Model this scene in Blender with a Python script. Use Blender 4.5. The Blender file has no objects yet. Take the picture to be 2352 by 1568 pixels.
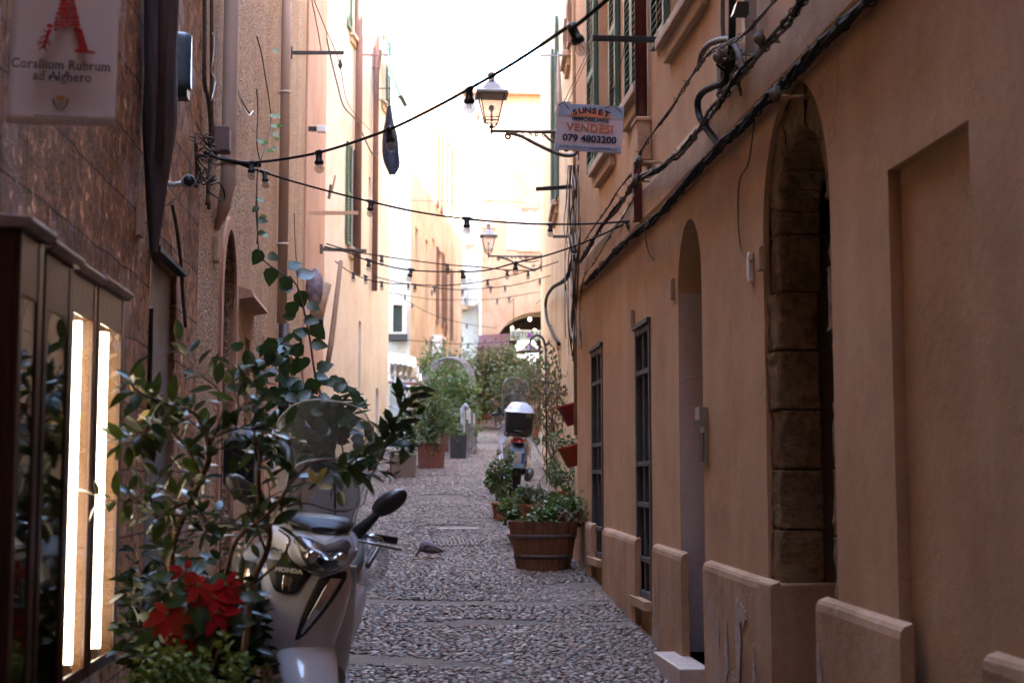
import bpy, bmesh, math, random
import numpy as np
from mathutils import Vector, Matrix, noise
random.seed(7)
R = math.radians
sc = bpy.context.scene
col = sc.collection
# ------------------------------------------------------------------ camera
F = 3267.0                      # focal length in units of a 2352-wide frame
YAW, PITCH = R(4.705), R(5.525)
EYE = Vector((0, 0, 1.785))
fw = Vector((math.sin(YAW)*math.cos(PITCH), math.cos(YAW)*math.cos(PITCH), math.sin(PITCH)))
rt = Vector((math.cos(YAW), -math.sin(YAW), 0))
up = rt.cross(fw)
cam = bpy.data.cameras.new('camera')
camo = bpy.data.objects.new('camera', cam); col.objects.link(camo)
camo.matrix_world = Matrix(((rt.x, up.x, -fw.x, EYE.x), (rt.y, up.y, -fw.y, EYE.y), (rt.z, up.z, -fw.z, EYE.z), (0, 0, 0, 1)))
cam.sensor_width = 36; cam.lens = 36*F/2352
cam.clip_start = 0.1; cam.clip_end = 500
cam.dof.use_dof = True; cam.dof.focus_distance = 9.5; cam.dof.aperture_fstop = 3.2
sc.camera = camo
# ------------------------------------------------------------------ light
SUN_DIR = Vector((0.62, -0.40, 1.05)).normalized()      # towards the sun
w = bpy.data.worlds.new('World'); sc.world = w; w.use_nodes = True
nt = w.node_tree; bg = nt.nodes['Background']
sky = nt.nodes.new('ShaderNodeTexSky'); sky.sky_type = 'NISHITA'; sky.sun_disc = False
sky.sun_elevation = math.asin(SUN_DIR.z)
sky.sun_rotation = math.atan2(SUN_DIR.x, SUN_DIR.y)
sky.dust_density = 0.6; sky.air_density = 1.3; sky.ozone_density = 2.0
nt.links.new(sky.outputs[0], bg.inputs[0]); bg.inputs[1].default_value = 0.15
sl = bpy.data.lights.new('sun', 'SUN'); sl.energy = 3.0; sl.angle = R(0.5); sl.color = (1, .985, .96)
so = bpy.data.objects.new('sun', sl); col.objects.link(so)
so.rotation_euler = SUN_DIR.to_track_quat('Z', 'Y').to_euler()
sc.view_settings.view_transform = 'Standard'; sc.view_settings.look = 'None'
sc.view_settings.gamma = 1; sc.view_settings.exposure = 4.75
sc.cycles.max_bounces = 10; sc.cycles.diffuse_bounces = 6; sc.cycles.glossy_bounces = 4
sc.cycles.transmission_bounces = 8; sc.cycles.transparent_max_bounces = 12
sc.cycles.caustics_reflective = False; sc.cycles.caustics_refractive = False
sc.cycles.sample_clamp_indirect = 6
sc.cycles.use_denoising = True
# ------------------------------------------------------------------ placing
def ray(u, v):
    return (fw*F + rt*(u-1176) - up*(v-784)).normalized()
def onY(u, v, Y):
    d = ray(u, v); return EYE + d*(Y/d.y)
def onX(u, v, X):
    d = ray(u, v); return EYE + d*(X/d.x)
def gz(Y):
    return .076*Y if Y < 20 else 1.52 + .1*(Y-20)
def YR(u, X=1.75):               # distance along the street of a pixel column at wall X
    return onX(u, 1100, X).y
# ------------------------------------------------------------------ mesh builder
class MB:
    def __init__(s): s.v = []; s.f = []; s.m = []; s.sm = []
    def add(s, vs, fs, smooth=False, mi=0, M=None):
        b = len(s.v)
        for p in vs:
            p = Vector(p)
            s.v.append(M @ p if M else p)
        for f in fs:
            s.f.append([b+i for i in f]); s.m.append(mi); s.sm.append(smooth)
        return s
    def quad(s, a, b, c, d, mi=0): return s.add([a, b, c, d], [(0, 1, 2, 3)], False, mi)
    def box(s, x0, y0, z0, x1, y1, z1, mi=0, M=None):
        vs = [(x, y, z) for x in (x0, x1) for y in (y0, y1) for z in (z0, z1)]
        fs = [(0, 1, 3, 2), (4, 6, 7, 5), (0, 4, 5, 1), (2, 3, 7, 6), (0, 2, 6, 4), (1, 5, 7, 3)]
        return s.add(vs, fs, False, mi, M)
    def tube(s, path, r, n=8, mi=0, cap=True, smooth=True, squash=None):
        path = [Vector(p) for p in path]
        rs = r if isinstance(r, (list, tuple)) else [r]*len(path)
        vs = []; fs = []
        prev = None
        for i, p in enumerate(path):
            if i == 0: t = path[1]-p
            elif i == len(path)-1: t = p-path[i-1]
            else: t = (path[i+1]-path[i-1])
            t = t.normalized() if t.length > 1e-9 else Vector((0, 0, 1))
            if prev is None:
                a = Vector((0, 0, 1)) if abs(t.z) < .9 else Vector((1, 0, 0))
                x = t.cross(a).normalized()
            else:
                x = (prev - t*prev.dot(t))
                x = x.normalized() if x.length > 1e-6 else t.orthogonal().normalized()
            prev = x; y = t.cross(x)
            for k in range(n):
                a = 2*math.pi*k/n
                q = squash[1] if squash else 1
                vs.append(p + x*math.cos(a)*rs[i] + y*math.sin(a)*rs[i]*q)
        for i in range(len(path)-1):
            for k in range(n):
                a = i*n+k; b = i*n+(k+1) % n
                fs.append((a, b, b+n, a+n))
        if cap:
            fs.append(tuple(range(n-1, -1, -1))); m = (len(path)-1)*n
            fs.append(tuple(m+k for k in range(n)))
        return s.add(vs, fs, smooth, mi)
    def lathe(s, prof, c=(0, 0, 0), n=20, mi=0, M=None, smooth=True, sx=1, sy=1, close=True):
        vs = []; fs = []
        for (r, z) in prof:
            for k in range(n):
                a = 2*math.pi*k/n
                vs.append((c[0]+r*math.cos(a)*sx, c[1]+r*math.sin(a)*sy, c[2]+z))
        for i in range(len(prof)-1):
            for k in range(n):
                a = i*n+k; b = i*n+(k+1) % n
                fs.append((a, b, b+n, a+n))
        if close:
            fs.append(tuple(range(n-1, -1, -1))); m = (len(prof)-1)*n
            fs.append(tuple(m+k for k in range(n)))
        return s.add(vs, fs, smooth, mi, M)
    def ball(s, c, rx, ry=None, rz=None, n=12, m=8, mi=0, M=None):
        ry = ry or rx; rz = rz or rx
        prof = [(max(1e-4, math.sin(math.pi*i/m)), -math.cos(math.pi*i/m)) for i in range(m+1)]
        vs = []; fs = []
        for (r, z) in prof:
            for k in range(n):
                a = 2*math.pi*k/n
                vs.append((c[0]+rx*r*math.cos(a), c[1]+ry*r*math.sin(a), c[2]+rz*z))
        for i in range(m):
            for k in range(n):
                a = i*n+k; b = i*n+(k+1) % n
                fs.append((a, b, b+n, a+n))
        return s.add(vs, fs, True, mi, M)
    def prism(s, poly, d, mi=0, smooth=False):
        """poly: list of 3D points (planar), d: extrusion vector"""
        d = Vector(d); n = len(poly)
        vs = [Vector(p) for p in poly] + [Vector(p)+d for p in poly]
        fs = [tuple(range(n-1, -1, -1)), tuple(range(n, 2*n))]
        fs += [(i, (i+1) % n, n+(i+1) % n, n+i) for i in range(n)]
        return s.add(vs, fs, smooth, mi)
    def grid(s, pts, smooth=True, mi=0, closeu=False):
        """pts: rows of points"""
        nr = len(pts); nc = len(pts[0]); vs = [p for row in pts for p in row]; fs = []
        for i in range(nr-1):
            for j in range(nc if closeu else nc-1):
                a = i*nc+j; b = i*nc+(j+1) % nc
                fs.append((a, b, b+nc, a+nc))
        return s.add(vs, fs, smooth, mi)
    def build(s, name, mat, parent=None, loc=None, merge=False):
        me = bpy.data.meshes.new(name)
        me.from_pydata([tuple(p) for p in s.v], [], s.f)
        mats = mat if isinstance(mat, (list, tuple)) else [mat]
        for m in mats: me.materials.append(m)
        me.polygons.foreach_set('material_index', s.m)
        me.polygons.foreach_set('use_smooth', s.sm)
        if merge:
            bm = bmesh.new(); bm.from_mesh(me); bmesh.ops.remove_doubles(bm, verts=bm.verts, dist=1e-5)
            bmesh.ops.recalc_face_normals(bm, faces=bm.faces); bm.to_mesh(me); bm.free()
        me.update()
        o = bpy.data.objects.new(name, me); col.objects.link(o)
        if parent is not None: o.parent = parent
        if loc is not None: o.location = loc
        return o
def fixn(o):
    bm = bmesh.new(); bm.from_mesh(o.data); bmesh.ops.recalc_face_normals(bm, faces=bm.faces); bm.to_mesh(o.data); bm.free(); return o
def bevel(o, w=.005, seg=2, ang=40):
    m = o.modifiers.new('bevel', 'BEVEL'); m.width = w; m.segments = seg; m.limit_method = 'ANGLE'; m.angle_limit = R(ang); return o
def subd(o, n=1):
    m = o.modifiers.new('sub', 'SUBSURF'); m.levels = n; m.render_levels = n; return o
def tag(o, label=None, cat=None, group=None, kind=None):
    if label: o['label'] = label
    if cat: o['category'] = cat
    if group: o['group'] = group
    if kind: o['kind'] = kind
    return o
def empty(name, loc, label, cat, group=None, rz=0):
    o = bpy.data.objects.new(name, None); col.objects.link(o); o.location = loc; o.rotation_euler = (0, 0, rz)
    o.empty_display_size = .1
    return tag(o, label, cat, group)
def setw(o):
    """world-space mesh under a non-identity parent"""
    bpy.context.view_layer.update()
    o.matrix_parent_inverse = o.parent.matrix_world.inverted(); return o
def wbuild(mb, name, mat, parent, **k):
    """build a part given in world coordinates under an Empty at parent.location (no rotation)"""
    L = parent.location.copy()
    p = parent.parent
    while p is not None: L += p.location; p = p.parent
    mb.v = [q-L for q in mb.v]
    return mb.build(name, mat, parent, **k)
def copy_tree(o, parent=None):
    c = o.copy(); col.objects.link(c)
    if parent is not None: c.parent = parent
    for ch in list(o.children): copy_tree(ch, c)
    return c
def spline(pts, n=8):
    pts = [Vector(p) for p in pts]; P = [pts[0]*2-pts[1]]+pts+[pts[-1]*2-pts[-2]]; out = []
    for i in range(1, len(P)-2):
        for k in range(n):
            t = k/n; a, b, c, d = P[i-1], P[i], P[i+1], P[i+2]
            out.append(.5*((2*b)+(c-a)*t+(2*a-5*b+4*c-d)*t*t+(3*b-a-3*c+d)*t**3))
    out.append(pts[-1]); return out
# ------------------------------------------------------------------ materials
def srgb(*c):
    f = lambda x: x/12.92 if x <= .04045 else ((x+.055)/1.055)**2.4
    return tuple(f(x/255) for x in c)
class NT:
    def __init__(s, name):
        s.m = bpy.data.materials.new(name); s.m.use_nodes = True; s.t = s.m.node_tree
        s.b = s.t.nodes['Principled BSDF']; s.co = None
    def n(s, typ, **k):
        nd = s.t.nodes.new(typ)
        for a, v in k.items(): setattr(nd, a, v)
        return nd
    def l(s, a, b): s.t.links.new(a, b)
    def coord(s, scale=(1, 1, 1)):
        tc = s.n('ShaderNodeTexCoord'); mp = s.n('ShaderNodeMapping'); mp.inputs['Scale'].default_value = scale
        s.l(tc.outputs['Object'], mp.inputs[0]); return mp.outputs[0]
    def noise(s, scale, detail=5, rough=.6, sc3=(1, 1, 1), dist=0):
        t = s.n('ShaderNodeTexNoise'); t.inputs['Scale'].default_value = scale; t.inputs['Detail'].default_value = detail
        t.inputs['Roughness'].default_value = rough; t.inputs['Distortion'].default_value = dist
        s.l(s.coord(sc3), t.inputs['Vector']); return t.outputs[0]
    def ramp(s, fac, stops):
        r = s.n('ShaderNodeValToRGB'); e = r.color_ramp.elements
        while len(e) > 1: e.remove(e[-1])
        for i, (p, c) in enumerate(stops):
            if isinstance(c, (int, float)): c = (c, c, c)
            x = e[0] if i == 0 else e.new(p)
            x.position = p; x.color = (*c[:3], 1)
        s.l(fac, r.inputs[0]); return r.outputs[0]
    def mix(s, fac, a, b, mode='MIX'):
        x = s.n('ShaderNodeMix', data_type='RGBA', blend_type=mode)
        for inp, val in ((x.inputs[0], fac), (x.inputs[6], a), (x.inputs[7], b)):
            if hasattr(val, 'is_output'): s.l(val, inp)
            elif isinstance(val, (int, float)): inp.default_value = val
            else: inp.default_value = (*val[:3], 1)
        return x.outputs[2]
    def math(s, op, a, b=0):
        x = s.n('ShaderNodeMath', operation=op)
        for inp, val in ((x.inputs[0], a), (x.inputs[1], b)):
            if hasattr(val, 'is_output'): s.l(val, inp)
            else: inp.default_value = val
        return x.outputs[0]
    def color(s, c):
        if hasattr(c, 'is_output'): s.l(c, s.b.inputs['Base Color'])
        else: s.b.inputs['Base Color'].default_value = (*c[:3], 1)
    def rough(s, r):
        if hasattr(r, 'is_output'): s.l(r, s.b.inputs['Roughness'])
        else: s.b.inputs['Roughness'].default_value = r
    def bump(s, h, dist=.01, strength=1, prev=None):
        x = s.n('ShaderNodeBump'); x.inputs['Distance'].default_value = dist; x.inputs['Strength'].default_value = strength
        s.l(h, x.inputs['Height'])
        if prev is not None: s.l(prev, x.inputs['Normal'])
        s.l(x.outputs[0], s.b.inputs['Normal']); return x.outputs[0]
MC = {}
def mat(name, c, rough=.6, metal=0, var=.15, vscale=12, bump=0, bscale=40, spec=.5, coat=0):
    """plain material with a little procedural mottling"""
    if name in MC: return MC[name]
    s = NT(name); f = s.noise(vscale, 4)
    d = tuple(x*(1-var) for x in c); l = tuple(min(1, x*(1+var)) for x in c)
    s.color(s.ramp(f, [(.3, d), (.7, l)]))
    s.rough(s.ramp(s.noise(vscale*2.3, 3), [(.3, max(.03, rough*.8)), (.7, min(1, rough*1.2))]))
    s.b.inputs['Metallic'].default_value = metal
    s.b.inputs['Specular IOR Level'].default_value = spec
    if coat: s.b.inputs['Coat Weight'].default_value = coat; s.b.inputs['Coat Roughness'].default_value = .05
    if bump: s.bump(s.noise(bscale, 4), bump)
    MC[name] = s.m; return s.m
def plaster(name, base, dark, light, bump=.004, fine=.0015, streak=.55, stain=None):
    if name in MC: return MC[name]
    s = NT(name)
    big = s.noise(1.3, 6, .65); st = s.noise(3.0, 6, .7, (1.6, 1.6, .10), .3)
    c = s.ramp(big, [(.3, dark), (.52, base), (.75, light)])
    c = s.mix(s.ramp(st, [(.45, 0), (.75, streak)]), c, dark)
    c = s.mix(s.ramp(s.noise(2.2, 7, .75, (1, 1, .35)), [(.52, 0), (.72, .45)]), c, light)
    if stain: c = s.mix(s.ramp(s.noise(.7, 8, .8), [(.55, 0), (.62, .8)]), c, stain)
    vr = s.n('ShaderNodeTexVoronoi', feature='DISTANCE_TO_EDGE'); vr.inputs['Scale'].default_value = 1.15
    wv = s.n('ShaderNodeVectorMath', operation='ADD'); ns = s.n('ShaderNodeTexNoise'); ns.inputs['Scale'].default_value = 3.5; ns.inputs['Detail'].default_value = 6
    s.l(s.coord(), ns.inputs['Vector']); sc3 = s.n('ShaderNodeVectorMath', operation='SCALE'); sc3.inputs[3].default_value = .45; s.l(ns.outputs[1], sc3.inputs[0])
    s.l(s.coord((1, 1, .7)), wv.inputs[0]); s.l(sc3.outputs[0], wv.inputs[1]); s.l(wv.outputs[0], vr.inputs['Vector'])
    crack = s.math('MULTIPLY', s.ramp(vr.outputs['Distance'], [(.0, 1), (.0045, 0)]), s.ramp(s.noise(.9, 3), [(.50, 0), (.58, 1)]))
    c = s.mix(s.math('MULTIPLY', crack, .55), c, (.10, .06, .04))
    c = s.mix(s.ramp(s.noise(6, 8, .85, (1, 1, .6)), [(.60, 0), (.68, .35)]), c, dark)
    mott = s.ramp(s.noise(38, 4, .7), [(.3, .92), (.7, 1.06)])
    c = s.mix(1.0, c, mott, 'MULTIPLY')
    s.color(c); s.rough(.85); s.b.inputs['Specular IOR Level'].default_value = .25
    n1 = s.bump(s.noise(5, 5, .6), bump*3); n2 = s.bump(s.noise(90, 4, .7), fine, 1, n1)
    MC[name] = s.m; return s.m
def glass(name, tint=(1, 1, 1), rough=.02, alpha=.15, base=None):
    """thin clear sheet: mostly transparent, Fresnel gloss"""
    if name in MC: return MC[name]
    s = NT(name); t = s.t
    out = [n for n in t.nodes if n.type == 'OUTPUT_MATERIAL'][0]
    tr = s.n('ShaderNodeBsdfTransparent'); tr.inputs[0].default_value = (*tint, 1)
    gl = s.n('ShaderNodeBsdfGlossy'); gl.inputs['Roughness'].default_value = rough
    df = s.n('ShaderNodeBsdfDiffuse'); df.inputs[0].default_value = (*(base or (.8, .8, .8)), 1)
    ge = s.n('ShaderNodeNewGeometry'); dt = s.n('ShaderNodeVectorMath', operation='DOT_PRODUCT')
    s.l(ge.outputs['Normal'], dt.inputs[0]); s.l(ge.outputs['Incoming'], dt.inputs[1])
    sch = s.math('ADD', s.math('MULTIPLY', s.math('POWER', s.math('SUBTRACT', 1.0, s.math('ABSOLUTE', dt.outputs['Value'])), 5.0), .75), .03)
    m1 = s.n('ShaderNodeMixShader'); m2 = s.n('ShaderNodeMixShader')
    m1.inputs[0].default_value = alpha; s.l(tr.outputs[0], m1.inputs[1]); s.l(df.outputs[0], m1.inputs[2])
    s.l(sch, m2.inputs[0]); s.l(m1.outputs[0], m2.inputs[1]); s.l(gl.outputs[0], m2.inputs[2])
    s.l(m2.outputs[0], out.inputs[0])
    MC[name] = s.m; return s.m
def emis(name, c, st):
    if name in MC: return MC[name]
    s = NT(name); s.color(c); s.b.inputs['Emission Color'].default_value = (*c, 1); s.b.inputs['Emission Strength'].default_value = st
    MC[name] = s.m; return s.m
FONT = None
def text_mb(mb, s, size, M, bold=0.0, depth=.001, mi=0, spacing=1.0, align='CENTER', sx=1.0, res=3):
    """append the mesh of a text line; M maps local (x right, y up, z out)"""
    cu = bpy.data.curves.new('t', 'FONT'); cu.body = s; cu.size = size; cu.align_x = align; cu.align_y = 'CENTER'
    cu.extrude = depth; cu.offset = bold; cu.space_character = spacing; cu.resolution_u = res
    o = bpy.data.objects.new('t', cu); me = bpy.data.meshes.new_from_object(o)
    S = Matrix.Diagonal((sx, 1, 1, 1))
    mb.add([v.co.copy() for v in me.vertices], [tuple(p.vertices) for p in me.polygons], False, mi, M @ S)
    bpy.data.objects.remove(o); bpy.data.curves.remove(cu); bpy.data.meshes.remove(me)
def frame_M(o, x, y):
    x = Vector(x).normalized(); y = Vector(y).normalized(); z = x.cross(y).normalized(); y = z.cross(x)
    o = Vector(o)
    return Matrix(((x.x, y.x, z.x, o.x), (x.y, y.y, z.y, o.y), (x.z, y.z, z.z, o.z), (0, 0, 0, 1)))
# ================================================================== materials of the setting
M_ochre = plaster('ochre_plaster', (.50, .315, .185), (.40, .235, .13), (.56, .375, .24), stain=(.44, .28, .18), bump=.0022)
M_plinth = plaster('plinth_plaster', (.46, .285, .17), (.29, .17, .095), (.54, .36, .24), streak=.6, stain=(.43, .35, .30))
M_band = plaster('band_plaster', (.51, .34, .215), (.41, .25, .15), (.58, .41, .28))
M_cream = plaster('cream_trim', (.52, .40, .30), (.40, .29, .21), (.62, .50, .40), bump=.001)
M_pinkwall = plaster('pink_plaster', (.72, .60, .50), (.62, .49, .39), (.78, .68, .60), stain=(.66, .53, .38))
M_yellow = plaster('yellow_plaster', (.76, .60, .38), (.64, .42, .20), (.80, .68, .50), streak=.5)
M_palewall = plaster('pale_plaster', (.50, .48, .45), (.41, .38, .35), (.58, .56, .53))
M_peach = plaster('peach_plaster', (.52, .38, .27), (.42, .28, .18), (.60, .48, .37), streak=.5)
M_pinkpatch = plaster('smooth_pink_plaster', (.50, .29, .20), (.42, .23, .15), (.58, .36, .25))
M_lilac = plaster('whitewashed_jamb', (.50, .42, .41), (.40, .33, .32), (.58, .50, .49), bump=.001)
def rough_cast():
    s = NT('roughcast')
    v = s.n('ShaderNodeTexVoronoi'); v.inputs['Scale'].default_value = 38; s.l(s.coord(), v.inputs['Vector'])
    peb = s.ramp(v.outputs['Distance'], [(0, 1), (.55, 0)])
    big = s.noise(1.6, 6, .7, (1, 1, .4))
    c = s.ramp(big, [(.3, (.34, .205, .125)), (.5, (.49, .32, .20)), (.72, (.59, .42, .28))])
    c = s.mix(s.ramp(v.outputs['Color'], [(.2, 0), (.9, .5)]), c, (.56, .40, .27))
    c = s.mix(s.ramp(s.noise(24, 5, .8), [(.5, 0), (.62, .7)]), c, (.13, .07, .05))
    s.color(c); s.rough(.9); s.b.inputs['Specular IOR Level'].default_value = .2
    n = s.bump(s.noise(9, 5, .7), .03); s.bump(peb, .02, 1, n); return s.m
M_rough = rough_cast()
def arch_stone():
    s = NT('arch_stone')
    c = s.ramp(s.noise(3, 7, .75), [(.3, (.13, .075, .04)), (.5, (.26, .165, .09)), (.7, (.38, .26, .15))])
    c = s.mix(s.ramp(s.noise(17, 7, .8), [(.5, 0), (.68, .8)]), c, (.07, .042, .024))
    c = s.mix(s.ramp(s.noise(2, 4, .6, (1, 1, 1.4)), [(.55, 0), (.7, .5)]), c, (.20, .15, .12))
    s.color(c); s.rough(.95); s.b.inputs['Specular IOR Level'].default_value = .15
    n = s.bump(s.noise(6, 6, .7, (1, 1, 3.5)), .03); s.bump(s.noise(34, 6, .75), .014, 1, n); return s.m
def tuff(name='tuff_blocks', joints=True, base=1.0):
    s = NT(name)
    big = s.noise(1.7, 7, .75)
    c = s.ramp(big, [(.28, (.12*base, .055*base, .025*base)), (.45, (.23*base, .112*base, .056*base)), (.6, (.29*base, .158*base, .085*base)), (.75, (.32*base, .205*base, .13*base))])
    pit = s.noise(15, 8, .80, (1, .8, .85), .3)
    c = s.mix(s.ramp(pit, [(.50, 0), (.60, .85)]), c, (.06*base, .028*base, .018*base))
    c = s.mix(s.ramp(s.noise(2.5, 5, .7), [(.55, 0), (.62, .5)]), c, (.36*base, .26*base, .23*base))
    n = s.bump(s.noise(4, 6, .7), .05)
    if joints:
        tc = s.n('ShaderNodeTexCoord'); sp = s.n('ShaderNodeSeparateXYZ'); cb = s.n('ShaderNodeCombineXYZ')
        s.l(tc.outputs['Object'], sp.inputs[0])
        wob = s.math('MULTIPLY', s.noise(2.2, 3), .06)
        s.l(sp.outputs['Y'], cb.inputs[0]); s.l(s.math('ADD', sp.outputs['Z'], wob), cb.inputs[1])
        br = s.n('ShaderNodeTexBrick'); s.l(cb.outputs[0], br.inputs['Vector'])
        br.inputs['Scale'].default_value = 1; br.inputs['Brick Width'].default_value = .62; br.inputs['Row Height'].default_value = .31
        br.inputs['Mortar Size'].default_value = .006; br.inputs['Mortar Smooth'].default_value = .4
        br.inputs['Color1'].default_value = (.85, .85, .85, 1); br.inputs['Color2'].default_value = (1.15, 1.1, 1.05, 1); br.inputs['Mortar'].default_value = (1, 1, 1, 1)
        c = s.mix(1.0, c, br.outputs['Color'], 'MULTIPLY')
        c = s.mix(s.math('MULTIPLY', br.outputs['Fac'], .7), c, (.07, .035, .025))
        inv = s.math('SUBTRACT', 1, br.outputs['Fac'])
        n = s.bump(inv, .03, 1, n)
    s.color(c); s.rough(.92); s.b.inputs['Specular IOR Level'].default_value = .2
    s.bump(s.ramp(pit, [(.42, 1), (.6, 0)]), .035, 1, n); return s.m
M_tuff = tuff(base=3.3); M_stone = arch_stone()
M_dark = mat('dark_interior', (.006, .005, .005), .9)
M_wooddoor = mat('dark_brown_door', (.05, .022, .016), .5, var=.3, bump=.002)
M_greymetal = mat('grey_painted_metal', (.16, .155, .17), .55, var=.12, vscale=4)
M_grille = mat('weathered_grey_frame', (.075, .07, .072), .6, var=.3, bump=.001)
M_dullglass = mat('dusty_dark_pane', (.022, .02, .022), .55, var=.4, vscale=5)
M_green = mat('green_shutter_paint', (.045, .10, .07), .5)
M_redpipe = mat('oxide_red_paint', (.12, .025, .022), .4)
M_brownpipe = mat('brown_drainpipe', (.20, .10, .085), .5)
M_pvc = mat('cream_pvc', (.42, .32, .26), .4, var=.1, vscale=3)
M_marble = mat('worn_marble', (.50, .40, .34), .5, var=.15)
M_tile = mat('roof_tiles', (.40, .20, .13), .85, var=.35, vscale=6, bump=.01)
M_slate = mat('dark_lintel', (.03, .028, .03), .7)
M_black = mat('black_paint', (.012, .012, .014), .4)
M_cable = mat('black_rubber_cable', (.015, .014, .015), .8, spec=.2)
M_oldcable = mat('dusty_grey_cable', (.10, .075, .06), .7, var=.4, vscale=30)
M_white = mat('white_plastic', (.65, .64, .63), .35, var=.06)
M_iron = mat('wrought_iron', (.02, .018, .018), .5)
M_steel = mat('galvanised_steel', (.35, .34, .33), .4, metal=.7)
# ================================================================== ground
def road_mat():
    s = NT('clay_mortar')
    c = s.ramp(s.noise(1.1, 7, .7), [(.3, (.085, .060, .044)), (.5, (.125, .088, .064)), (.7, (.165, .118, .086))])
    c = s.mix(s.ramp(s.noise(30, 5, .8), [(.45, 0), (.7, .6)]), c, (.09, .07, .06))
    v = s.n('ShaderNodeTexVoronoi'); v.inputs['Scale'].default_value = 14; s.l(s.coord((.7, 1.2, 1)), v.inputs['Vector'])
    s.color(c); s.rough(.85); n = s.bump(s.noise(14, 6, .7), .012)
    s.bump(s.noise(70, 4), .003, 1, n); return s.m
M_road = road_mat()
mb = MB()
ys = list(np.arange(-8, 60, 1.0)) + [80, 120]
rows = []
for y in ys:
    rows.append([(x, y, gz(y) if y < 60 else gz(60)) for x in (-60, -20, -6, -1.3, 0, 1.8, 6, 20, 60)])
g = mb.grid(rows, smooth=True).build('street', M_road); tag(g, kind='structure')
fixn(g)
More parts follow.
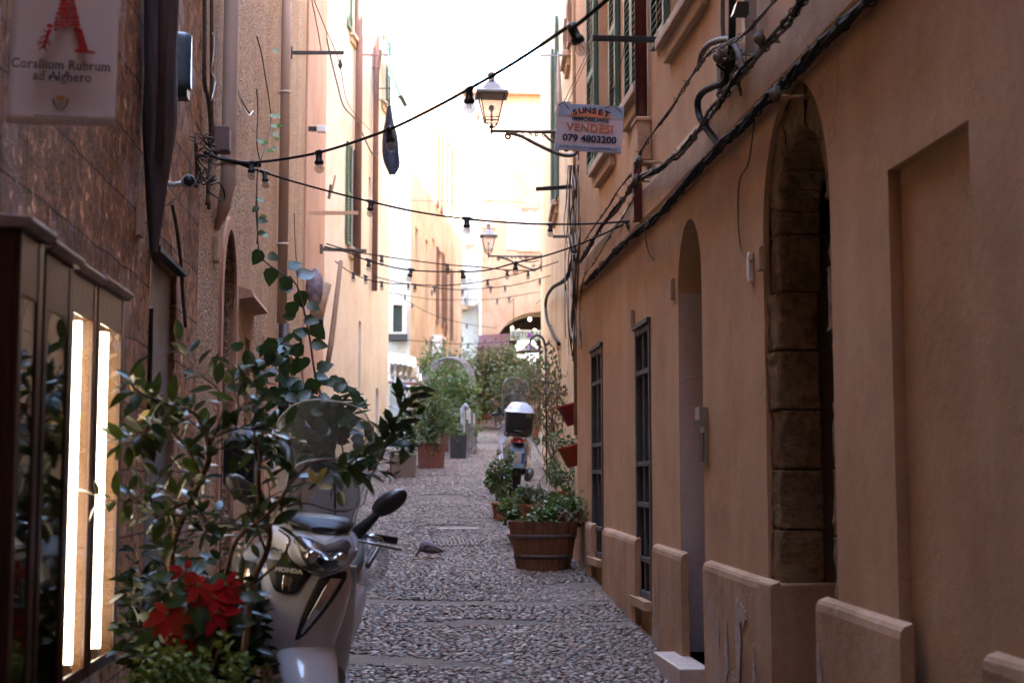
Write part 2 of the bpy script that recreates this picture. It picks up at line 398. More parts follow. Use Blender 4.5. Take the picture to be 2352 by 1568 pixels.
# far cobbles: the same road beyond the modelled pebbles
def pebble_mat():
    s = NT('river_pebbles')
    a = s.n('ShaderNodeAttribute', attribute_name='tone')
    sp = s.n('ShaderNodeSeparateColor'); s.l(a.outputs['Color'], sp.inputs[0])
    c = s.ramp(sp.outputs[0], [(0, (.040, .028, .022)), (.3, (.088, .058, .044)), (.5, (.155, .103, .078)), (.75, (.25, .172, .13)), (.93, (.38, .28, .22)), (1, (.60, .52, .44))])
    c = s.mix(s.ramp(sp.outputs[1], [(.3, 0), (1, .6)]), c, (.20, .125, .085))
    c = s.mix(s.ramp(s.noise(60, 4), [(.4, 0), (.8, .3)]), c, (.08, .065, .06))
    s.color(c); s.rough(s.ramp(sp.outputs[2], [(0, .38), (1, .7)])); s.bump(s.noise(110, 3), .0015); return s.m
def make_pebbles():
    rng = np.random.default_rng(5)
    n = 7; rings = [(1.0, -.25), (.93, .25), (.62, .82), (0, 1.0)]
    T = []
    for (r, z) in rings[:-1]:
        for k in range(n): T.append((r*math.cos(2*math.pi*k/n), r*math.sin(2*math.pi*k/n), z))
    T.append((0, 0, 1.0)); T = np.array(T); F3 = []
    for i in range(2):
        for k in range(n):
            F3.append((i*n+k, i*n+(k+1) % n, (i+1)*n+(k+1) % n, (i+1)*n+k))
    tri = [(2*n+k, 2*n+(k+1) % n, 3*n) for k in range(n)]
    P = []
    y = 4.6
    def nz(x, yy, s=1): return noise.noise(Vector((x*s, yy*s, 3.1)))
    while y < 33:
        sy = .029 if y < 14 else .038
        xl = -1.28 if y < 22 else -1.2+(y-22)*.15
        xr = 1.68 if y < 13.7 else 1.75+(y-13.7)*.07
        x = xl + rng.random()*.05
        while x < xr:
            k = nz(x, y, .8)
            wx = .017+.016*rng.random()
            bare = nz(x*.8, y*2.3+.3*math.sin(x*2), 1.0) > .36 or rng.random() < .06
            if not bare:
                P.append((x+rng.normal()*.006, y+rng.normal()*.008, wx, .012+.007*rng.random(), rng.normal()*.35 + .25*nz(x, y, .5), k))
            x += wx*2*(.98+.12*rng.random())
        y += sy
    P = np.array(P); N = len(P)
    jit = 1+.16*rng.standard_normal((N, len(T), 1)); jit[:, -1] = 1
    V = T[None]*np.ones((N, 1, 1)); V = V.copy(); V[:, :, :2] *= jit
    hx = P[:, 2][:, None]; hy = P[:, 3][:, None]; hz = (.006+.007*rng.random(N))[:, None]
    X = V[:, :, 0]*hx; Y = V[:, :, 1]*hy; Z = V[:, :, 2]*hz
    tx = rng.normal(0, .12, N)[:, None]; ty = rng.normal(0, .2, N)[:, None]
    Z = Z+X*tx+Y*ty
    c = np.cos(P[:, 4])[:, None]; sn = np.sin(P[:, 4])[:, None]
    WX = P[:, 0][:, None]+X*c-Y*sn; WY = P[:, 1][:, None]+X*sn+Y*c
    gy = np.where(WY < 20, .076*WY, 1.52+.1*(WY-20))
    und = np.array([noise.noise(Vector((a*1.1, b*1.1, 0)))*.012 for a, b in P[:, :2]])[:, None]
    WZ = gy+Z+.002+und
    co = np.stack([WX, WY, WZ], -1).reshape(-1, 3)
    m = len(T); q = np.array(F3); t = np.array(tri); off = (np.arange(N)*m)[:, None, None]
    Q = (q[None]+off).reshape(-1, 4); Tt = (t[None]+off).reshape(-1, 3)
    loops = np.concatenate([Q.ravel(), Tt.ravel()]); nq, ntr = len(Q), len(Tt)
    me = bpy.data.meshes.new('cobblestones'); me.vertices.add(len(co)); me.vertices.foreach_set('co', co.ravel())
    me.loops.add(len(loops)); me.loops.foreach_set('vertex_index', loops.astype(np.int32))
    me.polygons.add(nq+ntr)
    me.polygons.foreach_set('loop_start', np.concatenate([np.arange(nq)*4, nq*4+np.arange(ntr)*3]).astype(np.int32))
    me.polygons.foreach_set('use_smooth', np.ones(nq+ntr, bool))
    me.update(calc_edges=True)
    at = me.color_attributes.new('tone', 'FLOAT_COLOR', 'POINT')
    tone = np.clip(rng.beta(2.0, 2.6, N)+.10*P[:, 5], 0, 1); red = np.clip(.5*rng.random(N)+.9*np.clip(P[:, 0]-.5, 0, 1)*.5+.4*P[:, 5], 0, 1)
    cc = np.stack([tone, red, rng.random(N), np.ones(N)], -1)
    at.data.foreach_set('color', np.repeat(cc, m, axis=0).astype(np.float32).ravel())
    me.materials.append(pebble_mat())
    o = bpy.data.objects.new('cobblestones', me); col.objects.link(o); tag(o, 'grey and brown river pebbles set on edge across the sloping alley', 'cobblestones', kind='stuff')
    print('pebbles', N)
make_pebbles()
# ================================================================== walls
class Wall:
    """vertical wall plane from P0 to P1 (x,y); inward = side away from the street"""
    def __init__(s, P0, P1, inward):
        s.P0 = Vector((*P0, 0)); s.P1 = Vector((*P1, 0)); s.d = (s.P1-s.P0).normalized(); s.len = (s.P1-s.P0).length
        n = Vector((s.d.y, -s.d.x, 0)); s.n = n if n.dot(Vector((*inward, 0))) > 0 else -n
    def L(s, a, z, d=0): return s.P0+s.d*a+Vector((0, 0, z))+s.n*d
    def hit(s, u, v, d=0):
        """(distance along, height) of the point seen at a pixel, on the plane offset inward by d"""
        r = ray(u, v); o = s.P0+s.n*d-EYE
        t = o.dot(s.n)/r.dot(s.n); p = EYE+r*t
        return (p-s.P0).dot(s.d), p.z
    def pt(s, u, v, d=0):
        a, z = s.hit(u, v, d); return s.L(a, z, d)
    def box(s, mb, a0, a1, z0, z1, d0, d1, mi=0):
        P = [s.L(a, z, d) for a in (a0, a1) for d in (d0, d1) for z in (z0, z1)]
        mb.add(P, [(0, 1, 3, 2), (4, 6, 7, 5), (0, 4, 5, 1), (2, 3, 7, 6), (0, 2, 6, 4), (1, 5, 7, 3)], False, mi)
def arch_top(o, a):
    a0, a1, zb, zt, rise = o[:5]
    if not rise: return zt
    c = (a0+a1)/2; h = (a1-a0)/2; t = max(0, 1-((a-c)/h)**2); return zt+rise*math.sqrt(t)
def wall_mesh(w, z0, z1, ops, back=4.0, reveal=.25, a_from=0, a_to=None, mi_rev=0, closed=True):
    """ops: (a0,a1,zb,zt,rise,depth)"""
    mb = MB(); a_to = w.len if a_to is None else a_to
    br = {a_from, a_to}
    for o in ops:
        br.update((o[0], o[1]))
        if o[4]:
            for k in range(1, 16):
                t = math.pi*k/16; br.add((o[0]+o[1])/2-math.cos(t)*(o[1]-o[0])/2)
    br = sorted(x for x in br if a_from-1e-6 <= x <= a_to+1e-6)
    for a, b in zip(br, br[1:]):
        if b-a < 1e-5: continue
        m = (a+b)/2; cov = sorted([o for o in ops if o[0] < m < o[1]], key=lambda o: o[2])
        la = lb = z0
        for o in cov:
            mb.quad(w.L(a, la), w.L(b, lb), w.L(b, o[2]), w.L(a, o[2])); la, lb = arch_top(o, a), arch_top(o, b)
        mb.quad(w.L(a, la), w.L(b, lb), w.L(b, z1), w.L(a, z1))
    for o in ops:
        d = o[5] if len(o) > 5 else reveal; a0, a1, zb, zt = o[:4]
        mb.quad(w.L(a0, zb), w.L(a0, zt), w.L(a0, zt, d), w.L(a0, zb, d), mi_rev)
        mb.quad(w.L(a1, zb), w.L(a1, zt), w.L(a1, zt, d), w.L(a1, zb, d), mi_rev)
        mb.quad(w.L(a0, zb), w.L(a1, zb), w.L(a1, zb, d), w.L(a0, zb, d), mi_rev)
        xs = [a0, a1] if not o[4] else [(a0+a1)/2-math.cos(math.pi*k/16)*(a1-a0)/2 for k in range(17)]
        for a, b in zip(xs, xs[1:]):
            mb.quad(w.L(a, arch_top(o, a)), w.L(b, arch_top(o, b)), w.L(b, arch_top(o, b), d), w.L(a, arch_top(o, a), d), mi_rev)
    A, B = a_from, a_to
    mb.quad(w.L(A, z0), w.L(A, z1), w.L(A, z1, back), w.L(A, z0, back))
    mb.quad(w.L(B, z0), w.L(B, z1), w.L(B, z1, back), w.L(B, z0, back))
    if closed: mb.quad(w.L(A, z0, back), w.L(B, z0, back), w.L(B, z1, back), w.L(A, z1, back))
    mb.quad(w.L(A, z1), w.L(B, z1), w.L(B, z1, back), w.L(A, z1, back))
    return mb
def opening_panel(w, o, d, mb=None):
    """filled sheet closing an opening at depth d"""
    mb = mb or MB(); a0, a1, zb, zt = o[:4]
    if o[4]:
        xs = [(a0+a1)/2-math.cos(math.pi*k/16)*(a1-a0)/2 for k in range(17)]
        pts = [w.L(a0, zb, d)]+[w.L(a, arch_top(o, a), d) for a in xs]+[w.L(a1, zb, d)]
    else: pts = [w.L(a0, zb, d), w.L(a0, zt, d), w.L(a1, zt, d), w.L(a1, zb, d)]
    mb.prism(pts, w.n*.03); return mb
def roof(w, z, root, over=.35, back=4.2, a0=0, a1=None):
    a1 = w.len if a1 is None else a1; mb = MB()
    # sloping tiled roof with rounded rows
    n = max(4, int((a1-a0)/.22)); rows = []
    for i in range(n*4+1):
        a = a0+(a1-a0)*i/(n*4); h = .045*abs(math.sin(math.pi*i/4))
        rows.append([w.L(a, z+.02+h, -over), w.L(a, z+1.1+h, back)])
    mb.grid(rows, smooth=False)
    w.box(mb, a0, a1, z-.08, z, -over, back)
    return wbuild(mb, 'roof', M_tile, root)
def shutter_leaf(w, a0, a1, z0, z1, d, root, m=M_green, slats=None):
    """louvred leaf lying flat against the wall"""
    mb = MB(); fr = .045
    w.box(mb, a0, a0+fr, z0, z1, d-.035, d); w.box(mb, a1-fr, a1, z0, z1, d-.035, d)
    for z in (z0, (z0+z1)/2-.03, z1-.06): w.box(mb, a0+fr, a1-fr, z, z+.06, d-.033, d-.002)
    n = slats or int((z1-z0)/.055)
    for i in range(n):
        z = z0+.06+(z1-z0-.12)*i/n
        P = [w.L(a0+fr, z, d-.032), w.L(a1-fr, z, d-.032), w.L(a1-fr, z+.05, d-.004), w.L(a0+fr, z+.05, d-.004)]
        mb.prism(P, Vector((0, 0, .007)))
    return wbuild(mb, 'shutter', m, root)
def window_unit(w, a0, a1, z0, z1, root, frame=M_cream, pane=M_dullglass, depth=.12, sill=True, sillm=M_cream, panes=2):
    mb = MB(); f = .05; D = depth
    w.box(mb, a0, a0+f, z0, z1, D-.05, D); w.box(mb, a1-f, a1, z0, z1, D-.05, D)
    w.box(mb, a0+f, a1-f, z0, z0+f, D-.048, D); w.box(mb, a0+f, a1-f, z1-f, z1, D-.048, D)
    c = (a0+a1)/2; w.box(mb, c-.03, c+.03, z0+f, z1-f, D-.055, D-.001)
    zz = z0+(z1-z0)*.66; w.box(mb, a0+f, c-.03, zz-.02, zz+.02, D-.045, D-.002); w.box(mb, c+.03, a1-f, zz-.02, zz+.02, D-.045, D-.002)
    o = wbuild(mb, 'window', frame, root)
    m2 = MB(); w.box(m2, a0+f-.01, a1-f+.01, z0+f-.01, z1-f+.01, D-.012, D-.006); wbuild_child(m2, 'pane', pane, o, root)
    if sill:
        m3 = MB(); w.box(m3, a0-.09, a1+.09, z0-.07, z0, -.09, .02); w.box(m3, a0-.05, a1+.05, z0-.17, z0-.072, -.045, .005)
        bevel(wbuild_child(m3, 'sill', sillm, o, root), .008)
    return o
def wbuild_child(mb, name, m, parent, root):
    """sub-part: parent is a part with identity transform under root"""
    L = root.location
    mb.v = [q-L for q in mb.v]; return mb.build(name, m, parent)
# ================================================================== right-hand house
XR = 1.75
WR = Wall((XR, -6), (XR, 13.6), (1, 0))
Y2a = lambda y: y+6
root_R = empty('ochre_house', (XR+2, 4, 0), 'long ochre plastered house along the right side of the alley with a stone arched doorway', 'house')
def ra(u, d=0): return WR.hit(u, 1100, d)[0]
def rz(u, v, d=0): return WR.hit(u, v, d)[1]
_pk = rz(1840, 285); ARCH = (ra(1900), ra(1783), 1.30, _pk-.39, .39, .34)     # rough stone doorway
def _jd():
    r = ray(1884, 1100); return (r.x/r.y)*(ARCH[1]-6)-XR
ARCH = ARCH[:5]+(max(.14, _jd()),); print('jamb', ARCH)
_po = rz(1852, 160); ARS = (ra(1920), ra(1762), .25, _po-.62, .62, .03)
_pw = rz(1590, 497); WHT = (ra(1617), ra(1562), gz(8.2)+.12, _pw-.40, .40, .34)
GR1 = (ra(1497), ra(1463), rz(1480, 1372), rz(1480, 748), 0, .07)
GR2 = (ra(1386), ra(1361), rz(1373, 1280), rz(1373, 802), 0, .07)
NIC = (ra(2250), ra(2057), .0, rz(2057, 380), 0, .045)
PT = lambda y: PT0+(y-5.5)*PTS
_z1 = rz(1868, 1383, -.06); _z2 = rz(1390, 1220, -.06); _y1 = ra(1868, -.06)-6; _y2 = ra(1390, -.06)-6
PTS = (_z2-_z1)/(_y2-_y1); PT0 = _z1+(5.5-_y1)*PTS
print('plinth', _z1, _z2, _y1, _y2, 'string', rz(1696, 193), rz(1696, 316), rz(1340, 668))
wins_R = []
def uw(u): return WR.hit(u, 1100)[0]
UW1 = (uw(1380)-0, uw(1380)-0+0, 0, 0)   # placeholder
W_E = (uw(1416), uw(1381), 4.47, 6.2, 0, .14)
W_G = (uw(1486), uw(1450), 4.58, 6.3, 0, .14)
W_F = (uw(1640), uw(1552), 4.62, 6.3, 0, .14)
ops = [ARS, WHT, GR1, GR2, NIC, W_E, W_G, W_F]
mb = wall_mesh(WR, -1, 11.5, ops, back=6)
wall_R = fixn(wbuild(mb, 'wall', M_ochre, root_R))
# niche back
mb = opening_panel(WR, NIC, .045); wbuild(mb, 'blocked_doorway', M_plinth if 0 else M_ochre, root_R)
# stone surround (irregular blocks) of the arched doorway
def surround():
    mb = MB(); c = (ARCH[0]+ARCH[1])/2; rnd = random.Random(3)
    def ring(k, t): # t 0 inner 1 outer ; k 0..1 along
        pass
    path = []
    # far jamb up, over the arch, near jamb down : inner and outer outlines
    zs = [1.28+(ARCH[3]-1.28)*q/6 for q in range(7)]
    inn = [(ARCH[1], z) for z in zs[:-1]]; out = [(ARS[1], z) for z in zs[:-1]]
    for k in range(0, 13):
        t = math.pi*k/12
        inn.append((c+math.cos(t)*(ARCH[1]-ARCH[0])/2, ARCH[3]+math.sin(t)*ARCH[4]))
        out.append(((ARS[0]+ARS[1])/2+math.cos(t)*(ARS[1]-ARS[0])/2, ARS[3]+math.sin(t)*ARS[4]))
    inn += [(ARCH[0], z) for z in reversed(zs[:-1])]; out += [(ARS[0], z) for z in reversed(zs[:-1])]
    n = len(inn)
    grp = list(range(0, n-1))
    for i in grp:
        # one block, from station i to i+1, displaced a little
        (a0, z0), (a1, z1) = inn[i], inn[i+1]; (b0, y0), (b1, y1) = out[i], out[i+1]
        dd = .025+rnd.uniform(-.012, .010); e = rnd.uniform(0, .012)
        g = .004
        N = 5
        # subdivided front + jamb so the noise can break the edges
        sgn = 1
        rows = []
        for r in range(14):
            f = (0, .012, .035, .10, .2, .32, .45, .58, .7, .8, .9, .965, .988, 1)[r]; f = g/.27+f*(1-2*g/.27)
            ia, iz = a0+(a1-a0)*f, z0+(z1-z0)*f; oa, oz = b0+(b1-b0)*f, y0+(y1-y0)*f
            row = []
            for k in range(5): row.append(WR.L(oa+(ia-oa)*k/4.3, oz+(iz-oz)*k/4.3, dd))
            row.append(WR.L(oa+(ia-oa)*.985, oz+(iz-oz)*.985, dd+.012))
            for k in range(0, 15): row.append(WR.L(ia, iz, dd+.015+e+k*(ARCH[5]-.03)/14))
            rows.append(row)
        for ri, row in enumerate(rows):
            for k, p in enumerate(row):
                q = noise.noise(p*9)*.010+noise.noise(p*30)*.009+noise.noise(p*70)*.004
                edge = -.007 if ri in (0, 13) else 0
                cz = WR.L(c, min(p.z, ARCH[3]), .2); v = (p-cz); v.x = 0
                v = v.normalized() if v.length > 0 else v
                if k >= 5: row[k] = p+v*(-q-edge)
                else: row[k] = p+Vector((-q-edge, 0, 0))
        mb.grid(rows, smooth=True)
    return mb
sr = wbuild(surround(), 'stone_surround', M_stone, root_R); fixn(sr)
sr.modifiers.new('s', 'SOLIDIFY').thickness = .01
mb = MB(); WR.box(mb, ARS[0], ARCH[0]-.004, 1.2, ARCH[3], .034, .42); WR.box(mb, ARCH[1]+.015, ARS[1], 1.2, ARCH[3], .05, ARCH[5]+.12)
o2 = wbuild(mb, 'mortar_core', mat('dark_mortar', (.10, .06, .04), .9), root_R)
# doorway door: dark green-black leaf deep inside
dp = wbuild(opening_panel(WR, ARCH, ARCH[5]+.14), 'door', mat('black_green_door', (.010, .014, .012), .45), root_R)
mb = MB()
for k in range(4): WR.box(mb, ARCH[0]+.03+k*.2, ARCH[0]+.045+k*.2, 1.3, 2.95, ARCH[5]+.13, ARCH[5]+.142)
wbuild_child(mb, 'door_batten', M_black, dp, root_R)
# base block under the arched doorway (plastered)
_by = ra(1765, -.045); mb = MB(); WR.box(mb, ARS[0]-.0, _by, -1, PT(5.9), ARCH[5]+.10, .60); WR.box(mb, _by+.004, ARS[1]+.05, -1, PT(6.5)+.012, -.0445, ARCH[5]+.10)
bevel(wbuild(mb, 'doorway_base', M_plinth, root_R), .012)
# plinth
def plinth(y0, y1, name='plinth'):
    mb = MB(); a0, a1 = Y2a(y0), Y2a(y1); n = max(2, int((y1-y0)/.12)); t = .046
    rows = []
    for i in range(n+1):
        a = a0+(a1-a0)*i/n; y = y0+(y1-y0)*i/n; zt = PT(y); r = []
        j = noise.noise(Vector((y*2.5, 0, 7)))*.008
        r += [WR.L(a, zt+.022, .003), WR.L(a, zt+.010+j*.5, -t+.015+j), WR.L(a, zt-.004+j*.5, -t+.005+j), WR.L(a, zt-.03, -t+j)]
        for k in range(1, 7): r.append(WR.L(a, zt-.03-(zt+.2)*k/6, -t+noise.noise(Vector((y*2, k, 1)))*.008))
        rows.append(r)
    mb.grid([r[:4] for r in rows], smooth=False); mb.grid([r[3:] for r in rows], smooth=True)
    for row in (rows[0], rows[-1]):
        b = [WR.L(((row[0]-WR.P0).dot(WR.d)), row[-1].z, .003)]
        mb.add([*row, *b], [tuple(range(len(row)+1))])
    o = fixn(wbuild(mb, name, M_plinth, root_R)); return o
pu = lambda u: ra(u, -.045)-6
for y0, y1 in ((-6, pu(2244)), (pu(2058), pu(1868)), (pu(1765), pu(1612)), (pu(1562), pu(1495)), (pu(1456), pu(1382)), (pu(1357), 13.6)): plinth(y0, y1)
# flaked paint patches low on the plinth
fl = MB(); rnd = random.Random(5)
def flake(y, z, w_, h, n=16):
    pts = []
    n = 44; sd = rnd.uniform(0, 50)
    for k in range(n):
        t = 2*math.pi*k/n; r = 1+.55*noise.noise(Vector((math.cos(t)*1.6+sd, math.sin(t)*1.6, 0)))+.35*noise.noise(Vector((math.cos(t)*6+sd, math.sin(t)*6, 5)))
        pts.append(Vector((XR-.0545, y+math.cos(t)*w_*r, z+math.sin(t)*h*r)))
    fl = MB(); fl.prism(pts, Vector((.004, 0, 0))); wbuild(fl, 'flaked_paint', mat('flaked_grey_render', (.40, .32, .27), .9, var=.3, vscale=30, bump=.002), root_R)
for y, z, a, b in ((7.02, .98, .045, .20), (7.28, .90, .035, .13), (6.93, 1.13, .07, .045), (7.12, .72, .05, .12), (6.72, .75, .03, .2), (7.45, 1.0, .012, .06), (9.2, 1.1, .012, .09), (9.3, .98, .01, .08), (5.66, .85, .03, .3)): flake(y, z, a, b)
# white doorway lining and step
mb = opening_panel(WR, WHT, .30); wbuild(mb, 'side_door', M_wooddoor, root_R)
mb = MB(); xs = 17
a1 = WHT[1]
mb.quad(WR.L(a1-.003, WHT[2], .004), WR.L(a1-.003, 2.2, .004), WR.L(a1-.003, 2.2, .30), WR.L(a1-.003, WHT[2], .30))
mb.quad(WR.L(a1-.003, 2.2, .004), WR.L(a1-.003, WHT[3], .004), WR.L(a1-.003, WHT[3], .30), WR.L(a1-.003, 2.2, .30))
wbuild(mb, 'whitewashed_reveal', M_lilac, root_R)
mb = MB(); WR.box(mb, WHT[0]-.10, WHT[1]+.02, WHT[2]-.20, WHT[2], -.17, .34)
bevel(wbuild(mb, 'door_step', M_marble, root_R), .008)
# tall metal framed doors
for g_, bars in ((GR1, (.27, .43, .50, .86)), (GR2, (.18, .45, .58, .85))):
    mb = MB(); a0, a1, zb, zt = g_[:4]; f = .05
    zb2 = zb
    WR.box(mb, a0, a0+f, zb2, zt, -.012, .06); WR.box(mb, a1-f, a1, zb2, zt, -.012, .06)
    WR.box(mb, a0+f, a1-f, zt-f, zt, -.010, .058); WR.box(mb, a0+f, a1-f, zb2, zb2+f, -.010, .058)
    tot = zt-zb
    for q in ((.17, .51, .66, .86) if g_ is GR1 else (.16, .46, .59, .86)):
        z = zt-tot*q; WR.box(mb, a0+f, a1-f, z-.018, z+.018, -.008, .05)
    WR.box(mb, (a0+a1)/2-.02, (a0+a1)/2+.02, zb2+f, zt-f, .0, .052)
    WR.box(mb, a0-.02, a1+.02, zt, zt+.035, -.03, .05)
    o = bevel(wbuild(mb, 'glazed_door', M_grille, root_R), .004)
    m2 = MB(); WR.box(m2, a0+f-.01, a1-f+.01, zb2+f-.01, zt-f+.01, .03, .038); wbuild_child(m2, 'pane', M_dullglass, o, root_R)
    m3 = MB(); WR.box(m3, a0-.02, a1+.02, zb2-.06, zb2, -.06, .05); wbuild_child(m3, 'threshold', M_plinth, o, root_R)
# string course
mb = MB(); rows = []
for i in range(0, 150):
    y = -6+19.6*i/149; j = noise.noise(Vector((y*1.3, 4, 2)))*.010
    rows.append([WR.L(Y2a(y), 3.80+j, .002), WR.L(Y2a(y), 3.79+j, -.05), WR.L(Y2a(y), 3.75+j, -.062), WR.L(Y2a(y), 3.56+j, -.062), WR.L(Y2a(y), 3.525+j, -.045), WR.L(Y2a(y), 3.515+j, .002)])
fixn(wbuild(mb.grid(rows, smooth=False), 'string_course', M_band, root_R))
# upper windows
for (W_, kind) in ((W_E, 'open'), (W_G, 'closed'), (W_F, 'open')):
    a0, a1, z0, z1 = W_[:4]
    window_unit(WR, a0, a1, z0, z1, root_R, depth=.13)
    if kind == 'open':
        wl = (a1-a0)/2
        shutter_leaf(WR, a0-.36, a0-.01, z0+.05, z1+.02, -.01, root_R); shutter_leaf(WR, a1+.01, a1+.50, z0+.05, z1+.02, -.01, root_R)
    else:
        c = (a0+a1)/2; shutter_leaf(WR, a0, c-.004, z0+.02, z1, .0, root_R); shutter_leaf(WR, c+.004, a1, z0+.02, z1, .0, root_R)
roof(WR, 11.6, root_R, a0=12)
mb = MB(); WR.box(mb, 0, 11.95, 11.5, 17, .004, 6); wbuild(mb, 'added_shade_block', M_ochre, root_R)  # unseen taller block, added to narrow the sky over the near alley
roof(WR, 17, root_R, a0=0, a1=12)
WBk = Wall((XR+.1, -14), (XR+.1, -6.05), (1, 0)); rBk = empty('house', (4, -15, 0), 'ochre house further down the alley behind the viewpoint, right side', 'house')  # out of view, added to reduce light coming from behind the camera
fixn(wbuild(wall_mesh(WBk, -3, 16, [], back=5), 'wall', M_ochre, rBk)); roof(WBk, 16, rBk)
WBl = Wall((-1.35, -14), (-1.35, -6.05), (-1, 0)); rBl = empty('house', (-4, -15, 0), 'brown house further down the alley behind the viewpoint, left side', 'house')  # left counterpart, also out of view and added to hold back rear light
fixn(wbuild(wall_mesh(WBl, -3, 16, [], back=5), 'wall', M_pinkpatch, rBl)); roof(WBl, 16, rBl)
rBr = empty('added_sky_blocker', (.2, -7, 3.6), 'house bridging over the alley behind the viewpoint', 'house')  # unseen cover over the alley, added so the near walls fall darker
mb = MB(); mb.box(-1.245, -13.9, 3.7, 1.745, -1.5, 16.4); wbuild(mb, 'body', M_ochre, rBr)
mb = MB(); mb.box(-1.3, -13.9, 16.405, 1.8, -1.4, 16.6); wbuild(mb, 'roof', M_tile, rBr)
WBe = Wall((-1.34, -14), (1.84, -14), (0, -1)); rBe = empty('house', (0, -29, 0), 'house closing the lower end of the alley behind the viewpoint', 'house')  # unseen end wall, added to stop light entering behind the camera
fixn(wbuild(wall_mesh(WBe, -3, 16, [], back=5), 'wall', M_ochre, rBe)); roof(WBe, 16, rBe)
# drainpipe with its boxed lower end
aP = uw(1499)
mb = MB(); p0 = WR.L(aP, 4.26, -.055); p1 = WR.L(aP, 10.4, -.055); mb.tube([p0, p1], .042, 14); mb.tube([p0+Vector((0, 0, 1.2)), p0+Vector((0, 0, 1.26))], .048, 14)
dpp = wbuild(mb, 'drainpipe', M_redpipe, root_R)
mb = MB(); WR.box(mb, aP-.09, aP+.13, 3.97, 4.26, -.10, .0); WR.box(mb, aP-.10, aP+.14, 4.24, 4.275, -.11, .0)
bevel(wbuild_child(mb, 'pipe_box', M_band, dpp, root_R), .01)
mb = MB(); WR.box(mb, aP-.04, aP+.05, 3.56, 3.965, -.12, -.062); wbuild_child(mb, 'lower_pipe', M_redpipe, dpp, root_R)
# ================================================================== left-hand houses
WL = Wall((-1.25, -6), (-1.25, 9.05), (-1, 0)); YL = lambda y: y+6
root_L = empty('stone_house', (-3, 3, 0), 'nearest house on the left with rough brown tuff stone walling', 'house')
aD0, zD = WL.hit(330, 600); aD1, _ = WL.hit(395, 600)
DOOR = (WL.hit(333, 1100)[0], WL.hit(395, 1100)[0], .2, 2.93, 0, .05)
mb = wall_mesh(WL, -1, 16.5, [DOOR], back=5)
fixn(wbuild(mb, 'wall', M_tuff, root_L))
mb = MB(); WL.box(mb, DOOR[0]+.05, DOOR[1], .2, 2.93, .03, .06)
dr = wbuild(mb, 'door', M_greymetal, root_L)
mb = MB(); WL.box(mb, DOOR[0], DOOR[0]+.05, .2, 2.93, .0, .06); WL.box(mb, DOOR[0]+.01, DOOR[0]+.05, 2.0, 2.65, -.02, -.001)
wbuild_child(mb, 'door_edge', M_black, dr, root_L)
mb = MB()
a0, a1 = DOOR[0]-.03, DOOR[1]+.03
P = [WL.L(a0, 2.94, -.005), WL.L(a0, 3.0, -.005), WL.L(a0, 2.965, -.055), WL.L(a0, 2.94, -.055)]
mb.prism(P, WL.d*(a1-a0)); fixn(wbuild(mb, 'door_hood', M_slate, root_L))
# plaster patches left on the stone
# corner quoin
roof(WL, 16.5, root_L, over=.25)
# ---- roughcast house
WL2 = Wall((-1.25, 9.06), (-1.15, 22.2), (-1, 0))
root_L2 = empty('roughcast_house', (-3, 15, 0), 'roughcast ochre house on the left between the brown stone wall and the smooth cream facade', 'house')
h2 = lambda u: WL2.hit(u, 1100)[0]
NAR = (h2(500), h2(531), .4, 3.05, .58, .09)
D2 = (h2(641), h2(663), .9, 3.2, 0, .1)
SLOT = (h2(557), h2(569), 2.2, 2.95, 0, .10)
D3 = (h2(709), h2(722), 1.3, 3.25, 0, .12)
W3 = (h2(713), h2(723), 4.4, 6.0, 0, .10)
mb = wall_mesh(WL2, -1, 9.8, [NAR, SLOT, D3, W3], back=5)
fixn(wbuild(mb, 'wall', M_rough, root_L2))
wbuild(opening_panel(WL2, NAR, .07), 'arched_door', M_wooddoor, root_L2)
wbuild(opening_panel(WL2, SLOT, .1), 'slot_panel', mat('ochre_slot', (.25, .13, .06), .8), root_L2)
wbuild(opening_panel(WL2, D3, .1), 'door', M_wooddoor, root_L2)
# pilaster strips of smoother plaster, door surround
mb = MB()
WL2.box(mb, h2(597), h2(628), -.5, 3.1, -.035, .0); WL2.box(mb, h2(690), WL2.len, -.5, 9.7, -.03, .0)
for q in (NAR,):
    pts = []
bevel(wbuild(mb, 'smooth_pilaster', M_pinkpatch, root_L2), .01)
mb = MB(); n = 14; c = (NAR[0]+NAR[1])/2; hw = (NAR[1]-NAR[0])/2
rows = []
for k in range(25):
    if k < 4: a, z, b, y = NAR[0], .4+k*.66, NAR[0]-.10, .4+k*.66
    elif k > 20: a, z, b, y = NAR[1], .4+(24-k)*.66, NAR[1]+.12, .4+(24-k)*.66
    else:
        t = math.pi*(k-4)/16; a, z = c-math.cos(t)*hw, NAR[3]+math.sin(t)*NAR[4]; b, y = c-math.cos(t)*(hw+.11), NAR[3]+math.sin(t)*(NAR[4]+.10)
    rows.append([WL2.L(a, z, .03), WL2.L(a, z, -.02), WL2.L(b, y, -.02), WL2.L(b, y, .01)])
fixn(wbuild(mb.grid(rows, smooth=False), 'door_surround', M_pinkpatch, root_L2))
# little sloped stone ledges
for (u0, u1, v) in ((540, 577, 672), (640, 658, 815)):
    mb = MB(); a0, a1 = h2(u0), h2(u1); z = WL2.hit(u0+8, v)[1]
    mb.prism([WL2.L(a0, z-.05, 0), WL2.L(a0, z+.05, 0), WL2.L(a0, z+.02, -.10), WL2.L(a0, z-.03, -.12)], WL2.d*(a1-a0)); fixn(wbuild(mb, 'stone_ledge', M_pinkpatch, root_L2))
window_unit(WL2, W3[0], W3[1], W3[2], W3[3], root_L2, depth=.09, sill=False)
roof(WL2, 9.8, root_L2, over=.25)
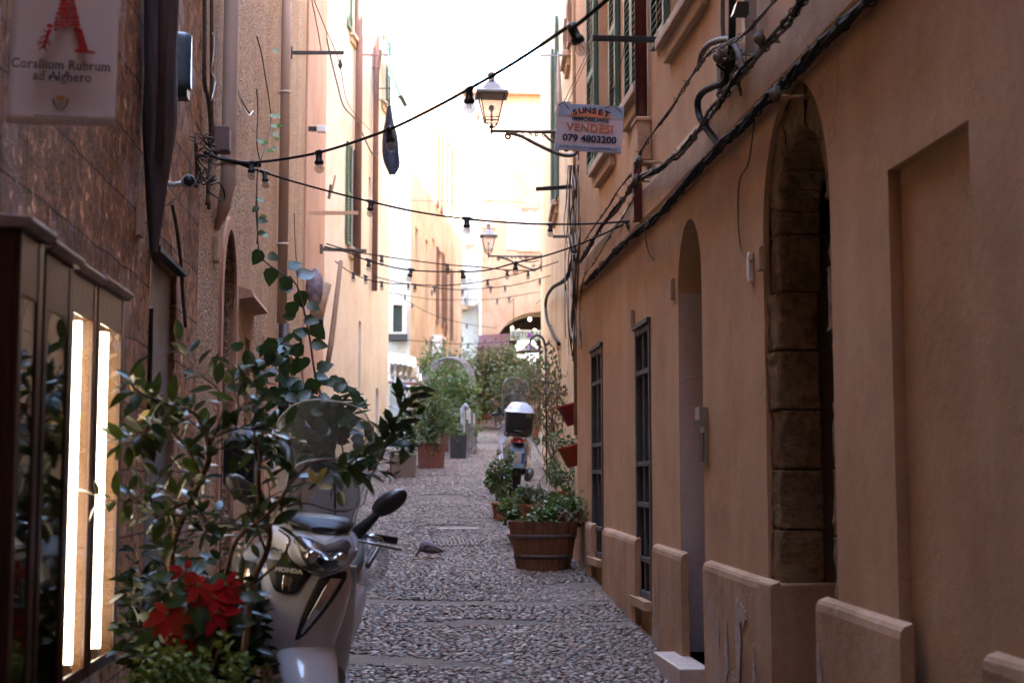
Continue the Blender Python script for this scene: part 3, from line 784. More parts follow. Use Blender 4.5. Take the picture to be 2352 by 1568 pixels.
# soil and waste pipes
def wall_pipe(w, u, vb, ztop, r, d, root, m, name='drainpipe', straps=(), taper=False):
    a, zb = w.hit(u, vb, d); mb = MB()
    p = [w.L(a, zb, d), w.L(a, ztop, d)]
    if taper: mb.tube([w.L(a, zb-.03, -.01), w.L(a, zb+.12, d+.03), w.L(a, zb+.30, d), p[1]], [r*.3, r*.85, r*1.02, r], 16)
    else: mb.tube(p, r, 16)
    for s_ in straps:
        z = w.hit(u, s_, d)[1]; mb.tube([w.L(a, z, d), w.L(a, z+.03, d)], r*1.12, 16)
        w.box(mb, a-.015, a+.015, z, z+.02, d+r*.5, .0)
    return wbuild(mb, name, m, root)
wall_pipe(WL2, 522, 520, 9.6, .052, -.08, root_L2, M_pvc, straps=(375,), taper=True)
wall_pipe(WL2, 647, 742, 9.6, .050, -.075, root_L2, M_pvc, straps=(190, 560))
wall_pipe(WL2, 650, 960, WL2.hit(650, 738, -.07)[1], .058, -.07, root_L2, mat('dark_iron_pipe', (.055, .03, .035), .5), name='lower_pipe')
# ================================================================== cream house beyond
WB3 = Wall((-1.12, 22.25), (-.14, 28.5), (-1, 0))
r3 = empty('cream_house', (-3, 26, 0), 'cream pink house on the left with two brown drainpipes and green shutters', 'house')
h3 = lambda u, v=1100, d=0: WB3.hit(u, v, d)
def op3(u0, u1, v0, v1, dep=.12):
    a0 = h3(u0)[0]; a1 = h3(u1)[0]; um = (u0+u1)/2
    return (a0, a1, h3(um, v1)[1], h3(um, v0)[1], 0, dep)
O3 = [op3(793, 803, -120, 64), op3(795, 803, 330, 565), op3(868, 878, 60, 225), op3(840, 845, 400, 480), op3(820, 826, 735, 905), op3(861, 868, 890, 1070)]
mb = wall_mesh(WB3, 0, 14, O3, back=5)
fixn(wbuild(mb, 'wall', M_pinkwall, r3))
for k, o in enumerate(O3):
    if k < 3:
        window_unit(WB3, o[0], o[1], o[2], o[3], r3, depth=.11)
        wl = .36 if k < 2 else .42
        shutter_leaf(WB3, o[0]-wl, o[0], o[2], o[3], -.01, r3) if k != 2 else None
        shutter_leaf(WB3, o[1], o[1]+wl, o[2], o[3], -.01, r3)
    else: wbuild(opening_panel(WB3, o, .1), 'closed_panel' if k < 5 else 'side_door', M_wooddoor if k != 3 else M_pinkwall, r3)
wall_pipe(WB3, 820, 632, 13.9, .065, -.09, r3, M_brownpipe)
wall_pipe(WB3, 860, 668, 13.9, .055, -.08, r3, M_brownpipe, straps=(150, 350))
mb = MB(); WB3.box(mb, 0, WB3.len, 1.3, 2.15, -.03, 0)
wbuild(mb, 'plinth', mat('grey_plinth', (.28, .24, .22), .85, var=.3), r3)
roof(WB3, 14, r3, over=.3)
# ---- green top-hung shutter propped open
# ================================================================== pale house facing the alley
WB4 = Wall((-1.2, 33), (.34, 33), (0, 1))
r4 = empty('white_house', (-1, 35, 0), 'white facade facing down the alley just past the cream house', 'house')
o4 = (WB4.hit(897, 733)[0], WB4.hit(934, 733)[0], WB4.hit(915, 770)[1], WB4.hit(915, 698)[1], 0, .1)
mb = wall_mesh(WB4, 0, 20, [o4], back=5); fixn(wbuild(mb, 'wall', M_palewall, r4))
mb = MB(); A_, B_, Z0, Z1 = o4[:4]; WB4.box(mb, A_, A_+.06, Z0, Z1, -.30, .05); WB4.box(mb, B_-.04, B_, Z0, Z1, -.30, .05); WB4.box(mb, A_+.06, B_-.04, Z1-.06, Z1, -.298, .05); WB4.box(mb, A_+.06, B_-.04, Z0, Z0+.05, -.298, .05); WB4.box(mb, A_+.27, B_-.04, Z0+.05, Z1-.06, -.29, .05)
bx = wbuild(mb, 'window_box', mat('beige_window_box', (.50, .44, .37), .6), r4); mb = MB(); WB4.box(mb, A_+.06, A_+.27, Z0+.05, Z1-.06, -.20, -.17); wbuild_child(mb, 'dark_panel', mat('dark_green_panel', (.02, .035, .035), .5), bx, r4)
mb = MB(); WB4.box(mb, o4[0]-.05, o4[1]+.02, o4[2]-.14, o4[2]-.004, -.37, 0)
wbuild(mb, 'window_ledge', M_slate, r4)
roof(WB4, 20, r4)
# ================================================================== peach house, receding
WB5 = Wall((.34, 33), (1.98, 42.4), (-1, 0))
r5 = empty('peach_house', (-1, 38, 0), 'tall peach facade with narrow shuttered windows beyond the white facade', 'house')
def op5(u0, u1, v0, v1, dep=.12, w_=WB5):
    a0 = w_.hit(u0, 1100)[0]; a1 = w_.hit(u1, 1100)[0]; um = (u0+u1)/2
    return (a0, a1, w_.hit(um, v1)[1], w_.hit(um, v0)[1], 0, dep)
O5 = [op5(950, 957, 520, 615), op5(974, 980, 548, 730), op5(990, 995, 545, 650), op5(1003, 1012, 572, 745), op5(1022, 1032, 610, 775), op5(1003, 1008, 300, 480), op5(1024, 1032, 320, 480), op5(945, 950, 850, 960), op5(975, 981, 850, 960)]
mb = wall_mesh(WB5, 0, 20, O5, back=3); fixn(wbuild(mb, 'wall', M_peach, r5))
M_brsh = mat('brown_shutter', (.20, .09, .05), .6)
for k, o in enumerate(O5):
    window_unit(WB5, o[0], o[1], o[2], o[3], r5, depth=.1, sill=False)
    if k in (3, 4, 5, 6): shutter_leaf(WB5, o[0]-.30, o[0], o[2], o[3], -.01, r5, M_brsh); shutter_leaf(WB5, o[1], o[1]+.35, o[2], o[3], -.01, r5, M_brsh)
roof(WB5, 20, r5, back=3)
# ================================================================== bright white end facade
WB6 = Wall((1.6, 46), (3.2, 46), (0, 1))
r6 = empty('far_white_house', (2, 49, 0), 'narrow white facade with a small balcony closing the view behind the lanterns', 'house')
o6 = [op5(1048, 1060, 660, 700, w_=WB6), op5(1072, 1084, 500, 560, w_=WB6), op5(1072, 1084, 640, 700, w_=WB6)]
mb = wall_mesh(WB6, 0, 14.5, o6, back=5); fixn(wbuild(mb, 'wall', M_palewall, r6))
for k, o in enumerate(o6): window_unit(WB6, o[0], o[1], o[2], o[3], r6, frame=M_white if k else M_brsh)
roof(WB6, 14.5, r6)
# balcony
mb = MB(); a0, a1 = o6[0][0]-.15, o6[0][1]+.15; z = o6[0][2]-.1
WB6.box(mb, a0, a1, z-.1, z, -.45, 0)
bo = wbuild(mb, 'balcony', M_band, r6); m2 = MB()
for k in range(9):
    a = a0+(a1-a0)*k/8; m2.tube([WB6.L(a, z, -.43), WB6.L(a, z+.6, -.43)], .012, 5)
m2.tube([WB6.L(a0, z+.6, -.43), WB6.L(a1, z+.6, -.43)], .018, 5); wbuild_child(m2, 'railing', M_iron, bo, r6)
# ================================================================== end house with the arch
WB7 = Wall((2.55, 42), (7.0, 42), (0, 1))
r7 = empty('arched_house', (5, 46, 0), 'pink end house with a wide arched passage under the restaurant sign', 'house')
A0 = WB7.hit(1138, 1000)[0]; A1 = A0+2.6
zsp = WB7.hit(1138, 800)[1]; ztp = WB7.hit(1220, 716)[1]
o7 = (A0, A1, 1, zsp, ztp-zsp, 1.2)
w7 = (WB7.hit(1195, 500)[0], WB7.hit(1240, 500)[0], WB7.hit(1200, 574)[1], WB7.hit(1200, 478)[1], 0, .15)
w7b = (WB7.hit(1110, 500)[0], WB7.hit(1130, 500)[0], WB7.hit(1120, 565)[1]+.6, WB7.hit(1120, 460)[1], 0, .15)
mb = wall_mesh(WB7, 0, 13.4, [o7, w7, w7b], back=1.25, closed=False)
fixn(wbuild(mb, 'wall', M_peach, r7))
window_unit(WB7, *w7[:4], r7, frame=M_white, pane=mat('curtained_pane', (.45, .45, .45), .3))
window_unit(WB7, *w7b[:4], r7, frame=M_white, pane=mat('curtained_pane', (.45, .45, .45), .3))
shutter_leaf(WB7, w7[0]-.42, w7[0], w7[2], w7[3], -.01, r7, M_white)
roof(WB7, 13.4, r7, back=3)
# passage: ceiling, side walls, bright courtyard wall at the end with an arch
ps = WB7
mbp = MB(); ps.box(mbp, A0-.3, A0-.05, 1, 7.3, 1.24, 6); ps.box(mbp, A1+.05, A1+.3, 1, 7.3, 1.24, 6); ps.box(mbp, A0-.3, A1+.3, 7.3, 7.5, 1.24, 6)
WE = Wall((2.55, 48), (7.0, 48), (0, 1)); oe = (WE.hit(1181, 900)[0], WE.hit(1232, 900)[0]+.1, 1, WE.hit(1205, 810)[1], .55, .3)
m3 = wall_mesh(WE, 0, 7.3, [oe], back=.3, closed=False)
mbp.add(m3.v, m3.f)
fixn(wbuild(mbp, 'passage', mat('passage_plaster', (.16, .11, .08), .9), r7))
# far courtyard garden wall seen through
root_F = empty('courtyard_wall', (5, 56, 0), 'pale courtyard wall seen through the arched passage', 'wall')
WF = Wall((1, 56), (12, 56), (0, 1)); fixn(wbuild(wall_mesh(WF, 0, 8, [], back=.4), 'masonry', M_palewall, root_F))
# ================================================================== yellow house on the right
WY = Wall((1.80, 13.75), (2.70, 26.2), (1, 0))
rY = empty('yellow_house', (5, 20, 0), 'narrow yellow plastered facade past the ochre house on the right', 'house')
def opY(u0, u1, v0, v1, dep=.12): return op5(u0, u1, v0, v1, dep, WY)
def swap(o): return (o[1], o[0], *o[2:]) if o[0] > o[1] else o
OY = [swap(opY(1284, 1276, 60, 470)), swap(opY(1314, 1309, 0, 110)), swap(opY(1262, 1256, 640, 700)), swap(opY(1305, 1285, 860, 1100))]
OY = [OY[0], OY[1]]
mb = wall_mesh(WY, 0, 14.5, OY, back=6); fixn(wbuild(mb, 'wall', M_yellow, rY))
for k, o in enumerate(OY):
    window_unit(WY, o[0], o[1], o[2], o[3], rY, sill=True)
    shutter_leaf(WY, o[0]-.32, o[0], o[2], o[3], -.01, rY, M_brsh if k else M_green); shutter_leaf(WY, o[1], o[1]+.4, o[2], o[3], -.01, rY, M_brsh if k else M_green)
wall_pipe(WY, 1324, 1000, 11.8, .025, -.04, rY, M_band)
roof(WY, 14.5, rY)
# hidden house added round the bend on the right, shades the far facades
WY2 = Wall((3.4, 26.4), (6.2, 41.5), (1, 0))
rY2 = empty('added_sun_blocker', (8, 34, 0), 'unseen tall house added behind the yellow facade to keep sun off the far facades', 'house')
fixn(wbuild(wall_mesh(WY2, 0, 15, [], back=5), 'wall', M_yellow, rY2)); roof(WY2, 15, rY2)
# ================================================================== scooters
M_pearl = mat('pearl_white_paint', (.60, .62, .68), .22, var=.03, vscale=3, coat=.6)
M_blackpl = mat('black_plastic', (.018, .018, .02), .35, var=.2)
M_tyre = mat('tyre_rubber', (.02, .019, .018), .85, var=.25)
M_chrome = mat('chrome_trim', (.62, .62, .64), .08, metal=1, var=.02)
M_lens = glass('clear_lens', (.85, .85, .86), .03, .08, (.5, .5, .5))
M_screen = glass('clear_screen', (.84, .85, .86), .06, .09, (.58, .60, .64))
M_smoke = glass('smoked_screen', (.70, .72, .76), .04, .08, (.22, .23, .26))
M_seat = mat('black_seat_vinyl', (.02, .018, .018), .55, bump=.001)
M_amber = mat('amber_lens', (.5, .16, .03), .2)
M_redlens = mat('red_lens', (.35, .01, .01), .2)
def se(t, n):   # superellipse point
    c, s = math.cos(t), math.sin(t)
    return (math.copysign(abs(c)**(2/n), c), math.copysign(abs(s)**(2/n), s))
def loft(mb, secs, axis, n=28, ex=2.6, mi=0):
    """secs: (pos along axis, c1, c2, r1, r2[, ex])  axis 'y': c=(x,z); axis 'z': c=(x,y); axis 'x': c=(y,z)"""
    rows = []
    for s in secs:
        p, c1, c2, r1, r2 = s[:5]; e = s[5] if len(s) > 5 else ex; row = []
        for k in range(n):
            a, b = se(2*math.pi*k/n, e); q1, q2 = c1+a*r1, c2+b*r2
            row.append({'y': (q1, p, q2), 'z': (q1, q2, p), 'x': (p, q1, q2)}[axis])
        rows.append(row)
    first = rows[0]; last = rows[-1]; b = len(mb.v)
    mb.grid(rows, smooth=True, closeu=True, mi=mi)
    mb.f.append([b+k for k in range(n)]); mb.m.append(mi); mb.sm.append(True)
    e = b+(len(rows)-1)*n; mb.f.append([e+k for k in range(n-1, -1, -1)]); mb.m.append(mi); mb.sm.append(True)
    return mb
AP = [(.40, .07, .10, .02), (.50, .13, .13, -.01), (.62, .185, .15, -.03), (.76, .215, .155, -.035), (.88, .228, .15, -.03), (.96, .21, .13, -.01), (1.0, .15, .09, .03)]
def apv(z):
    for (a, b) in zip(AP, AP[1:]):
        if a[0] <= z <= b[0]:
            t = (z-a[0])/(b[0]-a[0]); t = t*t*(3-2*t) if 0 else t
            return [a[i]+(b[i]-a[i])*t for i in range(4)]
    return list(AP[-1] if z > 1 else AP[0])
def aps(x, z, off=.004):
    """a point on the front of the apron"""
    _, hw, hd, yc = apv(z); q = min(.999, abs(x)/hw)
    return Vector((x, yc-hd*(1-q**2.3)**(1/2.3)-off, z))
def apatch(poly, off, n=9):
    """small patch draped on the apron: poly gives rows of (xa, xb, z)"""
    rows = []
    for (xa, xb, z) in poly:
        rows.append([aps(xa+(xb-xa)*k/n, z, off*(1 if 0 < k < n else 0)) for k in range(n+1)])
    return MB().grid(rows, smooth=True)
def make_scooter(label):
    root = empty('scooter', (0, 0, 0), label, 'scooter')
    # front apron
    mb = MB(); loft(mb, [(z, 0, yc, hw, hd, 2.3) for (z, hw, hd, yc) in AP], 'z', 40)
    ap = mb.build('front_apron', M_pearl, root); subd(ap, 1)
    # leg shield behind the apron, dark inner side
    loft(m := MB(), [(.30, 0, .20, .16, .06), (.45, 0, .19, .22, .07), (.7, 0, .16, .235, .07), (.93, 0, .13, .22, .06)], 'z', 30, 3)
    m.build('leg_shield', M_pearl, root)
    # badge grille
    g = apatch([(-.10, .10, .955), (-.085, .085, .92), (-.06, .06, .875), (-.045, .045, .85), (-.03, .03, .842)], .010).build('badge_grille', M_blackpl, ap)
    t = MB(); text_mb(t, 'HONDA', .022, frame_M(aps(0, .925, .019), (1, 0, 0), (0, .12, 1)), bold=.0016, depth=.0015, spacing=1.05, sx=1.2); t.build('badge_lettering', M_white, ap)
    mc = apatch([(-.022, .022, .905), (-.02, .02, .875), (-.016, .016, .852)], .014); mc.build('badge_bar', M_chrome, ap)
    for sg in (-1, 1):
        rows = [(.135, .205, .935), (.115, .208, .91), (.100, .195, .87), (.085, .170, .82), (.070, .135, .76), (.060, .095, .70), (.055, .07, .675)]
        l = apatch([(sg*a, sg*b, z) for a, b, z in rows], .006).build('indicator', M_blackpl, root)
        apatch([(sg*(a+.35*(b-a)), sg*(b-.012), z) for a, b, z in rows[1:6]], .010).build('reflector', M_chrome, l)
        apatch([(sg*(a+.01), sg*(a+.3*(b-a)), z) for a, b, z in rows[1:5]], .009).build('indicator_lens', M_lens, l)
    # lower dark nose above the wheel
    loft(m := MB(), [(.40, 0, .06, .08, .10), (.52, 0, .03, .10, .13), (.60, 0, .0, .09, .13)], 'z', 24); m.build('nose_cover', M_blackpl, root)
    # floor and rear body
    m = MB(); loft(m, [(.18, 0, .36, .17, .10, 4), (.45, 0, .34, .18, .07, 4), (.62, 0, .35, .17, .09, 4)], 'y', 28); m.build('floorboard', M_blackpl, root)
    m = MB(); loft(m, [(.58, 0, .50, .12, .20), (.72, 0, .56, .17, .20), (.95, 0, .62, .19, .17), (1.25, 0, .68, .17, .13), (1.5, 0, .74, .12, .09), (1.66, 0, .78, .06, .045)], 'y', 30, 2.8)
    subd(m.build('rear_body', M_pearl, root), 1)
    m = MB(); loft(m, [(.10, -.0, .47, .235, .10, 3), (.30, 0, .40, .225, .09, 3), (.60, 0, .40, .19, .10, 3), (.85, 0, .44, .16, .09, 3)], 'y', 28); m.build('side_skirt', M_pearl, root)
    m = MB(); loft(m, [(.60, 0, .77, .11, .04), (.75, 0, .79, .15, .055), (1.0, 0, .80, .155, .05), (1.2, 0, .84, .14, .055), (1.45, 0, .86, .10, .035)], 'y', 24)
    subd(m.build('seat', M_seat, root), 1)
    m = MB(); m.tube(spline([(-.16, 1.15, .80), (-.17, 1.45, .86), (-.10, 1.66, .88), (.10, 1.66, .88), (.17, 1.45, .86), (.16, 1.15, .80)]), .013, 8); m.build('grab_rail', M_blackpl, root)
    m = MB(); loft(m, [(1.60, 0, .76, .09, .035), (1.69, 0, .77, .06, .03)], 'y', 20); m.build('tail_light', M_redlens, root)
    # rear fender and number plate
    m = MB(); m.prism([(-.09, 1.60, .72), (.09, 1.60, .72), (.10, 1.80, .42), (-.10, 1.80, .42)], (0, .012, .008)); mg = m.build('mudguard', M_blackpl, root)
    m = MB(); m.box(-.09, -.004, -.09, .09, .004, .09, M=Matrix.Translation((0, 1.79, .54)) @ Matrix.Rotation(R(-18), 4, 'X')); pl = m.build('number_plate', M_white, root)
    for sx in (-1, 1):
        m = MB(); m.box(sx*.072-.016, .0045, -.088, sx*.072+.016, .0055, .088, M=Matrix.Translation((0, 1.79, .54)) @ Matrix.Rotation(R(-18), 4, 'X')); m.build('plate_band', mat('plate_blue', (.03, .10, .45), .4), pl)
    # wheels
    def wheel(cy, r, wd, parent, turn=None):
        m = MB(); n = 40; rows = []
        for k in range(n+1):
            a = 2*math.pi*k/n; row = []
            for j in range(9):
                b = math.pi*(j/8)*1.2-.1*math.pi-math.pi/2
                rr = r-wd*.62+wd*.62*math.cos(b); x = wd*.62*math.sin(b)
                row.append((x, cy+rr*math.cos(a), r+rr*math.sin(a)))
            rows.append(row)
        m.grid(rows); o = m.build('wheel', M_tyre, parent)
        m = MB(); m.lathe([(r-.085, -.04), (r-.06, -.042), (r-.058, .042), (r-.085, .04), (r-.085, -.04)], n=36, M=Matrix.Translation((0, cy, r)) @ Matrix.Rotation(math.pi/2, 4, 'Y'), close=False)
        m.lathe([(.04, -.06), (.04, .06)], n=16, M=Matrix.Translation((0, cy, r)) @ Matrix.Rotation(math.pi/2, 4, 'Y'))
        for k in range(6):
            a = math.pi*k/3; d = Vector((0, math.cos(a), math.sin(a))); c = Vector((0, cy, r)); m.tube([c+d*.03, c+d*(r-.075)], [.02, .013], 6)
        m.build('rim', mat('grey_alloy', (.25, .25, .26), .35, metal=.8), o)
        m = MB(); m.lathe([(.06, 0), (.11, 0), (.11, .004), (.06, .004)], n=30, M=Matrix.Translation((-.065, cy, r)) @ Matrix.Rotation(math.pi/2, 4, 'Y')); m.build('brake_disc', M_steel, o)
        return o
    wheel(1.36, .29, .12, root)
    # steering group
    st = Matrix.Translation((0, .12, 0)) @ Matrix.Rotation(R(22), 4, 'Z') @ Matrix.Translation((0, -.12, 0))
    def turned(o): o.matrix_local = st; return o
    turned(wheel(0, .30, .11, root))
    m = MB(); rows = []
    for k in range(15):
        a = R(20+140*k/14); row = []
        hw = .125-.03*abs(k-7)/7
        for j in range(11):
            b = math.pi*j/10; rr = .335+.055*math.sin(b)
            row.append((math.cos(b)*hw, rr*math.cos(a)*-1*(1)-.0, .30+rr*math.sin(a)-.0*(1-math.sin(b))))
        rows.append(row)
    m.grid(rows); fd = turned(m.build('front_mudguard', M_pearl, root)); fd.modifiers.new('s', 'SOLIDIFY').thickness = .006; subd(fd, 1)
    m = MB()
    for sg in (-1, 1): m.tube([(sg*.085, .0, .30), (sg*.075, .07, .62)], .022, 10)
    turned(m.build('fork', M_blackpl, root))
    # handlebar cowl
    m = MB(); loft(m, [(-.235, 0, .985, .06, .03), (-.20, 0, .995, .115, .055), (-.13, 0, 1.015, .155, .072), (-.03, 0, 1.035, .185, .072), (.06, 0, 1.04, .16, .06), (.10, 0, 1.045, .12, .04)], 'y', 32, 2.5)
    cw = turned(subd(m.build('handlebar_cowl', M_pearl, root), 1))
    def hl(sc_, y0, nm, mt, par):
        m = MB(); loft(m, [(y0, 0, .985, .050*sc_, .018*sc_, 2.4), (y0+.012, 0, .987, .092*sc_, .040*sc_, 2.6), (y0+.045, 0, .992, .122*sc_, .060*sc_, 3), (y0+.10, 0, 1.0, .132*sc_, .066*sc_, 3), (y0+.14, 0, 1.0, .130*sc_, .064*sc_, 3)], 'y', 36)
        m.v = [Vector((p.x, p.y+abs(p.x)*.35, p.z+abs(p.x)*.30-.012)) for p in m.v]; return m.build(nm, mt, par)
    h = hl(.93, -.262, 'headlight', mat('dark_reflector', (.10, .09, .09), .18, metal=.9), cw)
    hl(1.0, -.275, 'headlight_lens', M_lens, h)
    for sx in (-1, 1):
        m = MB(); m.ball((sx*.055, -.255, .995), .026, .014, .024, 14, 8); m.build('headlight_bulb', M_chrome, h)
    m = MB(); P = []
    for k in range(25):
        a_, b_ = se(math.pi+math.pi*k/24, 3); x = .135*a_; P.append((x, -.235+.02+abs(x)*.35, .986+.068*b_+abs(x)*.30))
    m.tube(P, .005, 6); m.build('headlight_trim', M_chrome, h)
    m = MB(); loft(m, [(-.165, 0, 1.085, .05, .012), (-.12, 0, 1.095, .12, .022), (-.04, 0, 1.105, .145, .028), (.05, 0, 1.10, .12, .02)], 'y', 26, 2.5); m.build('instrument_hood', M_blackpl, cw)
    for sg in (-1, 1):
        m = MB(); m.tube([(sg*.14, .02, 1.045), (sg*.26, .05, 1.05), (sg*.36, .07, 1.04)], .017, 10)
        m.build('handgrip', M_blackpl, cw)
    for sg in (-1, 1):
        m = MB(); m.tube(spline([(sg*.17, -.02, 1.04), (sg*.24, -.06, 1.035), (sg*.35, -.04, 1.02)]), .006, 6); m.build('brake_lever', M_steel, cw)
    for sg in (-1, 1):      # clear hand guards
        m = MB(); rows = []
        for i in range(9):
            row = []
            for j in range(13):
                a = 2*math.pi*j/12; r_ = .015+.075*i/8
                row.append((sg*.235+math.cos(a)*r_*.9, -.09+.8*r_*r_/.09, .965+math.sin(a)*r_*1.15))
            rows.append(row)
        h = m.grid(rows).build('hand_guard', M_screen, cw); h.modifiers.new('s', 'SOLIDIFY').thickness = .003
    for sg in (-1, 1):
        m = MB(); m.tube(spline([(sg*.16, .03, 1.04), (sg*.20, .0, 1.09), (sg*.25, .0, 1.15)]), [.032-.001*q for q in range(17)], 10)
        mi_ = m.build('mirror', M_blackpl, cw)
        m = MB(); mm = Matrix.Translation((sg*.295, .0, 1.195)) @ Matrix.Rotation(-sg*R(38), 4, 'Y'); m.ball((0, 0, 0), .080, .03, .040, 18, 10, M=mm); m.build('mirror_pod', M_blackpl, mi_)
        m = MB(); m.lathe([(.001, 0), (.036, 0)], n=20, M=mm @ Matrix.Translation((0, .033, 0)) @ Matrix.Rotation(math.pi/2, 4, 'X') @ Matrix.Diagonal((2.0, 1, 1, 1)), close=False); m.build('mirror_glass', M_chrome, mi_)
    # windscreens
    def screen(zs, y0, lean, name, mt, th, curv):
        m = MB(); rows = []
        for (z, hw) in zs:
            row = []
            for k in range(17):
                q = -1+2*k/16; x = q*hw
                row.append((x, y0+lean*(z-zs[0][0])+curv*(x*x)/.04, z-(.0)*(q*q)))
            rows.append(row)
        m.grid(rows); o = m.build(name, mt, cw); o.modifiers.new('s', 'SOLIDIFY').thickness = th
        e = [r[0] for r in rows]+rows[-1][1:-1]+[r[-1] for r in reversed(rows)]
        m2 = MB(); m2.tube(e, .0035, 6); m2.build('screen_rim', glass('rim_glass', (.8, .8, .8), .05, .5, (.75, .75, .74)), o)
        return o
    screen([(1.04, .10), (1.12, .125), (1.22, .165), (1.34, .195), (1.42, .20), (1.48, .185), (1.53, .15), (1.556, .105), (1.568, .055)], -.09, .10, 'windscreen', M_screen, .003, .05)
    fly = screen([(1.05, .10), (1.12, .135), (1.20, .15), (1.27, .14), (1.315, .11), (1.335, .07), (1.342, .03)], -.15, .22, 'fly_screen', M_smoke, .004, .06)
    m = MB()
    for sg in (-1, 1): m.tube([(sg*.10, -.16+.05, 1.09), (sg*.10, -.125+.05, 1.09)], .012, 10)
    m.build('screen_bolt', M_blackpl, fly)
    # exhaust, stand
    m = MB(); m.tube([(-.17, .75, .25), (-.18, 1.0, .26), (-.185, 1.5, .36)], [.03, .055, .06], 14); m.build('exhaust', M_steel, root)
    m = MB(); m.tube([(.15, .55, .28), (.30, .50, .012)], .011, 8); m.build('side_stand', M_blackpl, root)
    return root
sct = make_scooter('white scooter with a tall clear windscreen parked behind the shrub in the left foreground')
sX, sY = -.51, 6.0
sct.location = (sX, sY, gz(sY)+.01); sct.rotation_euler = (R(3.5), R(7), R(-5)); sct.scale = (1.06, 1.06, 1.06)
sc2 = copy_tree(sct)
y2 = 19.2; p2 = onY(1192, 1100, y2)
sc2.location = (p2.x+.05, y2, gz(y2)+.02); sc2.rotation_euler = (R(-4), R(-4), R(176.5)); sc2.location.y = y2+1.8; sc2.location.z = gz(y2+1.8)
tag(sc2, 'scooter seen from behind with a white lidded top box, parked further up the alley')
m = MB(); loft(m, [(.84, 0, 1.52, .15, .14, 3.5), (.88, 0, 1.52, .175, .17, 3.5), (1.10, 0, 1.52, .19, .18, 3.5), (1.12, 0, 1.52, .19, .18, 3.5)], 'z', 28); tb = m.build('top_box', M_blackpl, sc2)
m = MB(); loft(m, [(1.125, 0, 1.52, .195, .185, 3.2), (1.17, 0, 1.52, .175, .165, 3), (1.24, 0, 1.51, .12, .11, 2.5), (1.255, 0, 1.50, .04, .04, 2)], 'z', 28); m.build('top_box_lid', M_pearl, tb)
# ================================================================== display cabinets on the left wall
M_wood = NT('varnished_wood'); _s = M_wood
_c = _s.ramp(_s.noise(3, 5, .6, (9, 9, .6), 1.0), [(.3, (.055, .020, .010)), (.5, (.11, .042, .018)), (.7, (.17, .07, .03))])
_s.color(_c); _s.rough(.32); _s.bump(_s.noise(5, 4, .6, (14, 14, .8)), .001); M_wood = _s.m
_s = NT('dark_stained_wood'); _c = _s.ramp(_s.noise(3, 5, .6, (9, 9, .6), 1.0), [(.3, (.030, .011, .006)), (.7, (.075, .026, .014))])
_s.color(_c); _s.rough(.35); _s.bump(_s.noise(5, 4, .6, (14, 14, .8)), .001); M_dwood = _s.m
_s = NT('honey_wood'); _c = _s.ramp(_s.noise(3, 5, .6, (9, 9, .5), 1.2), [(.3, (.20, .10, .04)), (.7, (.36, .20, .09))])
_s.color(_c); _s.rough(.45); M_honey = _s.m
M_cabglass = glass('cabinet_glass', (.93, .93, .93), .01, .0)
M_trim = mat('pale_worn_cornice', (.28, .19, .16), .5, var=.2)
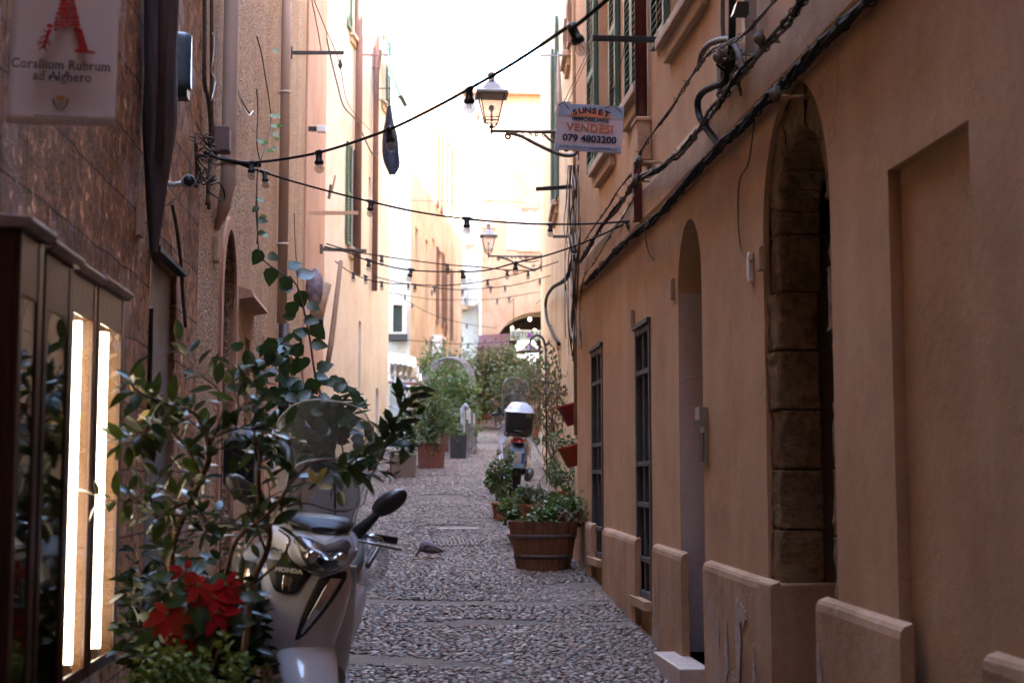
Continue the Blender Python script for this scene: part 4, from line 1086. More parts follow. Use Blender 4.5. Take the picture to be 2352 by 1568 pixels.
def cabinet(label, Y0, Y1, Xf, z0, z1, lit, wood, arch=False, n=1):
    root = empty('display_cabinet', (-1.25, Y0, z0), label, 'display case', 'display cabinets along the stone wall')
    Xb = -1.248; f = .055; t = .012
    mb = MB()
    mb.box(Xb, Y0, z0, Xf, Y0+t, z1); mb.box(Xb, Y1-t, z0, Xf, Y1, z1)
    mb.box(Xb, Y0+t, z0, Xf, Y1-t, z0+t); mb.box(Xb, Y0+t, z1-t, Xf, Y1-t, z1)
    wbuild(mb, 'case', M_dwood if not lit else wood, root)
    mb = MB(); mb.box(Xb, Y0+t, z0+t, Xb+.008, Y1-t, z1-t); wbuild(mb, 'back_panel', M_honey if lit else M_wood, root)
    if lit:
        mb = MB(); mb.box(Xb+.009, Y1-t-.006, z0+t, Xf-.001, Y1-t-.001, z1-t); wbuild(mb, 'side_lining', M_honey, root)
    fo = MB(); g = .014
    fb = .07 if not lit else .045; ft = .17 if not lit else .14
    fo.box(Xf, Y0, z0, Xf+g, Y0+f*.7, z1); fo.box(Xf, Y1-f, z0, Xf+g, Y1, z1)
    fo.box(Xf, Y0+f*.7, z0, Xf+g-.002, Y1-f, z0+fb); fo.box(Xf, Y0+f*.7, z1-ft, Xf+g-.002, Y1-f, z1)
    if arch:
        for (ya, sg) in ((Y0+f*.7, 1), (Y1-f, -1)):
            pts = [(Xf+.001, ya, z1-ft), (Xf+.001, ya+sg*.09, z1-ft)]+[(Xf+.001, ya+sg*.09*(1-math.sin(math.pi/2*k/6)), z1-ft-.10*(1-math.cos(math.pi/2*k/6))) for k in range(1, 7)]
            fo.prism(pts, (g-.004, 0, 0))
    d = fixn(bevel(wbuild(fo, 'door_frame', wood, root), .003))
    m2 = MB(); m2.box(Xf+.006, Y0+f*.7-.004, z0+fb-.004, Xf+.009, Y1-f+.004, z1-ft+.004); wbuild_child(m2, 'pane', M_cabglass, d, root)
    if lit:
        m3 = MB(); yt = onX(lit, 1100, Xf-.025).y
        m3.tube([(Xf-.025, yt, z0+.07), (Xf-.025, yt, z1-ft-.01)], .020, 12); tb = wbuild(m3, 'light_tube', emis('tube_light', (1, .84, .62), 1.0), root)
        m4 = MB(); m4.box(Xf-.04, yt-.02, z0+.03, Xf-.01, yt+.02, z0+.07); wbuild_child(m4, 'tube_holder', M_white, tb, root)
        m5 = MB()
        for q in (.3, .55, .8):
            z = z0+(z1-z0)*q; m5.box(Xb+.05, Y1-t-.05, z, Xb+.07, Y1-t-.03, z+.012)
        wbuild(m5, 'shelf_clip', M_steel, root)
    # cornice
    m6 = MB(); m6.prism([(Xb, Y0-.02, z1), (Xf+.03, Y0-.02, z1), (Xf+.045, Y0-.02, z1+.018), (Xf+.045, Y0-.02, z1+.030), (Xb, Y0-.02, z1+.05)], (0, Y1-Y0+.035, 0))
    fixn(bevel(wbuild(m6, 'cornice', M_trim, root), .004))
    return root
yc = lambda u, X: onX(u, 1100, X).y
print('cab', [yc(u, -1.09) for u in (150, 210, 275)])
cabinet('dark wooden display cabinet closest to the camera, taller than the others', yc(18, -.98), yc(74, -.98), -.98, .95, 2.43, False, M_dwood)
cabinet('unlit wooden display cabinet with a rounded window, between the closest and the lit ones', yc(80, -1.03), yc(146, -1.03), -1.03, 1.0, 2.45, False, M_dwood, True)
cabinet('left one of the two brightly lit wooden display cabinets', yc(150, -1.09), yc(210, -1.09), -1.10, 1.08, 2.49, 165, M_wood)
cabinet('right one of the two brightly lit wooden display cabinets, beside the grey door', yc(213, -1.09), yc(275, -1.09), -1.10, 1.08, 2.50, 229, M_wood)
# dark base panels below
r = empty('wall_bench', (-1.25, 4.8, .4), 'dark wooden base panel below the display cabinets', 'panel')
mb = MB(); mb.box(-1.248, 3.7, .2, -1.08, 5.2, .94); mb.box(-1.06, 4.0, .9, -.98, 5.0, .938); bevel(wbuild(mb, 'panel', M_dwood, r), .005)
# ================================================================== banner
def banner():
    c = onY(140, 140, 4.5)
    root = empty('banner', (c.x, c.y, 2.6), 'white hanging banner with a red letter A on the stone wall, top left', 'banner')
    TL, TR = onY(2, -260, 4.45), onY(290, -260, 4.45)
    BL, BR = onY(13, 282, 4.45), onY(266, 293, 4.45)
    TL = BL+Vector((.02, 0, .78)); TR = BR+Vector((.0, 0, .80))
    rows = []
    for i in range(25):
        t = i/24; row = []
        for j in range(17):
            s_ = j/16; p = (BL*(1-t)+TL*t)*(1-s_)+(BR*(1-t)+TR*t)*s_
            wv = .010*math.sin(s_*5+t*3)*(1-.5*t)+.006*math.exp(-((t-.07)/.03)**2)*math.sin(s_*3.1)
            row.append(p+Vector((0, wv, 0)))
        rows.append(row)
    s = NT('banner_cloth'); s.color(s.ramp(s.noise(4, 4), [(.3, (.76, .68, .68)), (.7, (.80, .73, .73))])); s.rough(.6)
    s.bump(s.noise(5, 3, .5, (1, 1, .2)), .004)
    o = wbuild(MB().grid(rows), 'cloth', s.m, root); o.modifiers.new('s', 'SOLIDIFY').thickness = .0015
    ex = (BR-BL).normalized(); ez = Vector((0, 0, 1)); sc_ = 4.45/3267
    def at(u, v): return onY(u, v, 4.432)
    def fm(u, v): return frame_M(at(u, v), ex, ez)
    M_ink = mat('black_ink', (.03, .025, .03), .7); M_red = mat('coral_red_ink', (.50, .025, .02), .7, var=.1)
    mb = MB(); text_serif(mb, 'Corallium Rubrum', 31*sc_, fm(140, 150)); text_serif(mb, 'ad Alghero', 31*sc_, fm(143, 177))
    wbuild(mb, 'lettering', M_ink, root)
    mb = MB(); text_mb(mb, 'REPUBBLICA ITALIANA CITTA DI ALGHERO', 6.2*sc_, fm(140, 268), bold=.0001, depth=.0002); text_mb(mb, 'Citta di Alghero', 5*sc_, fm(139, 255), depth=.0002)
    wbuild(mb, 'small_print', M_ink, root)
    # big A of broken coral pieces
    mb = MB(); rnd = random.Random(2)
    def P(u, v): return at(u, v)
    def poly(pts): mb.prism([P(*q) for q in pts], (0, -.0015, 0))
    poly([(171, 72), (188, 66), (203, 117), (212, 118), (219, 121), (219, 124), (170, 120), (171, 117), (182, 113)])   # right foot
    # upper body: pieces between the outlines of the A, lighter gaps left open
    def edgeL(v): return 148-(v+40)*.262
    def edgeR(v): return 163+(v+40)*.235
    v = -60
    while v < 62:
        h = rnd.uniform(7, 11); v1 = min(v+h, 66); a0, b0, a1, b1 = edgeL(v), edgeR(v), edgeL(v1-2), edgeR(v1-2)
        n = max(1, int((b0-a0)/13)); cuts = sorted([rnd.uniform(.15, .85) for _ in range(n)])
        cuts = [0]+cuts+[1]
        for c0, c1 in zip(cuts, cuts[1:]):
            if (c1-c0)*(b0-a0) < 4: continue
            g = 1.2; sh = rnd.uniform(-3, 3)
            pts = [(a0+(b0-a0)*c0+g, v), (a0+(b0-a0)*c1-g, v+rnd.uniform(-1, 1)), (a1+(b1-a1)*c1-g+sh*.4, v1-2), (a1+(b1-a1)*c0+g+sh*.4, v1-2+rnd.uniform(-1, 1))]
            poly(pts)
        v = v1
    for (c, r_) in (((115, 60), 8), ((128, 68), 6), ((176, 68), 9)):
        poly([(c[0]+r_*math.cos(2*math.pi*k/9)*rnd.uniform(.7, 1.1), c[1]+r_*.7*math.sin(2*math.pi*k/9)*rnd.uniform(.7, 1.1)) for k in range(9)])
    # coral twig as left foot
    def tw(pts, r0): mb.tube([P(*q)+Vector((0, -.001, 0)) for q in pts], [r0*sc_*(1-.5*i/(len(pts)-1)) for i in range(len(pts))], 5)
    tw([(116, 68), (110, 82), (106, 96), (99, 112)], 5)
    for pts in ([(109, 84), (98, 84), (92, 92)], [(107, 93), (96, 98), (86, 106)], [(103, 100), (104, 110), (108, 118)], [(100, 104), (92, 112), (90, 117)], [(108, 88), (114, 96), (120, 99)], [(106, 96), (115, 104), (118, 108)], [(96, 98), (90, 96), (85, 98)], [(113, 74), (104, 72), (101, 66)]): tw(pts, 2.4)
    wbuild(mb, 'red_letter', M_red, root)
    # civic crest : crown over a shield between green branches
    mb = MB(); cx, cy = 139, 238
    def poly2(mbx, pts): mbx.prism([P(*q) for q in pts], (0, -.001, 0))
    poly2(mb, [(cx-11, cy-20), (cx-7, cy-14), (cx-4, cy-21), (cx, cy-15), (cx+4, cy-21), (cx+7, cy-14), (cx+11, cy-20), (cx+9, cy-6), (cx-9, cy-6)])
    wbuild(mb, 'crest_crown', mat('gold_ink', (.45, .22, .04), .6), root)
    mb = MB(); poly2(mb, [(cx-9, cy-4), (cx+9, cy-4), (cx+8, cy+6), (cx, cy+13), (cx-8, cy+6)]); wbuild(mb, 'crest_shield', mat('crest_grey', (.30, .32, .30), .6), root)
    mb = MB()
    for sg in (-1, 1):
        poly2(mb, [(cx+sg*q[0], cy+q[1]) for q in ((18, -14), (19, -4), (14, 8), (3, 18), (2, 14), (11, 4), (12, -6))])
    wbuild(mb, 'crest_branch', mat('olive_ink', (.14, .16, .05), .6), root)
    mb = MB(); mb.tube([TL+Vector((-.12, 0, 0)), TR+Vector((.02, 0, 0))], .008, 8); wbuild(mb, 'rod', M_black, root)
def text_serif(mb, s, size, M):
    """text with small slab serifs at stem ends: built-in face, slightly emboldened"""
    cu = bpy.data.curves.new('t', 'FONT'); cu.body = s; cu.size = size; cu.align_x = 'CENTER'; cu.align_y = 'CENTER'; cu.extrude = .0003; cu.resolution_u = 16; cu.space_character = 1.08; cu.offset = .008*size
    o = bpy.data.objects.new('t', cu); me = bpy.data.meshes.new_from_object(o); S = Matrix.Diagonal((.88, 1, 1, 1))
    mb.add([v.co.copy() for v in me.vertices], [tuple(p.vertices) for p in me.polygons], False, 0, M @ S)
    for p in me.polygons:
        if abs(p.normal.y) < .9995: continue
        xs = [me.vertices[i].co.x for i in p.vertices]; y = me.vertices[p.vertices[0]].co.y; w_ = max(xs)-min(xs); c = (max(xs)+min(xs))/2
        if not (.055*size < w_ < .16*size): continue
        sg = 1 if p.normal.y > 0 else -1; h = .05*size; e = w_*.5+.055*size
        mb.add([(x, y+sg*q, z) for x, q in ((c-e, 0), (c+e, 0), (c+e, -h), (c-e, -h)) for z in (-.0002, .0005)], [(0, 2, 4, 6), (1, 7, 5, 3), (0, 1, 3, 2), (2, 3, 5, 4), (4, 5, 7, 6), (6, 7, 1, 0)], False, 0, M @ S)
        # thickened stem
        t_ = w_*.5+.018*size
        if s and sg < 0 and w_ < .12*size: mb.add([(c-t_, y, -.0002), (c+t_, y, -.0002), (c+t_, y+.38*size, -.0002), (c-t_, y+.38*size, -.0002)], [(0, 1, 2, 3)], False, 0, M @ S)
    bpy.data.objects.remove(o); bpy.data.curves.remove(cu); bpy.data.meshes.remove(me)
banner()
# ================================================================== for-sale board
def board():
    Y = 9.0
    TL, TR, BR, BL = onY(1283, 236, Y), onY(1434, 246, Y), onY(1427, 353, Y), onY(1273, 343, Y)
    c = (TL+TR+BR+BL)/4
    root = empty('for_sale_board', tuple(c), 'white for sale board hanging from the black bar, with a phone number', 'sign')
    ex = (TR-TL+BR-BL).normalized(); ez = (TL-BL+TR-BR).normalized(); W = (TR-TL).length; H = (TL-BL).length
    fy = Vector((0, .012, 0))
    mb = MB(); mb.prism([TL, TR, BR, BL], fy); s = NT('board_white'); s.color(s.ramp(s.noise(6, 3), [(.3, (.60, .52, .58)), (.7, (.66, .58, .63))])); s.rough(.35)
    fixn(bevel(wbuild(mb, 'panel', s.m, root), .002))
    def q(x, y, d=-.002): return TL*(1-x)*(1-y)+TR*x*(1-y)+BR*x*y+BL*(1-x)*y+Vector((0, d, 0))
    mb = MB(); mb.prism([q(0.01, .01), q(.99, .01), q(.99, .27), q(.01, .27)], (0, -.0008, 0)); wbuild(mb, 'blue_band', mat('pale_blue_ink', (.36, .44, .58), .4), root)
    mb = MB(); mb.prism([q(0.01, .865), q(.99, .865), q(.99, .985), q(.01, .985)], (0, -.0008, 0)); wbuild(mb, 'footer_band', mat('pale_blue_ink', (.36, .44, .58), .4), root)
    mb = MB(); pts = [q(.5+.32*math.cos(math.pi*k/16), .27-.17*math.sin(math.pi*k/16), -.0035) for k in range(17)]; mb.prism(pts, (0, -.0006, 0)); wbuild(mb, 'sun_emblem', mat('orange_ink', (.70, .26, .12), .5), root)
    navy = mat('navy_ink', (.015, .02, .06), .5)
    mb = MB()
    for k, ch in enumerate('SUNSET'):
        t = -1+2*k/5; ang = -t*R(17)
        p = q(.5+.24*t, .135+.055*t*t, -.005)
        x = ex*math.cos(ang)+ez*math.sin(ang); y = ez*math.cos(ang)-ex*math.sin(ang)
        text_mb(mb, ch, H*.165, frame_M(p, x, y), bold=.0022, depth=.0006, sx=1.15)
    text_mb(mb, 'IMMOBILIARE', H*.115, frame_M(q(.5, .325, -.005), ex, ez), bold=.0009, depth=.0006, sx=1.15)
    wbuild(mb, 'agency_name', navy, root)
    mb = MB(); text_mb(mb, 'VENDESI', H*.235, frame_M(q(.505, .51, -.004), ex, ez), bold=.0022, depth=.0006, sx=1.03, spacing=1.08)
    wbuild(mb, 'headline_shadow', mat('brown_ink', (.30, .10, .06), .5), root)
    mb = MB(); text_mb(mb, 'VENDESI', H*.235, frame_M(q(.502, .505, -.006), ex, ez), bold=.0010, depth=.0006, sx=1.03, spacing=1.08)
    wbuild(mb, 'headline', mat('orange_letter', (.62, .20, .08), .5), root)
    mb = MB(); text_mb(mb, '079 4803200', H*.20, frame_M(q(.51, .74, -.005), ex, ez), bold=.0020, depth=.0006, sx=1.08)
    wbuild(mb, 'phone_number', navy, root)
    mb = MB(); text_mb(mb, 'ALGHERO - Via Roma, 57 - www.sunsetimmobiliare.com', H*.052, frame_M(q(.5, .925, -.005), ex, ez), bold=.0003, depth=.0004)
    wbuild(mb, 'address_line', navy, root)
    # supporting bar and strings
    rb = empty('sign_bar', tuple(onY(1450, 88, Y)), 'black metal bar projecting from the ochre house over the for sale board', 'bar')
    mb = MB(); a, b = onY(1360, 88, Y), onY(1540, 89, Y); mb.box(a.x, Y-.014, a.z-.018, 1.749, Y+.014, a.z+.018); bevel(wbuild(mb, 'rail', M_black, rb), .003)
    mb = MB(); mb.box(1.735, Y-.04, a.z-.06, 1.7495, Y+.04, a.z+.06); wbuild(mb, 'wall_plate', M_black, rb)
    mb = MB(); st = [(onY(1363, 92, Y), q(.07, .02)), (onY(1368, 92, Y), q(.13, .02)), (onY(1437, 92, Y), q(.80, .02)), (onY(1441, 92, Y), q(.77, .0))]
    for (p1, p2) in st: mb.tube([p1, p2], .0022, 5)
    for (x0, x1) in ((0, .16), (.70, .96)): mb.tube([q(x0, .06), q((x0+x1)/2, -.03), q(x1, .12)], .0035, 5)
    wbuild(mb, 'string', mat('brown_string', (.16, .10, .08), .8), root)
board()
# ================================================================== restaurant sign
def rist():
    Y = 40.5; a, b = onY(1172, 757, Y), onY(1172, 781, Y); c = onY(1252, 760, Y)
    root = empty('restaurant_sign', tuple((a+c)/2), 'pale restaurant sign hanging in front of the arched passage', 'sign')
    mb = MB(); mb.box(a.x, Y, b.z, c.x, Y+.06, a.z); wbuild(mb, 'panel', mat('pale_green_panel', (.42, .48, .40), .5), root)
    mb = MB(); text_mb(mb, 'RISTORANTE', .24, frame_M(((a.x+.04), Y-.008, (a.z+b.z)/2), (1, 0, 0), (0, 0, 1)), bold=.005, depth=.004, align='LEFT', sx=.82)
    wbuild(mb, 'lettering', mat('grey_ink', (.10, .11, .10), .5), root)
    mb = MB(); p = Vector((a.x+.55, Y-.012, (a.z+b.z)/2)); 
    mb.ball(p, .06, .006, .075, 12, 8); wbuild(mb, 'violet_dot', mat('violet_ink', (.20, .05, .30), .5), root)
    mb = MB()
    for x in (a.x+.1, c.x-.1): mb.tube([(x, Y+.03, a.z), (x, Y+.03, a.z+.9), (x, 42, a.z+.95)], .012, 6)
    wbuild(mb, 'hanger', M_iron, root)
rist()
# ================================================================== plants
def leaf_mat(name, c, c2, rough=.3, back=None, spec=.5, trans=.25):
    s = NT(name); t = s.t
    col_ = s.ramp(s.noise(9, 3), [(.3, c), (.7, c2)])
    s.color(col_); s.rough(rough); s.b.inputs['Specular IOR Level'].default_value = spec
    out = [n for n in t.nodes if n.type == 'OUTPUT_MATERIAL'][0]
    tl = s.n('ShaderNodeBsdfTranslucent'); s.l(s.mix(.5, col_, (.16, .22, .03)), tl.inputs[0])
    mx = s.n('ShaderNodeMixShader'); mx.inputs[0].default_value = trans
    s.l(s.b.outputs[0], mx.inputs[1]); s.l(tl.outputs[0], mx.inputs[2]); s.l(mx.outputs[0], out.inputs[0])
    s.bump(s.noise(120, 2), .0005); return s.m
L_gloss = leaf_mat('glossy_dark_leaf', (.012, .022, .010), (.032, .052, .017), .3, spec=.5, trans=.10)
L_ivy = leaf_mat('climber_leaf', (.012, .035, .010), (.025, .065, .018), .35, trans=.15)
L_lime = leaf_mat('lime_leaf', (.06, .10, .012), (.19, .23, .03), .5)
L_green = leaf_mat('fresh_green_leaf', (.05, .11, .02), (.11, .20, .045), .45)
L_mid = leaf_mat('mid_green_leaf', (.06, .11, .035), (.13, .19, .07), .5)
L_olive = leaf_mat('dusty_olive_leaf', (.09, .085, .045), (.19, .175, .10), .7)
L_dry = leaf_mat('dry_brown_leaf', (.10, .045, .022), (.22, .11, .06), .75)
L_red = leaf_mat('red_bract', (.22, .002, .004), (.34, .004, .007), .8, spec=.1, trans=.10)
L_yel = leaf_mat('yellowing_leaf', (.30, .20, .03), (.45, .30, .06), .5)
M_bark = mat('brown_bark', (.13, .075, .04), .8, var=.3, vscale=40, bump=.002, bscale=80)
M_bark2 = mat('grey_bark', (.10, .08, .06), .85, var=.3)
M_terra = mat('terracotta', (.36, .13, .065), .8, var=.2, vscale=9, bump=.001)
M_oak = NT('barrel_oak'); _s = M_oak; _c = _s.ramp(_s.noise(2, 5, .7, (12, 12, .8)), [(.3, (.09, .035, .016)), (.7, (.25, .10, .045))]); _s.color(_c); _s.rough(.7); _s.bump(_s.noise(4, 4, .6, (14, 14, 1)), .003); M_oak = _s.m
M_soil = mat('dark_soil', (.03, .02, .014), .95, bump=.01)
def leaf(mb, p, d, nrm, L, W, fold=.25, curl=.2, mi=0, tip=.5):
    """one leaf: pointed oval blade with a folded midrib and a drooping tip"""
    if getattr(mb, 'alt', 0) and rnd.random() < mb.alt: mi = 1
    d = d.normalized(); s = d.cross(nrm); s = s.normalized() if s.length > 1e-5 else d.orthogonal().normalized(); n = s.cross(d)
    st = [(0, 0), (.22, .75), (.5, 1.0), (.78, .66), (1.0, .0)] if tip < .6 else [(0, .1), (.12, .85), (.38, 1.05), (.72, .62), (1.0, .0)]
    vs = []
    for (t, w_) in st:
        c = p+d*(L*t)-n*(curl*L*t*t); h = W*.5*w_
        vs += [c-s*h+n*(fold*h), c, c+s*h+n*(fold*h)]
    fs = []
    for i in range(4):
        a = i*3; fs += [(a, a+1, a+4, a+3), (a+1, a+2, a+5, a+4)]
    mb.add(vs, fs, True, mi)
def rv(r, s=1.0): return Vector((r.gauss(0, s), r.gauss(0, s), r.gauss(0, s)))
def proj(p):
    d = p-EYE; z = d.dot(fw); return 1176+F*d.dot(rt)/z, 784-F*d.dot(up)/z
CLEAR = []
def leaves_along(mb, path, r, n, L, W, up=.7, spread=1.0, t0=0, mi=0, stem=None, tip=.5):
    m = len(path)
    for i in range(n):
        t = t0+(1-t0)*(i+r.random())/n; k = min(m-2, int(t*(m-1))); p = path[k].lerp(path[k+1], t*(m-1)-k)
        ax = (path[k+1]-path[k]).normalized(); a = i*2.4+r.uniform(-.5, .5)
        x = ax.orthogonal().normalized(); y = ax.cross(x)
        d = (x*math.cos(a)+y*math.sin(a))*spread+ax*.5+rv(r, .15)+Vector((0, 0, .05))
        nn = Vector((0, 0, up))+rv(r, .35)
        q = p+d.normalized()*.012
        if CLEAR:
            pu, pv = proj(q)
            if any(a < pu < b and c < pv < e and r.random() > k for (a, b, c, e, k) in CLEAR): continue
        if stem is not None: stem.tube([p, q], .0015, 4, cap=False)
        sz = r.uniform(.7, 1.2); leaf(mb, q, d, nn, L*sz, W*sz, r.uniform(.1, .4), r.uniform(.0, .35), mi, tip)
def cloud(mb, r, c, rad, n, L, W, up=.5, droop=0, mi=0, shell=.4, clumps=0):
    """leaves through the volume of a crown; clumped"""
    cs = [Vector((r.uniform(-1, 1), r.uniform(-1, 1), r.uniform(-1, 1))) for _ in range(clumps)] if clumps else []
    cs = [v for v in cs if v.length < 1] or [Vector((0, 0, 0))]
    for i in range(n):
        if clumps:
            b = r.choice(cs); v = b*.8+rv(r, .20)
        else:
            v = rv(r).normalized()*(r.random()**shell)
        p = Vector((c[0]+v.x*rad[0], c[1]+v.y*rad[1], c[2]+v.z*rad[2]))
        d = Vector((v.x, v.y, v.z*.5))+rv(r, .5)+Vector((0, 0, -droop)); s_ = r.uniform(.6, 1.25)
        leaf(mb, p, d, Vector((0, 0, up))+rv(r, .5), L*s_, W*s_, .2, r.uniform(0, .4), mi)
def jit_path(a, b, r, n=6, k=.06):
    a, b = Vector(a), Vector(b); L = (b-a).length
    return [a.lerp(b, i/n)+(rv(r, L*k*.5) if 0 < i < n else Vector((0, 0, 0))) for i in range(n+1)]
rnd = random.Random(11)
# ---------------------------------------------------------------- the large shrub in front of the scooter
def Q(u, v, Y): return onY(u, v, Y)
root = empty('glossy_shrub', tuple(Q(470, 1568, 5.2)), 'large glossy leaved shrub with crooked brown branches in front of the white scooter', 'shrub')
st = MB(); lf = MB(); yl = []
base = Vector((Q(500, 1500, 5.25).x, 5.25, .95)); lf.alt = .16
def br(pts, r0, r1, Y0=5.2, n=6):
    P = [Q(p[0], p[1], p[2] if len(p) > 2 else Y0) for p in pts]; P = spline(P, n)
    st.tube(P, [r0+(r1-r0)*i/(len(P)-1) for i in range(len(P))], 7); return P
b1 = br([(430, 1500), (395, 1330), (400, 1240), (439, 1150), (462, 1097), (480, 1056), (476, 1010), (468, 986)], .014, .009)
b1a = br([(468, 986, 5.2), (445, 948, 5.15), (374, 925, 5.05), (320, 900, 4.95), (288, 868, 4.9)], .007, .003)
b1b = br([(480, 1030, 5.2), (515, 930, 5.25), (497, 890, 5.3), (462, 860, 5.3), (433, 816, 5.35), (405, 780, 5.4)], .006, .002)
b1c = br([(439, 1150, 5.2), (400, 1165, 5.15), (360, 1185, 5.1), (330, 1160, 5.1), (290, 1130, 5.0)], .005, .002)
b1d = br([(462, 1097, 5.2), (430, 1030, 5.15), (380, 985, 5.1), (330, 1000, 5.0), (290, 1020, 4.95)], .006, .002)
b2 = br([(560, 1500), (582, 1340, 5.3), (612, 1269, 5.3), (620, 1215, 5.3), (600, 1180, 5.25), (594, 1118, 5.2), (600, 1040, 5.2), (640, 1010, 5.25)], .013, .006)
b3 = br([(500, 1450), (517, 1331, 5.1), (541, 1245, 5.1), (582, 1206, 5.1), (624, 1171, 5.1), (665, 1110, 5.15), (672, 1050, 5.2), (650, 960, 5.3)], .010, .004)
b3a = br([(624, 1171, 5.1), (700, 1155, 5.15), (770, 1172, 5.2), (830, 1160, 5.3), (845, 1120, 5.35)], .004, .002)
b3b = br([(665, 1110, 5.15), (720, 1060, 5.2), (790, 1060, 5.3), (850, 1090, 5.4), (880, 1030, 5.5), (905, 980, 5.55), (925, 930, 5.6), (935, 895, 5.6)], .006, .002)
b4 = br([(612, 1269, 5.3), (590, 1215, 5.25), (565, 1180, 5.2), (530, 1200, 5.15), (470, 1195, 5.1), (440, 1160, 5.1)], .005, .002)
b5 = br([(600, 1040, 5.2), (575, 960, 5.3), (590, 900, 5.35), (585, 860, 5.4), (560, 845, 5.4)], .005, .002)
b6 = br([(476, 1010, 5.2), (540, 985, 5.15), (600, 990, 5.1), (650, 1010, 5.1), (700, 1040, 5.1)], .005, .002)
b7 = br([(582, 1340, 5.3), (640, 1290, 5.2), (665, 1240, 5.15), (640, 1215, 5.1)], .006, .003)
CLEAR = [(655, 870, 915, 1055, .12), (600, 900, 1180, 1600, .35), (690, 860, 1090, 1250, .2), (345, 560, 1290, 1520, .1), (500, 640, 1050, 1300, .5)]
for P, n, t0 in ((b1, 26, .3), (b1a, 28, .2), (b1b, 17, .15), (b1c, 26, .1), (b1d, 36, .1), (b2, 26, .3), (b3, 22, .35), (b3a, 10, .3), (b3b, 70, .25), (b4, 22, .1), (b5, 22, .2), (b6, 34, .1)):
    leaves_along(lf, P, rnd, n, .092, .040, up=.9, t0=t0, stem=st)
# side twigs
for P, n in ((b1, 5), (b1d, 5), (b2, 5), (b3, 3), (b3b, 5), (b6, 3), (b1c, 4), (b4, 3)):
    for k in range(n):
        t = .25+.7*rnd.random(); p = P[int(t*(len(P)-1))]; d = (rv(rnd, 1)+Vector((0, -.2, .4))); d.y *= .5; d = d.normalized()*rnd.uniform(.10, .24)
        T = spline(jit_path(p, p+d, rnd, 3, .1), 4); st.tube(T, [.004-.0025*i/(len(T)-1) for i in range(len(T))], 5)
        leaves_along(lf, T, rnd, 7, .088, .038, up=.9, t0=.2, stem=st)
# upright leafy tip at the right (against the light)
for (u, v) in ((936, 891), (905, 960), (955, 905), (880, 985), (925, 1000), (900, 1040)):
    p = Q(u, v, 5.6); q = p+Vector((rnd.uniform(-.02, .02), 0, -.12)); T = spline([q, p.lerp(q, .5), p], 4); st.tube(T, .002, 5); leaves_along(lf, T, rnd, 9, .05, .022, up=.5, t0=0)
CLEAR = []
wbuild(st, 'stem', M_bark, root); wbuild(lf, 'foliage', [L_gloss, leaf_mat('paler_glossy_leaf', (.04, .065, .018), (.09, .11, .03), .3, trans=.25)], root)
for k in range(9):
    u, v = rnd.choice([(520, 905), (500, 915), (700, 1090), (720, 1120), (330, 905), (300, 880), (470, 1010), (340, 950), (655, 1000)]); m_ = MB(); leaf(m_, Q(u+rnd.uniform(-12, 12), v+rnd.uniform(-12, 12), 5.1), rv(rnd), Vector((0, -.6, .5)), .065, .03); wbuild(m_, 'old_leaf', L_yel, root)
def pot_round(root, c, r0, r1, h, m=M_terra, name='pot'):
    mb = MB(); mb.lathe([(r0*.96, 0), (r0, .01), (r1, h*.86), (r1*1.07, h*.87), (r1*1.07, h), (r1*.95, h), (r1*.93, h*.9), (.001, h*.9)], c=c, n=28, close=False)
    o = wbuild(mb, name, m, root); m2 = MB(); m2.lathe([(r1*.93, h*.905), (.001, h*.915)], c=c, n=20, close=False); wbuild_child(m2, 'soil', M_soil, o, root); return o
pot_round(root, (base.x, 5.3, gz(5.3)), .20, .28, .55)
# ---------------------------------------------------------------- laurel mass low behind the flowers
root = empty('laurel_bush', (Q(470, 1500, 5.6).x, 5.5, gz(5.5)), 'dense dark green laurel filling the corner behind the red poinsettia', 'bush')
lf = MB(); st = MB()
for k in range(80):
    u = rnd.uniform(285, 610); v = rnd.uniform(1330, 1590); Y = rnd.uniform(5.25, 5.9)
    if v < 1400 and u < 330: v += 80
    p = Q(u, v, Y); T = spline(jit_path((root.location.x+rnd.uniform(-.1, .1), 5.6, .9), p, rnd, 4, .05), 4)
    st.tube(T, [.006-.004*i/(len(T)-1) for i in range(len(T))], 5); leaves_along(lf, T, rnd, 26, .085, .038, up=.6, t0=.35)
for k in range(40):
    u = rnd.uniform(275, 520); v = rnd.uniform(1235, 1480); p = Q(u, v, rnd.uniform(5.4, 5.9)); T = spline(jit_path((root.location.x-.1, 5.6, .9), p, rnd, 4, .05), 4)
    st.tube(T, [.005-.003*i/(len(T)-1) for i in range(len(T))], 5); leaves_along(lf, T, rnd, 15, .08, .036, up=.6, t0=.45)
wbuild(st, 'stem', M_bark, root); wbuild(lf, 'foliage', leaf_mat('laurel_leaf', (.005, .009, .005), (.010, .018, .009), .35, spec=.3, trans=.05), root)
pot_round(root, (root.location.x, 5.6, gz(5.6)), .18, .25, .5)
